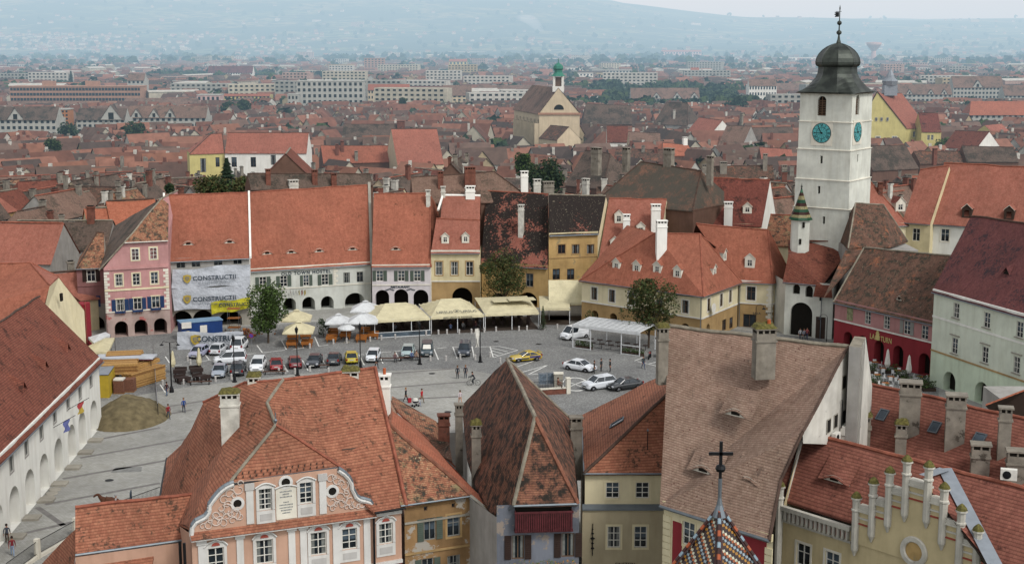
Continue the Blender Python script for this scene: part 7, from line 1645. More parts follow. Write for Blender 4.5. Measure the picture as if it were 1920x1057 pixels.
mb=MB();mb.box((0,0,.1),(L,2.4,2.7),M['cblue'],Fm);[mb.box((.05+k*L/24,-.03,.2),(.12+k*L/24,0,2.6),M['cblue'],Fm)for k in range(24)];mb.obj('cabin',g);mb=MB();mb.box((-.1,-.1,2.7),(L+.1,2.5,2.82),plain('pale_blue_roof','6f8aa0',.6),Fm);mb.obj('roof',g);mb=MB();mb.box((L*.45,-.06,1.1),(L*.62,-.035,2.2),M['frame_white'],Fm);mb.obj('window',g)
mb=MB();mb.box((0.0,-.3,2.0),(1.4,-.25,2.9),M['frame_white'],Fm@Matrix.Rotation(-.3,4,'X')if 0 else Fm);mb.obj('notice_board',g);u,z=on_plane(346,617,A,B);shield(g,A,B,.9,1.3,.55,.06)
fA,fB=P(334,655),P(457,651);o=cloth('banner_fence',None,fA,fB,[(332,622),(456,622),(457,654),(333,658)],M['tarp'],.1,.1);
tag(o,'low white construction banner fence in front of the blue cabin','fence','construction banners');o['group']='low banner fence';u,z=on_plane(416,638,fA,fB);text_on(o,'CONSTRUCTII',fA,fB,u,z,1.1,M['ink'],out=.35,bold=.025);text_on(o,'antreprenor general',fA,fB,u-.1,z-.65,.5,M['ink2'],out=.35);u,z=on_plane(367,636,fA,fB);shield(o,fA,fB,u,z,1.35,.35)
g=thing('scaffold','small steel scaffold among rubble at the building site entrance','scaffold',loc=P(428,630));
for x in(0,1.6):
 for y in(0,1.2):mb=MB();mb.bar((x,y,0),(x,y,4.2),.03,M['rim']);mb.obj('post',g)
for z in(1.2,2.6,4.0):mb=MB();mb.box((-.1,-.1,z),(1.7,1.3,z+.06),M['bench_or']);mb.obj('deck',g)
rnd=random.Random(9);mb=MB()
for k in range(160):
 c=P(452,630)+V((rnd.gauss(0,1.3),rnd.gauss(0,1.6),rnd.random()*.5));s=rnd.uniform(.08,.3);Mx=Matrix.Translation(c)@Matrix.Rotation(rnd.uniform(0,3),4,V((rnd.random(),rnd.random(),rnd.random())));mb.box((-s,-s*.6,-s*.4),(s,s*.6,s*.4),rnd.choice([M['chim_brick'],M['stone'],M['bench_or']]),Mx)
tag(mb.obj('rubble'),'heap of bricks, boards and rubble outside the building site','rubble',kind='stuff')
g=thing('netted_scaffold','scaffold wrapped in bright red netting beside the cream gable','scaffold');a=P(154,668);q0=a;ztop=zat(a,571);M['rednet']=plain('red_netting','83222c',.8,0,.3,4);mb=MB();w=1.6;mb.box((a.x-w/2+.05,a.y,.0),(a.x+w/2,a.y+2.2,ztop),M['rednet']);mb.obj('netting',g)
for x in(-w/2,w/2):mb=MB();mb.bar((a.x+x,a.y-.05,0),(a.x+x,a.y-.05,ztop+.4),.05,M['cap_red']);mb.obj('pole',g)
def stall(pix,h,mat,label):
 pts=[P(x,y,h)for x,y in pix];g=thing('canvas_stall',label,'stall');mb=MB();c=sum(pts,V())/len(pts)+V((0,0,.35))
 for i in range(len(pts)):mb.face([pts[i],pts[(i+1)%len(pts)],c],M[mat]);mb.face([pts[i]-V((0,0,.3)),pts[(i+1)%len(pts)]-V((0,0,.3)),pts[(i+1)%len(pts)],pts[i]],M[mat])
 mb.obj('canopy',g)
 for p in pts:mb=MB();mb.bar((p.x,p.y,0),p,.04,M['wood_dark'],5);mb.obj('pole',g)
stall([(165,632),(198,622),(207,627),(175,642)],2.9,'wh_cloth','white canvas stall roof beyond the market hall');stall([(166,648),(196,633),(215,633),(203,659),(170,660)],2.7,'cr_cloth','beige canvas stall roof beyond the market hall');
g=thing('site_shed','yellow site shed with grey sheet roof behind the timber stack','shed');pts=[P(186,704,2.8),P(203,704,2.8),P(222,676,2.8),P(187,676,2.8)];mb=MB();mb.face([p+V((0,0,.1))for p in pts],M['bluemetal']);mb.obj('roof',g);mb=MB();yl=plain('yellow_panel','a38b2c',.7)
for i in range(4):a,b=pts[i],pts[(i+1)%4];mb.face([V((a.x,a.y,0)),V((b.x,b.y,0)),b,a],yl)
mb.obj('panel',g);mb=MB();p_=P(176,672,3.0);mb.box((p_.x,p_.y,2.9),(p_.x+7.5,p_.y+2.4,3.05),M['tarp']);mb.box((p_.x,p_.y-.05,2.75),(p_.x+7.5,p_.y,2.9),M['ox']);o=mb.obj('long_canopy');tag(o,'long pale canopy with red edge beside the yellow shed','canopy');mb=MB()
for x in(.2,7.2):mb.bar((p_.x+x,p_.y+.2,0),(p_.x+x,p_.y+.2,2.8),.05,M['wood_dark'])
mb.obj('posts',o)
M['pine']=plain('fresh_sawn_pine','a37f4c',.8,0,.25,5);M['pine_d']=plain('pine_end_grain','7d5a34',.9,0,.3,6);M['brickred']=plain('stacked_brick_red','6f4c3c',.9,0,.3,6)
def boards(px,py,rz,L,W_,Hh,z,label,nb=8,name='timber_bundle'):
 mb=MB();rnd=random.Random(int(px*3+z*7));nx,nz=nb,max(2,int(Hh/.1))
 for i in range(nx):
  for k in range(nz):
   e=rnd.uniform(-.12,.12);mb.box((-L/2+e,-W_/2+W_*i/nx+.01,z+Hh*k/nz),(L/2+e,-W_/2+W_*(i+1)/nx-.01,z+Hh*(k+.85)/nz),rnd.choice([M['pine'],M['pine'],M['pine_d']]),Matrix.Translation(P(px,py))@Matrix.Rotation(rad(rz),4,'Z'))
 return tag(mb.obj(name),label,'timber')
boards(226,722,12,4.4,3.0,1.3,1.75,'flat timber bundle on top of the brick pallets',9);boards(236,706,12,4.4,2.4,1.5,1.75,'flat timber bundle behind, topmost of the stack',8);boards(271,720,62,6.2,1.5,1.9,0.1,'long sloping bundle of beams at the right of the stack',7);boards(262,724,62,4.8,.9,.9,0.1,'narrow bundle of planks at the front right of the stack',6);boards(273,714,66,5.0,.9,.5,2.05,'short loose planks lying on the long beams',5)
for x,y,lb in((212,733,'left brick pallet under the timber'),(225,736,'white capped brick pallet in the middle'),(244,733,'right brick pallet under the timber')):
 mb=MB();c=P(x,y);rnd=random.Random(x)
 for k in range(12):mb.box((c.x-.62+rnd.uniform(-.02,.02),c.y-.6,.1+k*.13),(c.x+.62,c.y+.7,.21+k*.13),M['brickred'])
 mb.box((c.x-.65,c.y-.65,0),(c.x+.65,c.y+.7,.1),M['pine_d']);
 if x==225:mb.box((c.x-.6,c.y-.6,1.67),(c.x+.6,c.y+.6,1.85),M['frame_white'])
 tag(mb.obj('brick_pallet'),lb,'pallet')
mb=MB();c=P(243,783);N=40;rows=[]
for j in range(N+1):
 row=[]
 for i in range(N+1):
  x,y=(i/N*2-1),(j/N*2-1);r=(x*x+y*y)**.5;z=max(0,1-r**1.5)*2.7+.35*noise.noise(V((x*2.5,y*2.5,1)))*max(0,1-r)*2+.12*noise.noise(V((x*9,y*9,1)))*(r<.95);row.append(V((c.x+x*4.6,c.y+y*6.0,max(-.05,z)+(-.1 if r>1 else .0))))
 rows.append(row)
mb.grid(rows,M['sandc']);o=mb.obj('sand_heap',smooth=True,merge=True);tag(o,'brown sand heap against the end of the market hall','sand heap',kind='stuff')
mb_=None
for i,(a,b)in enumerate((((288,672),(291,705)),((291,706),(293,742)),((293,743),(297,788)))):
 A,B=P(*a),P(*b);g=thing('fence_panel',['dark fence panel farthest along the timber yard','middle dark fence panel along the timber yard','nearest dark fence panel beside the sand heap'][i],'fence');Fm=frame_M(A,B,0,0);L=(B-A).length;mb=MB()
 for k in range(int(L/.25)):mb.box((k*.25,-.02,.1),(k*.25+.04,.02,1.9),M['rim'],Fm)
 mb.box((0,-.03,1.86),(L,.03,1.92),M['rim'],Fm);mb.box((0,-.03,.1),(L,.03,.16),M['rim'],Fm);mb.obj('mesh',g)
 for x in(0,L):mb=MB();mb.bar(Fm@V((x,0,0)),Fm@V((x,0,2)),.04,M['iron']);mb.obj('post',g)
g=thing('road_sign','round blue and red no parking sign by the tree','sign',loc=P(472,659));mb=MB();mb.bar((0,0,0),(0,0,2.3),.03,M['rim']);mb.obj('post',g)
def disc(parent,r,z,mat,y,name):mb=MB();mb.face([V((r*math.cos(k*.3927),y,z+r*math.sin(k*.3927)))for k in range(16)],mat);return mb.obj(name,parent)
s_=disc(g,.34,2.3,plain('sign_red','8c1f2a',.5),-.04,'sign_plate');disc(s_,.26,2.3,plain('sign_blue','2c3f8c',.5),-.05,'sign_face');mb=MB();mb.face([V(p)for p in((-.2,-.06,2.14),(-.15,-.06,2.1),(.2,-.06,2.46),(.15,-.06,2.5))],plain('sign_red','8c1f2a',.5));mb.obj('red_bar',s_)
A,B=P(1000,742),P(1062,738);g=thing('stair_wall','low brick and stone wall with iron railing at the stairs behind the steep roof','wall');Fm=frame_M(A,B,0,0);L=(B-A).length;mb=MB();mb.box((0,0,0),(L,.4,.7),M['chim_brick'],Fm);mb.box((-.05,-.08,.7),(L+.05,.48,.82),M['trim'],Fm);mb.obj('parapet',g);mb=MB()
[mb.bar(Fm@V((x*.2,.2,.8)),Fm@V((x*.2,.2,1.7)),.015,M['iron'],4)for x in range(int(L/.2))];mb.bar(Fm@V((0,.2,1.7)),Fm@V((L,.2,1.7)),.025,M['iron']);mb.obj('railing',g);mb=MB();mb.box((L,-.15,0),(L+.5,.45,1.9),M['trim'],Fm);mb.box((L-.05,-.2,1.9),(L+.55,.5,2.0),M['trim'],Fm);mb.obj('gate_pillar',g)
for x,y,w,h_,lb in((1018,728,1.1,2.0,'left grey information board by the stairs'),(1030,727,1.1,2.0,'right grey information board by the stairs')):
 g=thing('information_board',lb,'information board',loc=P(x,y));mb=MB();mb.box((-w/2,-.04,.5),(w/2,.04,h_),M['bluemetal']);mb.obj('board',g);mb=MB();mb.box((-w/2+.1,-.05,.65),(w/2-.1,-.04,h_-.15),plain('board_print','5b6670',.7,0,.5,5));mb.obj('printed_panel',g)
 for s in(-1,1):mb=MB();mb.bar((s*w/2,0,0),(s*w/2,0,h_+.05),.04,M['zinc']);mb.obj('post',g)
g=thing('statue_plinth','grey stone plinth with a small figure beside the information boards','statue',loc=P(1047,728));mb=MB();mb.box((-.55,-.4,0),(.55,.4,1.9),M['stone']);mb.box((-.62,-.47,1.9),(.62,.47,2.05),M['trim']);mb.obj('plinth',g)
person(1046,728,100,'sit','6a3f32','4a3a34','3b2a20','figure in brown sitting on the grey stone plinth',z=2.05-.4)
M['wplastic']=plain('white_plastic','c6c6c4',.6)
rnd=random.Random(21)
for i,(x,y)in enumerate(((1640,688),(1655,700),(1645,712),(1670,716),(1683,704),(1690,722),(1712,728),(1725,716),(1700,736),(1660,728))):
 tb=thing('terrace_table','wooden table of the terrace before the crimson house','table','terrace tables',loc=P(x,y));mb=MB();mb.box((-.4,-.4,.7),(.4,.4,.74),M['bench_or']);mb.obj('tabletop',tb);newobj('leg',TL_,tb)
 for s in(0,1,2):
  a=s*2.1+rnd.uniform(-.3,.3)+i;c_=thing('terrace_chair','white chair of the terrace before the crimson house','chair','white terrace chairs',loc=P(x,y)+V((-math.sin(a)*.7,math.cos(a)*.7,0)),rz=a);mb=MB();mb.box((-.22,-.22,.4),(.22,.22,.45),M['wplastic']);mb.obj('seat',c_);mb=MB();mb.box((-.22,.18,.45),(.22,.22,.88),M['wplastic']);mb.obj('backrest',c_)
  for lx,ly in((-.2,-.2),(.2,-.2),(-.2,.2),(.2,.2)):mb=MB();mb.box((lx-.02,ly-.02,0),(lx+.02,ly+.02,.4),M['wplastic']);mb.obj('leg',c_)
for i,(x,y)in enumerate(((1632,700),(1640,722),(1672,700),(1690,712),(1700,724),(1722,730),(1730,722),(1655,740),(1742,733))):planter(P(x,y),1.6,.5,.9,'long green planter dividing the restaurant terrace',('lf2','lf1'),n=300,group='terrace planters',leaf=.13)
for i,(a,b)in enumerate((((12,1062),(68,1022)),((72,1020),(140,982)),((225,945),(300,918)))):
 A,B=P(*a,1.2),P(*b,1.2);g=thing('iron_fence',['iron railing nearest the bottom left corner','iron railing between the stone post and the annex roof','iron railing above the annex roof'][i],'fence');Fm=frame_M(A,B,0,0);L=(B-A).length;mb=MB();[mb.bar(Fm@V((k*.16,0,.4)),Fm@V((k*.16,0,1.5)),.014,M['iron'],4)for k in range(int(L/.16))];mb.bar(Fm@V((0,0,1.5)),Fm@V((L,0,1.5)),.03,M['iron']);mb.bar(Fm@V((0,0,.45)),Fm@V((L,0,.45)),.025,M['iron']);mb.obj('railing',g);mb=MB();mb.box((-.1,-.12,-.3),(L+.1,.2,.3),M['trim'],Fm);mb.obj('kerb_wall',g)
 if i<2:mb=MB();mb.box((L-.05,-.2,-.3),(L+.35,.2,1.75),M['trim'],Fm);mb.obj('stone_post',g)
person(24,1042,200,'walk','6a2228','7a8aa0','2a1d18','person with a maroon backpack at the bottom left corner');person(14,1018,200,'walk','3a3f48','3a3028','2a1d18','person in dark clothes ahead of the backpack wearer')
g=thing('horse','brown horse standing before a small cart above the annex roof','horse',loc=P(206,961),rz=rad(10));hb=plain('bay_horse_coat','4c2f20',.8,0,.2)
me=bpy.data.meshes.new('b');vs=[(0,0,1.2),(-.5,0,1.25),(-.75,0,1.5),(-.95,0,1.85),(-1.15,0,1.8),(-1.4,0,1.6),(.5,0,1.25),(.8,0,1.2)];rr=[.32,.3,.2,.14,.12,.07,.32,.2];es=[(0,1),(1,2),(2,3),(3,4),(4,5),(0,6),(6,7)]
for s in(-1,1):
 for b_,x in((1,-.5),(6,.65)):
  k=len(vs);kx=x+(.12 if x>0 else-.02);vs+=[(x,s*.18,.95),(kx,s*.18,.55),(x+(.06 if x>0 else 0),s*.18,.12),(x-.04,s*.18,.04)];rr+=[.14,.075,.05,.06];es+=[(b_,k),(k,k+1),(k+1,k+2),(k+2,k+3)]
k=len(vs);vs+=[(.95,0,1.0),(1.0,0,.6)];rr+=[.06,.04];es+=[(7,k),(k,k+1)]
me.from_pydata(vs,es,[]);o=bpy.data.objects.new('b',me);COL.objects.link(o);o.modifiers.new('s','SKIN');me.skin_vertices[0].data[0].use_root=True
for i,r in enumerate(rr):me.skin_vertices[0].data[i].radius=(r,r)
o.modifiers.new('u','SUBSURF').levels=2;om=bpy.data.meshes.new_from_object(o.evaluated_get(bpy.context.evaluated_depsgraph_get()));bpy.data.objects.remove(o);om.materials.clear();om.materials.append(hb);om.polygons.foreach_set('use_smooth',[True]*len(om.polygons));newobj('body',om,g)
g=thing('small_cart','small wooden cart with dark board behind the brown horse','cart',loc=P(230,961),rz=rad(10));mb=MB();mb.box((-.7,-.5,.6),(.9,.5,.72),M['pine']);mb.box((.75,-.5,.72),(.85,.5,2.0),M['ink']);mb.obj('bed',g)
for s in(-1,1):mb=MB();mb.lathe([(.34,-.03),(.42,-.03),(.42,.03),(.34,.03),(.34,-.03)],M['tyre'],n=18);o=mb.obj('wheel',g);o.matrix_local=Matrix.Translation((.1,s*.55,.42))@Matrix.Rotation(rad(90),4,'X')
person(218,961,100,'stand','a09a98','4a3a2e','8a8a8a','carter in pale shirt standing between horse and cart')
for i,(x,y)in enumerate(((97,925),(103,918),(90,932))):
 mb=MB();c=P(x,y,0);mb.lathe([(0,.1),(.55,.1),(.6,.05),(.6,0.0)],M['stone'],(c.x,c.y),14);tag(mb.obj('stone_disc'),'low dark stone disc on the paving before the arches','stone disc','stone discs before the arches')
FP=[]
def zt_(p):return T(p[0],p[1])
def back(name,label,eL,eR,Y,ry,p,wall,roofm,wins=(),cat='house',side=None,hipL=0,hipR=0,chim=(),z0=None,capm='cap_dark',**k):
 ze=AT((eL[0]+eR[0])/2,(eL[1]+eR[1])/2,Y).z;A,B=P(*eL,ze),P(*eR,ze);z0=T((A.x+B.x)/2,(A.y+B.y)/2)-1 if z0 is None else z0
 r=rowhouse(name,label,eL,eR,ze,ry,p,[(ze,M[wall])],roofm,wins,side=side or wall,hipL=hipL,hipR=hipR,chim=chim,z0=z0,capm=capm,cat=cat,over=.3,gut=False,**k)
 L=(B-A).length;dep=(r['R1']-A).length
 n=max(1,int(L/8))
 for i in range(n+1):q=A.lerp(B,i/n)-r['n']*dep*.9;FP.append((q.x,q.y,max(4.5,dep*.75)))
 return r
dw=dict(style='two',fm='frame_brown',inner=.1)
back('yellow_hall','yellow end of a large hall with tall dark arched windows behind the row',(355,287),(420,285.5),268,(258,250),1.0,'cream_y' if 'cream_y' in M else 'cream','t_pink',[(381,310,1.1,2.7,dw),(408,304,.8,1.9,dw),(383,343,1.1,1.8,dw)],hipL=3.2)if 0 else None
M['churchw']=pl('cream_church_plaster','b5a588',.2);M['lemon']=pl('pale_lemon_plaster','b3a866',.2);M['brownbrick']=pl('brown_rough_wall','63493c',.35);M['tan']=pl('tan_concrete','96705a',.2);M['conc']=pl('pale_concrete','9b9a92',.25);M['orange_w']=pl('orange_render','9c6232',.2);M['pinkw']=pl('pale_pink_render','ae8f8a',.2)
back('yellow_hall','yellow end of a large hall with tall dark windows behind the row',(355,287),(421,285.5),420,(252,250),1.0,'lemon','t_pink',[(381,310,1.7,4.2,dw),(408,304,1.2,2.9,dw),(383,343,1.7,2.8,dw)],hipL=7,hipR=.01)
back('white_hall','white long hall continuing the yellow one under the same red roof',(421.5,285.5),(575,285.5),420,(249,249),1.0,'white','t_pink',[(439,304,1.6,3.0,dw),(475,304,1.6,3.0,dw),(512.5,300,1.6,3.0,dw),(545,304,1.6,3.0,dw)])
back('long_mossy_house','long low house with crumbling mossy ridge right behind the hostel roof',(470,353),(699,344),240,(326,326),.9,'brownbrick','t_old',chim=((503,345,.8,2.2,'brick'),(590,344,.9,2,'brick'),(626,348,.9,1.8,'brick'),(550,350,1.6,.8,'white')))
back('red_roofed_backhouse','house with clean red roof and brick chimneys behind the white hall',(606,305),(742,302),450,(273,273),.9,'brownbrick','t_red',chim=((632,290,1,3,'brick'),(642,284,1,3,'brick'),(668,300,1,2.5,'grey')))
back('bright_red_roofed_house','bright red roof with a horizontal step above a cream wall, mid town',(745,308),(832,306),440,(242,242),1.0,'churchw','t_pink')
back('dark_plain_roofed_house','broad grey brown roof behind the bright red stepped roof',(640,275),(752,275),560,(233,233),1.0,'brownbrick','t_old',chim=((752,240,3,2.5,'brick'),))
back('brown_hipped_house','long brown roof with hipped right end directly behind the cream house',(775,378),(1000,374),233,(333,321),.9,'brownbrick','t_brown',hipR=6,chim=((826,352,.9,2.4,'brick'),(881,350,1.8,3,'brick'),(880,374,1.4,1.6,'white'),(983,360,1.2,3.2,'clean'),(1007,362,1.2,2.0,'white'),(1028,362,1.8,1.6,'grey')))
SR_=back('striped_roofed_house','wide sloping roof streaked grey and rust, right of the square trees',(1118,376),(1300,393),234,(301,323),.85,'brownbrick','t_strip',chim=((1118,312,1.6,3,'grey'),(1174,306,1.2,2.4,'grey'),(1254,308,1.6,2.4,'grey'),(1331,330,1,3,'grey'),(1098,362,1.1,2.2,'white')),hipL=4,hipR=3)
back('low_mossy_house','low dark roof left of the streaked one behind the trees',(1060,345),(1132,352),345,(282,290),1.1,'brownbrick','t_old',hipR=4,chim=((1118,300,1.6,2.0,'grey'),))
back('brick_firewall_house','tall brown brick gable wall with white base, centre right',(1138,264),(1178,264),560,(236,236),2.2,'white','t_rust',hipR=0)
back('orange_roof_cottage','small bright orange roof with white chimney, centre right',(1240,292),(1300,290),480,(268,272),.8,'brownbrick','t_orange',chim=((1284,270,1.6,2,'clean'),),hipL=3)
back('mottled_red_roof_house','mottled red roof over a white windowed wall, centre right',(1286,249),(1332,253),600,(220,226),.9,'white','t_pink',[(1300,255,1,1,dw),(1320,257,1,1,dw)],chim=((1390,236,1.3,5,'grey'),))
back('plum_roof_house','smooth plum brown roof beside the mottled red one',(1346,272),(1392,274),540,(235,237),.9,'grey_pl','t_brown')
back('brown_tiled_house','broad brown roof between the plum roof and the clock tower',(1410,262),(1490,262),570,(240,238),.9,'churchw','t_old')
back('dormered_pink_roof_house','pinkish roof with a slanted row of skylights left of the tower',(1428,300),(1488,300),460,(276,280),.8,'brownbrick','t_pink')
back('chimney_row_house','long wall of brown plaster with many chimneys left of the tower',(1338,332),(1452,332),330,(312,310),.9,'brownbrick','t_mossy',chim=((1356,322,1.6,2,'grey'),(1434,318,1,3.4,'grey'),(1470,330,1.2,2.2,'grey'),(1320,335,1,3,'grey')))
back('dark_mossy_twin_roof','large dark mossy roof with a ladder like chimney, right of the church',(1225,232),(1290,234),650,(192,193),1.1,'grey_pl','t_old',hipR=4,hipL=3,chim=((1264,222,.9,3.5,'white'),))
back('dark_long_roof','long dark mossy roof right of the church gable',(1092,232),(1185,232),650,(195,198),1.0,'brownbrick','t_old',hipL=2)
back('grey_brown_long_roof','long grey brown roof below the dark mossy ones, right of the church',(1180,276),(1240,276),540,(247,250),.9,'churchw','t_brown')
back('brown_roof_terrace','brown roof with row of small chimneys, centre right',(1150,300),(1240,302),470,(280,280),.8,'brownbrick','t_mossy',chim=((1206,284,1.1,1.6,'grey'),(1230,286,1.1,1.4,'brick')))
back('mossy_range','mossy grey range of roofs above the red halls, right of the tower',(1636,318),(1722,314),400,(274,272),1.0,'brownbrick','t_old',hipR=0,chim=((1752,300,1.2,3,'brick'),))
back('mossy_range_right','mossy range with a skylight further right above the red halls',(1725,306),(1812,304),420,(284,284),.8,'brownbrick','t_mossy')
back('ruinous_roof','sagging dark roof over brown brick at the far right',(1812,302),(1910,302),420,(274,276),.8,'brownbrick','t_old')
back('white_gabled_barn','white house with dark red roof and tiny skylights, right',(1768,275),(1830,280),520,(245,247),.9,'white','t_rust',[(1826,262,.8,1.0,dw)]if 0 else[])
back('lemon_small_house','pale yellow house with orange roof, right edge of mid town',(1862,250),(1895,248),600,(235,232),.7,'lemon','t_pink',[(1875,262,.9,1.2,dw)])
r=back('yellow_school','large yellow school building with bright red roof behind the clock tower',(1699,240),(1738,238),560,(176,175),.95,'lemon','t_pink',[(1714,252,1.2,2.2,dict(style='six')),(1730,252,1.2,2.2,dict(style='six'))],side='lemon',z0=-7)
hs_=r['h'];A=r['A'];mb=MB();gl_=V((A.x-19.6,A.y+.5,0));pk=AT(1645,172,A.y+.6)
mb.face([V((gl_.x,gl_.y,-7)),V((A.x,A.y,-7)),A,pk,V((gl_.x,gl_.y,A.z))],M['lemon']);mb.obj('gable_wall',hs_)
for x in(1632,1643,1653,1664):q=AT(x,224,A.y+.3);put_window(hs_,V((gl_.x,gl_.y-.0,0)),A,q.x-gl_.x,q.z-.7,.9,1.5,'two','frame_white',-.05)
for x in(1646,1677):q=AT(x,262,A.y+.3);put_window(hs_,V((gl_.x,gl_.y-.0,0)),A,q.x-gl_.x,q.z-1.3,1.9,2.6,'six','frame_white',-.05,'trim')
mb=MB();slope(mb,[V((A.x+.3,A.y-.3,A.z-.3)),pk+V((0,-.4,.1)),r['R1']+V((0,0,.2)),r['R1']+V((.2,0,.1))],M['t_pink']);e_=P(1628,200,0);mb2=mb;mb.bar(pk,A,.25,M['wood_dark'],5);mb.bar(pk,V((gl_.x,gl_.y,A.z)),.25,M['wood_dark'],5);mb.obj('gable_verge',r['roof'])
q=AT(1668,170,570);mb=MB();s6=570/FPX;mb.box((q.x-12*s6,q.y-2,q.z-2),(q.x+12*s6,q.y+2,AT(1668,160,570).z),M['bluemetal']);mb.lathe([(13*s6,AT(1,160,570).z),(15*s6,AT(1,152,570).z),(8*s6,AT(1,146,570).z),(7*s6,AT(1,141,570).z),(.3,AT(1,130,570).z),(.1,AT(1,122,570).z)],M['bluemetal'],(q.x,q.y),8);mb.obj('roof_lantern',r['roof'])
back('school_wing','dark red roofed wing of the yellow school',(1728,246),(1765,246),552,(211,212),1.2,'lemon','t_darkred',[(1741,258,1,2,dict(style='two')),(1748,258,1,2,dict(style='two'))],z0=-7)
h=thing('gabled_church','cream church with wide plain gable, long buttressed side and green domed belfry','church');z0=-7
G0,G1=AT(1011,213,560),AT(1087,212,560);G1.z=G0.z;pk=AT(1047,166,560);bk=AT(967,204,592);bk.z=G0.z;dv=bk-G0;dv.z=0;dv=V((-10,36,0));
mb=MB();lo=lambda p:V((p.x,p.y,z0))
mb.face([lo(G0),lo(G1),G1,pk,G0],M['churchw']);mb.face([lo(G0+dv),lo(G0),G0,G0+dv],M['churchw']);mb.face([lo(G1),lo(G1+dv),G1+dv,G1],M['churchw']);mb.face([lo(G1+dv),lo(G0+dv),G0+dv,pk+dv,G1+dv],M['churchw']);mb.obj('wall',h)
e=V((0,0,.25));mb=MB();slope(mb,[G0+V((-.6,-.3,-.4))+e,pk+e,pk+dv+e,G0+dv+V((-.6,0,-.4))+e],M['t_brown']);slope(mb,[G1+V((.6,-.3,-.4))+e,pk+e,pk+dv+e,G1+dv+V((.6,0,-.4))+e],M['t_brown']);ro=mb.obj('roof',h)
for i in range(7):
 q=G0+dv*(i/7.0+.02);mb=MB();mb.box((q.x-1.7,q.y-.5,z0),(q.x+.1,q.y+.7,q.z-4),M['churchw']);mb.face([V((q.x-1.7,q.y-.5,q.z-4)),V((q.x,q.y-.5,q.z-2.4)),V((q.x,q.y+.7,q.z-2.4)),V((q.x-1.7,q.y+.7,q.z-4))],M['t_brown']);mb.obj('buttress',h)
for i in range(6):q=G0+dv*(i/7.0+.09);mb=MB();mb.box((q.x-.4,q.y-.2,q.z-11),(q.x+.1,q.y+1.8,q.z-4),M['dark']);mb.obj('window',h)
mb=MB();mb.box((G0.x-.5,G0.y-.5,G0.z-.5),(G1.x+.5,G0.y,G0.z+.3),M['tan']);mb.obj('cornice',h);q=AT(1048,200,560);mb=MB();mb.face([V((q.x+2*math.cos(a*.314),559.8,q.z-1.2+2.0*math.sin(a*.314)))for a in range(11)],M['dark']);mb.obj('attic_window',h)
cx,cy=pk.x,pk.y+2.5;zz=lambda y:zat((cx,cy),y);mb=MB()
for sx in(-1,1):
 for sy in(-1,1):mb.box((cx+sx*1.7-.45,cy+sy*1.7-.45,zz(172)),(cx+sx*1.7+.45,cy+sy*1.7+.45,zz(143)),M['white'])
mb.box((cx-2.3,cy-2.3,zz(172)),(cx+2.3,cy+2.3,zz(162)),M['white']);mb.box((cx-1.6,cy-1.6,zz(162)),(cx+1.6,cy+1.6,zz(145)),M['frame_brown']);bf=mb.obj('belfry',ro)
mb=MB();M['verdigris']=plain('green_copper','2f6f5c',.6);mb.lathe([(3.2,zz(143)),(2.3,zz(140)),(1.7,zz(136)),(1.7,zz(132)),(2.2,zz(129)),(2.0,zz(124)),(1.0,zz(120)),(.2,zz(118)),(.12,zz(110)),(0,zz(109))],M['verdigris'],(cx,cy),8,.39);mb.obj('cupola',bf)
for k in range(6):q=G0+dv*(k/5)+V((8,0,0));FP.append((q.x,q.y,13))
back('church_annex','low cream annex at the foot of the church',(1011,258),(1045,262),545,(235,238),.9,'churchw','t_mossy',z0=-7)
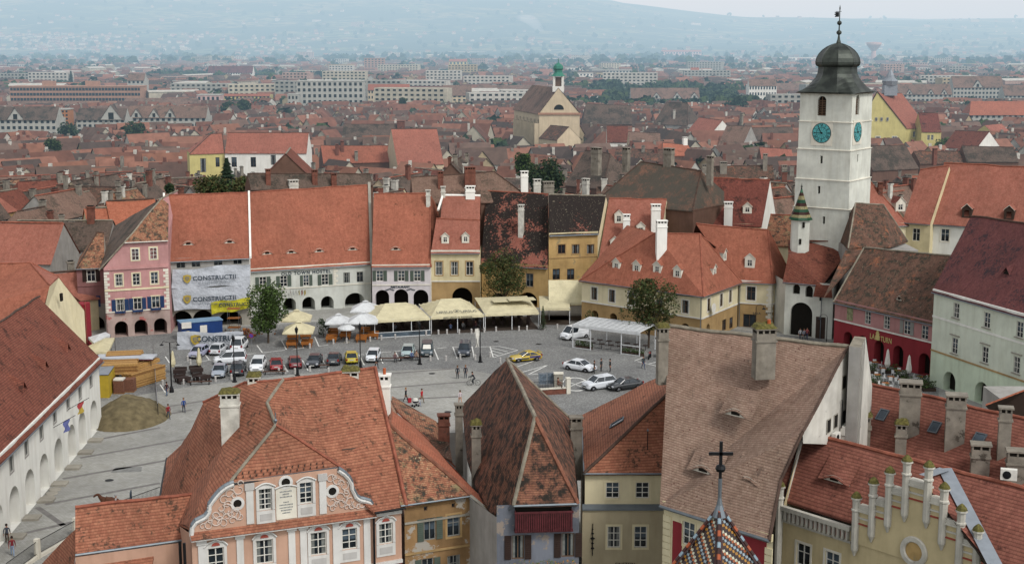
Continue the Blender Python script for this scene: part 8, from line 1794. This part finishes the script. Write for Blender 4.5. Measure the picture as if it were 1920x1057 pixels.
def block(label,px0,px1,pyt,pyb,floors,cols,wall,roofm=None,ry=None,z0=None,dep=14,name='apartment_block',Y=None,style='win',winm='glass',hip=0,wf=.5,hf=.5):
 z0=-6 if z0 is None else z0;c=P((px0+px1)/2,pyb,z0);Y=Y or c.y;A,B=AT(px0,pyb,Y),AT(px1,pyb,Y);ze=zat(A,pyt);A.z=B.z=0;g=thing(name,label,'apartment block');L=(B-A).length;zlo=min(z0,T(c.x,c.y))-1
 Fm=frame_M(A,B,0,0);mb=MB();mb.box((0,0,zlo),(L,dep,ze),M[wall],Fm);mb.obj('wall',g);fh=(ze-z0)/floors
 wkey=('bw',round(L/cols*wf,1),round(fh*hf,1))
 if wkey not in WIN:m2=MB();m2.box((-wkey[1]/2,-.12,0),(wkey[1]/2,-.02,wkey[2]),M['dark']if winm=='dark' else M['glass']);WIN[wkey]=m2.mesh('window')
 if style=='win':
  for f in range(floors):
   for k in range(cols):o=newobj('window',WIN[wkey],g);o.matrix_local=Fm@Matrix.Translation((L*(k+.5)/cols,0,z0+fh*(f+.28)))
 else:
  for f in range(floors):
   mb=MB();mb.box((.5,-.15,z0+fh*(f+.25)),(L-.5,-.05,z0+fh*(f+.8)),M['glass'],Fm);[mb.box((L*k/cols,-.25,z0+fh*(f+.25)),(L*k/cols+.3,-.15,z0+fh*(f+.8)),M[wall],Fm)for k in range(1,cols)];mb.obj('window_band',g)
 if roofm and ry:
  p_=1.0;d_,n_=quadn(A,B);a,b=V((A.x,A.y,ze)),V((B.x,B.y,ze));r=min(dep*.5,solve_r(a,n_,ze,p_,ry));pp=p_
  if solve_r(a,n_,ze,p_,ry)>dep*.5:pp=max(.5,(zat((A.x,A.y+dep/2),ry)-ze)/(dep/2));r=dep/2
  R1,R2=a-n_*r+V((hip,0,pp*r)),b-n_*r+V((-hip,0,pp*r));e=n_*.6-V((0,0,.6*pp));mb=MB();slope(mb,[a+e,b+e,R2,R1],M[roofm],.05,8);slope(mb,[a-n_*2*r,b-n_*2*r,R2,R1],M[roofm],.05,8)
  if hip:slope(mb,[b+e,b-n_*2*r,R2],M[roofm],0,8);slope(mb,[a+e,a-n_*2*r,R1],M[roofm],0,8)
  else:mb.face([a,a-n_*2*r,R1],M[wall]);mb.face([b,b-n_*2*r,R2],M[wall])
  mb.obj('roof',g)
 else:mb=MB();mb.box((-.3,-.3,ze),(L+.3,dep+.3,ze+.5),M['conc']if wall!='tan' else M['tan'],Fm);mb.obj('roof',g)
 n=max(1,int(L/12))
 for i in range(n+1):q=A.lerp(B,i/n);FP.append((q.x,q.y+dep/2,10));[FP.append((q.x*(1-m_/q.y),q.y-m_,6))for m_ in(range(8,int(.085*q.y),12)if q.y<1300 else(8,))]
 return g,A,B,ze,Fm,L
def gdormer(g,Fm,L,u,w,h_,ze,wall='conc',roofm='t_old'):
 mb=MB();mb.face([Fm@V(p)for p in((u-w/2,-.4,ze-.5),(u+w/2,-.4,ze-.5),(u,-.4,ze+h_))],M[wall]);mb.face([Fm@V(p)for p in((u-w/2-.3,-.7,ze-.6),(u,-.7,ze+h_+.2),(u,h_,ze+h_+.2),(u-w/2,.3,ze))],M[roofm]);mb.face([Fm@V(p)for p in((u+w/2+.3,-.7,ze-.6),(u+w/2,.3,ze),(u,h_,ze+h_+.2),(u,-.7,ze+h_+.2))],M[roofm]);d=mb.obj('gable_dormer',g);mb=MB();mb.box((u-w*.12,-.5,ze-.2),(u+w*.12,-.4,ze+h_*.45),M['dark'],Fm);mb.obj('window',d)
g,A,B,ze,Fm,L=block('grey white apartment block with brown roof at the left edge',-30,108,223,268,4,13,'conc','t_old',200);gdormer(g,Fm,L,L*.45,8,5,ze)
g,A,B,ze,Fm,L=block('grey white apartment block with large gable, second from the left edge',145,236,223,258,4,9,'conc','t_old',203);gdormer(g,Fm,L,L*.72,11,7,ze)
g,A,B,ze,Fm,L=block('stepped apartment block with orange and brown roof and curved balconies',238,388,219,252,3,14,'conc','t_brown',199);[gdormer(g,Fm,L,L*f,6,4,ze)for f in(.13,.35,.55)]
block('long cream house under a flat brown roof before the tan office slab',222,378,202,212,1,12,'churchw','t_brown',184,hip=4);block('long brown roofed block behind the left apartment blocks',-20,168,206,214,1,14,'conc','t_brown',190,hip=4)
g,A,B,ze,Fm,L=block('very long tan office slab with horizontal ribbon windows',20,265,163,201,4,40,'tan',None,style='band',dep=18);mb=MB();mb.box((L*.24,3,ze),(L*.32,12,ze+4),M['tan'],Fm);mb.box((L*.57,3,ze),(L*.66,12,ze+4),M['tan'],Fm);mb.obj('rooftop_house',g)
block('orange apartment house between the grey blocks',102,130,206,240,5,4,'orange_w',None,dep=9);block('small pale pink flat roofed block left of the yellow one',370,413,179,204,2,5,'pinkw',None);block('low bright yellow block in front of the dark trees',420,507,179,198,2,12,'lemon','t_red',176)
block('white end block beside the tan slab',240,272,150,186,4,4,'conc','t_brown',138)
block('unfinished concrete building with dark empty openings',557,682,153,208,5,13,'conc',None,winm='dark',name='unfinished_building',wf=.5,hf=.55);block('lower wing of the unfinished concrete building',540,560,178,209,3,3,'conc',None,winm='dark',dep=10,Y=955)
block('long white hotel with crimson roof and rows of windows',390,474,136,151,3,18,'white','t_maroon',124);block('pale yellow block behind the crimson roofed hotel',387,425,122,130,2,8,'lemon',None);block('ornate cream block with red roof right of the unfinished building',690,768,168,198,3,14,'churchw','t_red',158);block('cream balcony block in the centre, left one',830,884,178,204,4,6,'churchw','t_brown',160);block('cream balcony block in the centre, narrow one',800,829,180,204,4,3,'churchw','t_brown',163);block('long brown roofed block left of the church',895,1003,177,188,1,14,'conc','t_brown',160);block('brown brick tower block on the skyline',683,721,110,135,6,6,'tan',None);block('yellow block with flat roof on the plain',842,876,115,131,2,5,'lemon','t_red',111)
g,A,B,ze,Fm,L=block('long brown roofed block with three gable dormers, right of the church',1183,1312,184,198,1,14,'conc','t_brown',165);[gdormer(g,Fm,L,L*f,7,4,ze)for f in(.37,.67,.92)]
block('white government block with small windows left of the clock tower',1404,1456,160,177,3,10,'white','t_brown',149,Y=1100);block('low white block left of the clock tower',1450,1512,168,178,1,12,'white','t_brown',156)
g,A,B,ze,Fm,L=block('tall grey apartment block with central gable, right background',1786,1880,163,194,4,14,'conc','t_brown',143);gdormer(g,Fm,L,L*.48,8,5,ze)
g,A,B,ze,Fm,L=block('brown roofed apartment row left of the tall grey block',1684,1784,176,200,3,12,'conc','t_brown',158);[gdormer(g,Fm,L,L*f,5,3,ze)for f in(.2,.6,.85)]
g,A,B,ze,Fm,L=block('brown roofed apartment row at the right edge',1882,1960,178,200,3,10,'conc','t_brown',160);block('orange roofed apartment house with balconies at the right edge',1815,1960,214,243,3,14,'conc','t_orange',190,hip=3)
block('small white tower house on the left of the clock tower skyline',1295,1311,135,155,4,2,'white','t_red',127);block('row of white warehouses behind the clock tower dome',1440,1530,108,116,1,12,'white',None);block('long grey warehouse with pale roof behind the dome',1400,1520,115,123,1,10,'conc',None);block('long white shed right of the dome',1600,1670,124,133,1,8,'white',None);block('pink fronted long block on the plain left of the clock tower',1240,1315,97,108,2,14,'pinkw','t_red',94)
block('white office cube on the plain, centre right',1060,1093,128,139,2,6,'white',None);block('grey flat blocks on the plain, right of centre',1130,1185,132,150,3,9,'conc',None);block('white flat block left of the grey ones',1080,1112,138,155,3,5,'white',None)
block('long white factory hall under the smoke, main roof',905,1022,86,93,1,20,'white',None,name='factory_hall',z0=-6,Y=5200,dep=60);block('second lower factory hall in front of the main one',838,912,97,102,1,12,'white',None,name='factory_hall',Y=4300,dep=40)
h=thing('pointed_tower_house','cream square tower with pointed brown roof left of the clock tower','tower');c=P(1472,216,-6);s=c.y/FPX;mb=MB();mb.box((c.x-11*s,c.y,-8),(c.x+11*s,c.y+22*s,zat(c,193)),M['churchw']);mb.obj('wall',h);zt2=zat(c,193);ztp=zat(c,173);cc=[V((c.x+a*12.5*s,c.y+(11+b*12.5)*s,zt2))for a,b in((-1,-1),(1,-1),(1,1),(-1,1))];tp=V((c.x,c.y+11*s,ztp));mb=MB();[mb.face([cc[i],cc[(i+1)%4],tp],M['t_brown'])for i in range(4)];mb.obj('roof',h)
for x in(1467,1472,1477):q=AT(x,200,c.y);mb=MB();mb.box((q.x-.5,q.y-.1,q.z-1),(q.x+.5,q.y,q.z+1),M['dark']);mb.obj('window',h)
FP.append((c.x,c.y+5,9))
c=AT(1638,100,3000);h=thing('water_tower','pale funnel shaped water tower right of the dome','water tower');mb=MB();mb.lathe([(6,-8),(5,zat(c,96)),(16,zat(c,84)),(16,zat(c,80)),(2,zat(c,79))],M['pinkw'],(c.x,c.y),14);mb.obj('tank',h)
c=AT(1023.5,98,5300);h=thing('smokestack','thin tall factory smokestack on the plain','chimney');mb=MB();mb.lathe([(5,-20),(3.2,zat(c,76))],M['conc'],(c.x,c.y),12);mb.obj('shaft',h)
m=bpy.data.materials.new('smoke');m.use_nodes=True;n=m.node_tree.nodes;n.clear();o_=n.new('ShaderNodeOutputMaterial');ab=n.new('ShaderNodeVolumeAbsorption');em=n.new('ShaderNodeEmission');ad=n.new('ShaderNodeAddShader');ab.inputs['Density'].default_value=.007;ab.inputs['Color'].default_value=(0,0,0,1);em.inputs['Color'].default_value=(.86,.93,1,1);em.inputs['Strength'].default_value=.007*.84;m.node_tree.links.new(ab.outputs[0],ad.inputs[0]);m.node_tree.links.new(em.outputs[0],ad.inputs[1]);m.node_tree.links.new(ad.outputs[0],o_.inputs['Volume'])
mb=MB();rows=[];pts=[(1023,75,4),(1021,71,8),(1018,66,11),(1014,60,14),(1009,53,18),(1004,47,22),(997,41,26),(990,36,30),(983,32,30),(977,30,20),(972,29,3)]
for i,(x,y,r)in enumerate(pts):q=AT(x,y,5300);rows.append([q+V((r*math.cos(k*.524)*(1+.35*noise.noise(V((k*.9,i,3)))),r*math.sin(k*.524),r*.25*math.cos(k*.524)))for k in range(12)]);rows[-1].append(rows[-1][0])
mb.grid(rows,m);mb.face(rows[0][:-1],m);mb.face(rows[-1][:-1][::-1],m);o=mb.obj('smoke_plume',smooth=True,merge=True);tag(o,'white smoke drifting left from the factory stack','smoke',kind='stuff')
def btree(kind,px,py,z,w,h,label,n=1500,mats=('lf4','lf1'),cone=False,leaf=.3,Y=None,group=None):
 p=P(px,py,z)if Y is None else AT(px,py,Y);p.z=T(p.x,p.y);tree(kind,label,p,w,h,h*.12,int(px),mats,n,leaf,cone,group,tr=.3);FP.append((p.x,p.y,w/2))
p=AT(430,352,250)
def ptree(kind,px,pyb,pyt,wpx,Y,label,**k):
 q=AT(px,pyb,Y);zb=q.z;zt3=zat(q,pyt);w=wpx*Y/FPX;rnd=k.pop('n',2600);g=thing(kind,label,'tree',k.get('group'),loc=(q.x,q.y,min(zb,0)if Y<240 else T(q.x,q.y)));z_0=g.location.z;hh=zt3-zb
 mb=MB();mb.bar((0,0,0),(0,0,zb-z_0+hh*.5),.3,M['bark'],6,.12);mb.obj('trunk',g);crown_mesh(w,hh,rnd,k.get('leaf',.3),[M[m_]for m_ in k.get('mats',('lf4','lf1'))],int(px),k.get('cone',False),zb-z_0).obj('crown',g);FP.append((q.x,q.y,w/2));return g
ptree('conifer',427,362,297,58,252,'tall dark conifer before the yellow and white hall',cone=True,n=3000,leaf=.32,mats=('lf4',));ptree('broad_bush_tree',395,366,338,70,248,'low spreading olive tree left of the conifer',n=2500,mats=('lf3','lf1'));ptree('broad_bush_tree',457,364,338,60,247,'low spreading olive tree right of the conifer',n=2000,mats=('lf3','lf1'));ptree('broad_bush_tree',317,362,346,20,260,'small dark tree above the mossy hip roofs',n=700)
ptree('street_tree',982,330,287,36,330,'bright green tree at the end of the far street',n=2200,mats=('lf1','lf2'),leaf=.35);ptree('street_tree',1022,362,303,78,300,'wide dark green tree below the church',n=4500,mats=('lf4','lf1'),leaf=.35);ptree('street_tree',1005,300,226,26,470,'small tree climbing the church side wall',n=600,mats=('lf4',),leaf=.4)if 0 else None
ptree('round_tree',1377,218,186,52,850,'large dark round tree left of the clock tower',n=2500,mats=('lf4',),leaf=.9);ptree('round_tree',258,270,232,52,600,'green tree before the curved apartment block',n=1800,mats=('lf1','lf4'),leaf=.6);ptree('round_tree',128,260,232,38,640,'green tree below the orange apartment house',n=1500,mats=('lf4','lf1'),leaf=.6);ptree('round_tree',100,282,262,34,520,'small green tree among the roofs at left',n=900,mats=('lf1',),leaf=.5)
ptree('round_tree',430,218,192,34,800,'dark tree left of centre in the lower town',n=1200,leaf=.8);ptree('round_tree',457,216,188,32,820,'dark tree beside another left of centre',n=1200,leaf=.8);ptree('round_tree',755,204,184,18,850,'slim green tree before the ornate cream block',n=700,leaf=.7);ptree('round_tree',535,190,165,50,1150,'dark tree group left of the unfinished building',n=1200,leaf=1.1)
ptree('conifer',134,158,134,12,1350,'thin dark conifer standing above the tan slab',cone=True,n=500,leaf=1.0,mats=('lf4',));ptree('round_tree',1770,300,262,40,540,'leafy tree by the white barn, right',n=1500,mats=('lf2','lf1'),leaf=.4);ptree('round_tree',1795,226,196,60,850,'dark trees between the school and the orange roofed house',n=1500,leaf=.7,mats=('lf4','lf1'))
GM={}
def genhouse(x,y,rot,L,Wd,hw,p_,rm,wm,label,group,z0=None,chims=1,rnd=random,wins=3,parent=None,hip=0):
 z0=T(x,y)if z0 is None else z0;g=thing('old_town_house',label,'house',group,loc=(x,y,z0),rz=rot);mb=MB();a,b=L/2,Wd/2;rz_=hw+b*p_
 c=[(-a,-b),(a,-b),(a,b),(-a,b)]
 for i in range(4):
  u,v=c[i],c[(i+1)%4];q=[V((*u,-2)),V((*v,-2)),V((*v,hw)),V((*u,hw))]
  if i in(1,3)and not hip:q.insert(3,V((u[0],0,rz_-.05)))
  mb.face(q,M[wm])
 mb.obj('wall',g);mb=MB();e=.35
 for s in(-1,1):
  q=[V((-a-(.2 if not hip else .3),s*(b+e),hw-e*p_)),V((a+(.2 if not hip else .3),s*(b+e),hw-e*p_)),V((a+.2-hip,0,rz_)),V((-a-.2+hip,0,rz_))]
  if s>0:q=q[::-1]
  n1=rnd.uniform(-.15,.15);k=4;A1,B1,C1,D1=q if s<0 else(q[3],q[2],q[1],q[0])
  rows=[[A1.lerp(B1,i/k)for i in range(k+1)],[D1.lerp(C1,i/k)+V((0,0,-.25*math.sin(math.pi*i/k)))for i in range(k+1)]]
  if s>0:rows=[rows[0][::-1],rows[1][::-1]]
  sl=((b+e)**2*(1+p_*p_))**.5
  mb.grid(rows,M[rm],[[(r_.x+x,0)for r_ in rows[0]],[(r_.x+x,sl)for r_ in rows[1]]])
 if hip:
  for s in(-1,1):q=[V((s*(a+.3),-b-e,hw-e*p_)),V((s*(a+.3),b+e,hw-e*p_)),V((s*(a+.2-hip),0,rz_))];mb.face(q if s>0 else q[::-1],M[rm])
 ro=mb.obj('roof',g);mb=MB();mb.bar((-a+hip,0,rz_+.02),(a-hip,0,rz_+.02),.16,M[rnd.choice(['cap_dark','cap_grey','cap_red'])],5);mb.obj('ridge_tiles',ro)
 for i in range(chims):
  cx_=rnd.uniform(-a*.8,a*.8);cy_=rnd.uniform(-b*.5,b*.3);w=rnd.uniform(.8,1.3);hh=rnd.uniform(1.2,2.6);zb=hw+(b-abs(cy_))*p_;m_=M[rnd.choice(['chim_brick','chim_grey','chim_grey','chim_white'])];mb=MB();mb.box((cx_-w/2,cy_-w/3,zb-1),(cx_+w/2,cy_+w/3,zb+hh),m_);mb.box((cx_-w/2-.12,cy_-w/3-.12,zb+hh),(cx_+w/2+.12,cy_+w/3+.12,zb+hh+.25),m_);mb.box((cx_-w/2+.1,cy_-w/3+.05,zb+hh+.25),(cx_+w/2-.1,cy_+w/3-.05,zb+hh+.4),M['dark']);mb.obj('chimney',ro)
 if wins:
  k='gw';
  if k not in WIN:m2=MB();m2.box((-.55,-.05,0),(.55,.05,1.4),M['glass']);m2.box((-.04,-.08,0),(.04,-.05,1.4),M['frame_white']);m2.box((-.65,-.07,-.1),(.65,-.03,0),M['frame_white']);m2.box((-.65,-.07,1.4),(.65,-.03,1.5),M['frame_white']);WIN[k]=m2.mesh('window')
  for i in range(wins):o=newobj('window',WIN[k],g);o.location=(-a+L*(i+.5)/wins,-b,hw-2.1)
 return g
rn=random.Random(42)
hand=[(541,305,262,.5*math.pi+.1,14,12,16.5,1.0,'t_rust','brownbrick','dark brown gabled house end-on behind the white hall',0),(856,330,268,.5*math.pi-.1,15,15,12.5,1.05,'t_old','brownbrick','dark brick gable end-on with tall chimneys behind the cream house',4),(120,380,232,.0,16,9,9,.9,'t_old','grey_pl','grey walled house with dark hipped roof left of the pink house',1),(40,420,222,-.1,14,11,8.5,1.0,'t_pink','grey_pl','grey house with red roof and wide dormer at the left edge',0),(210,395,238,.45,9,8,11,.9,'t_orange','cream','small bright orange roofed house beside the pink corner house',0),(245,388,240,.45,8,8,12,.9,'t_orange','cream','second small bright orange roofed house beside the first',0),(85,470,205,.5,13,8,5,.9,'t_pink','cream','pale orange low roof below the grey walled house',1),(52,490,200,-.75,15,8,5.5,.9,'t_old','brownbrick','long mossy brown roof behind the cream gabled house',0)]
for(px_,py_,Y_,rot,L,Wd,hw,p_,rm,wm,lb,ch)in hand:q=AT(px_,py_,Y_);genhouse(q.x,q.y,rot,L,Wd,hw,p_,rm,wm,lb,None,T(q.x,q.y),ch,rn);FP.append((q.x,q.y,8))
cands=[]
for j in range(-3,84):
 for i in range(-46,47):
  y=262+j*11.2+(3 if i%2 else 0);x=i*13.2
  blk=noise.cell(V((x/70+11,y/62+5,0)));ang=(blk-.0)*1.3+(.18 if x<0 else-.12)
  if rn.random()<.18:ang+=math.pi/2
  x+=rn.uniform(-3,3);y+=rn.uniform(-2,2);L=rn.uniform(9,18);Wd=rn.uniform(7,10.5)
  if y<252 or y>900:continue
  if abs(x)>.385*y+12:continue
  sx=-12+(y-300)*.028 if y>290 else None;px_,py_=proj((x,y,2))
  if 905<px_<965 and y>300 and y<620:continue
  if x<-48 and y<262:continue
  if any((x-a)**2+(y-b)**2<(r+3.6)**2 for a,b,r in FP):continue
  cands.append((y,x,ang,L,Wd,rn.uniform(4,7.2)+(2.5 if y<330 else 0),rn.uniform(.85,1.15)))
for(y0,y1,x0,x1)in((236,250,20,70),):pass
for k in range(9):cands.append((238+(k%3)*9,-56-(k//3)*14,rn.uniform(-.4,.4),14,9,6.5-(k%3)*1,.9))
cands.sort()
RMs=['t_old','t_brown','t_rust','t_mossy','t_pink','t_darkred','t_old','t_mottled','t_old','t_brown','t_old','t_brown','t_mossy','t_brown','t_orange'];rw={'t_old':'dark grey brown','t_brown':'brown','t_rust':'rusty brown','t_mossy':'moss speckled','t_pink':'pale red','t_darkred':'dark red','t_red':'bright red','t_mottled':'mottled orange','t_orange':'orange'}
WMs=['churchw','grey_pl','cream_l','white_g','brownbrick','grey_pl','brownbrick','pinkw','ochre'];ww_={'cream':'cream','churchw':'sandy','grey_pl':'grey','cream_l':'light cream','white_g':'white','brownbrick':'brown','pinkw':'pink','ochre':'ochre','conc':'grey'}
NIND=275
def where(px_,y):
 if px_<330:s='at the left'
 elif px_<640:s='left of centre'
 elif px_<960:s='left of the church'
 elif px_<1250:s='right of the church'
 elif px_<1500:s='left of the clock tower'
 else:s='right of the clock tower'
 return s+(', near rows' if y<330 else ', middle rows' if y<430 else ', farther rows')
for(y,x,ang,L,Wd,hw,p_)in cands[:NIND]:
 rm=rn.choice(RMs if y>345 else RMs[:4]+['t_old','t_brown','t_mossy','t_brown','t_old','t_pink','t_mottled']);wm=rn.choice(WMs);px_,_=proj((x,y,5));w=where(px_,y);hip=rn.choice([0,0,0,2.5]);nch=rn.choice([1,2,2,3])
 lb=f'{rw[rm]} roofed house with {ww_[wm]} walls {w}'
 genhouse(x,y,ang,L,Wd,hw,p_,rm,wm,lb,'old town houses '+lb,None,nch,rn,3 if y<420 else 2,hip=hip)
def farhouse(mb,x,y,z0,ang,L,Wd,hw,p_,rm,wm):
 ca,sa=math.cos(ang),math.sin(ang);a,b=L/2,Wd/2;f=lambda u,v,z:V((x+u*ca-v*sa,y+u*sa+v*ca,z0+z));rz_=hw+b*p_
 for(u0,v0,u1,v1)in((-a,-b,a,-b),(a,-b,a,b),(a,b,-a,b),(-a,b,-a,-b)):
  q=[f(u0,v0,-3),f(u1,v1,-3),f(u1,v1,hw),f(u0,v0,hw)]
  if u0==u1:q.insert(3,f(u0,0,rz_))
  mb.face(q,wm)
 mb.face([f(-a-.4,-b-.5,hw-.4),f(a+.4,-b-.5,hw-.4),f(a+.4,0,rz_),f(-a-.4,0,rz_)],rm);mb.face([f(a+.4,b+.5,hw-.4),f(-a-.4,b+.5,hw-.4),f(-a-.4,0,rz_),f(a+.4,0,rz_)],rm)
def flat(name,h):t=NT(name);c=hexc(h);return t.done(t.ramp(t.noise(t.coord(),.35,3),.35,.7,c,tuple(v*.7 for v in c[:3])+(1,)),.9)
FR=[flat('far_roof_%d'%i,h)for i,h in enumerate(['785244','684639','5a453c','4c403a','7e5644','5e4c42','885f4e','6c584e'])];FRm=[MATS['far_roof_%d'%i]for i in range(8)]
FW=[flat('far_wall_%d'%i,h)for i,h in enumerate(['b0aa98','a59678','989890','b5b3aa','a68c80'])]
mb=MB()
for(y,x,ang,L,Wd,hw,p_)in cands[NIND:]:
 farhouse(mb,x,y,T(x,y),ang,L,Wd,hw,p_,rn.choice(FRm),rn.choice(FW))
 for _ in range(rn.choice([1,2,2])):
  cx_,cy_=x+rn.uniform(-.3,.3)*L,y+rn.uniform(-.3,.3)*Wd;zc_=T(x,y)+hw+Wd*.4*p_;mb.box((cx_-.5,cy_-.4,zc_-2),(cx_+.5,cy_+.4,zc_+rn.uniform(.6,1.8)),rn.choice([M['chim_grey'],M['chim_brick'],M['chim_grey'],M['chim_brick'],M['chim_white']]))
tr=[]
for k in range(10200):
 py_=83.5+(rn.random()**1.0)*150;Yd=49*FPX/(py_-75)*CT;x=rn.uniform(-.40,.40)*Yd;px_,_=proj((x,Yd,0))
 if Yd<880:continue
 dens=1.0 if py_>108 else .55
 if Yd>7000:continue
 if rn.random()>dens:continue
 if any((x-a)**2+(Yd-b)**2<(r+6)**2 for a,b,r in FP):continue
 if noise.noise(V((x/260,Yd/260,4)))>.34 or rn.random()<.12:tr.append((x,Yd));continue
 if rn.random()<(.016 if Yd<3500 else .009):
  L,Wd,hh_=rn.uniform(25,60),13,rn.choice([9,12,15,18]);a_=rn.uniform(-.25,.25);Mx=Matrix.Translation((x,Yd,T(x,Yd)))@Matrix.Rotation(a_,4,'Z');mb.box((-L/2,0,-3),(L/2,Wd,hh_),rn.choice(FW+[FW[3]]),Mx)
  for f_ in range(int(hh_/3)):
   for k_ in range(int(L/4)):mb.box((-L/2+1+k_*4,-.15,f_*3+1),(-L/2+3+k_*4,-.02,f_*3+2.3),M['dark'],Mx)
  continue
 big=rn.random()<.03;L=rn.uniform(10,18)*(3.2 if big else 1);farhouse(mb,x,Yd,T(x,Yd),rn.choice([0,.4,-.3,1.2,1.57])+rn.uniform(-.1,.1),L,rn.uniform(8,12)*(1.4 if big else 1),rn.uniform(3.5,7)*(1.6 if big else 1),rn.uniform(.5,.9)*(.3 if big else 1),rn.choice(FRm)if not big or rn.random()<.5 else FW[3],rn.choice(FW))
for k in range(230):
 px_=rn.choice([rn.gauss(120,60),rn.uniform(20,700)]);py_=rn.uniform(64,96);lo_,hi_=3900,8000;d=ray(px_,py_)
 for _ in range(30):
  m_=(lo_+hi_)/2;t_=m_/d.y
  if H+d.z*t_>T(d.x*t_,m_):lo_=m_
  else:hi_=m_
 if lo_>7500:continue
 x=d.x*lo_/d.y;farhouse(mb,x,lo_,T(x,lo_),rn.uniform(0,3),rn.uniform(9,22),11,6,.5,rn.choice(FRm),rn.choice(FW))
o=mb.obj('distant_houses');tag(o,'countless small red roofed houses covering the plain to the hills','houses',kind='stuff')
mb=MB();rt=random.Random(8);LM=[M['lf4'],M['lf1']]
for k in range(520):py_=84+rt.random()*40;Yd=49*FPX/(py_-75)*CT;tr.append((rt.uniform(-.40,.40)*Yd,Yd))
for k in range(420):y=rt.uniform(300,900);x=rt.uniform(-.38,.38)*y;tr.append((x,y))if not any((x-a)**2+(y-b)**2<(r+2)**2 for a,b,r in FP)and noise.noise(V((x/60,y/60,2)))>.1 else None
for(x,y)in tr:
 s=rt.uniform(3,6)*(1 if y<1200 else 1.2 if y<2500 else 1.6);z0=T(x,y);nq=46 if y<1200 else 22 if y<2500 else 14;m_=rt.choice(LM);zc_=z0+s*.9
 for q in range(nq):
  d=V((rt.gauss(0,1),rt.gauss(0,1),rt.gauss(0,.8))).normalized();c=V((x,y,zc_))+V((d.x*s*rt.uniform(.6,1.1),d.y*s,d.z*s*.85));u=V((rt.gauss(0,1),rt.gauss(0,1),rt.gauss(0,1))).normalized();v=u.cross(d).normalized();l=s*(.42 if nq>20 else .7);mb.face([c-u*l,c-v*l,c+u*l,c+v*l],m_)
o=mb.obj('distant_trees');tag(o,'scattered dark tree clumps between the far houses','trees',kind='stuff')
cam=bpy.data.cameras.new('camera');co=bpy.data.objects.new('camera',cam);COL.objects.link(co);S.camera=co
co.location=(0,0,H);co.rotation_euler=(math.pi/2-TH,0,0);cam.sensor_width=36;cam.lens=36*FPX/1920;cam.clip_start=.5;cam.clip_end=60000
W=bpy.data.worlds.new('World');S.world=W;W.use_nodes=True;nt=W.node_tree;nt.nodes.clear()
SE,SR=rad(48),rad(140)
sky=nt.nodes.new('ShaderNodeTexSky');sky.sky_type='NISHITA';sky.sun_disc=False;sky.sun_elevation=SE;sky.sun_rotation=SR;sky.air_density=1.0;sky.dust_density=1.5;sky.altitude=400
hs=nt.nodes.new('ShaderNodeHueSaturation');hs.inputs['Saturation'].default_value=.13;hs.inputs['Value'].default_value=1.5;nt.links.new(sky.outputs[0],hs.inputs['Color'])
bg=nt.nodes.new('ShaderNodeBackground');bg.inputs[1].default_value=.15;out=nt.nodes.new('ShaderNodeOutputWorld');nt.links.new(hs.outputs[0],bg.inputs[0]);nt.links.new(bg.outputs[0],out.inputs[0])
su=bpy.data.lights.new('sun','SUN');su.energy=1.9;su.angle=rad(13);su.color=(1,.965,.92);so=bpy.data.objects.new('sun',su);COL.objects.link(so)
sd=V((math.sin(SR)*math.cos(SE),math.cos(SR)*math.cos(SE),math.sin(SE)));so.rotation_euler=(-sd).to_track_quat('-Z','Y').to_euler()
S.view_settings.view_transform='Standard';S.view_settings.look='None';S.view_settings.exposure=0;S.view_settings.gamma=1
S.cycles.use_denoising=True;S.cycles.max_bounces=6;S.cycles.diffuse_bounces=3;S.cycles.volume_bounces=0;S.cycles.caustics_reflective=False;S.cycles.caustics_refractive=False
if HAZE:
 m=bpy.data.materials.new('haze');m.use_nodes=True;n=m.node_tree.nodes;n.clear();o=n.new('ShaderNodeOutputMaterial');ab=n.new('ShaderNodeVolumeAbsorption');em=n.new('ShaderNodeEmission');ad=n.new('ShaderNodeAddShader')
 sg=(1/5100,1/3750,1/3250);dmax=max(sg)*1.0;Linf=(.655,.74,.81)
 ab.inputs['Density'].default_value=dmax;ab.inputs['Color'].default_value=tuple(1-s/dmax for s in sg)+(1,)
 e=[s*l for s,l in zip(sg,Linf)];em.inputs['Color'].default_value=tuple(v/max(e)for v in e)+(1,);em.inputs['Strength'].default_value=max(e)
 m.node_tree.links.new(ab.outputs[0],ad.inputs[0]);m.node_tree.links.new(em.outputs[0],ad.inputs[1]);m.node_tree.links.new(ad.outputs[0],o.inputs['Volume'])
 mb=MB();mb.box((-9000,1500,-60),(9000,9500,420),m);ho=mb.obj('far_haze');ho['kind']='structure'
 m2=m.copy();m2.name='near_haze'
 for nd in m2.node_tree.nodes:
  if nd.type=='VOLUME_ABSORPTION':nd.inputs['Density'].default_value*=.62
  if nd.type=='EMISSION':nd.inputs['Strength'].default_value*=.62
 mb=MB();mb.box((-8990,240,-60),(8990,1499,419),m2);ho=mb.obj('near_haze');ho['kind']='structure'
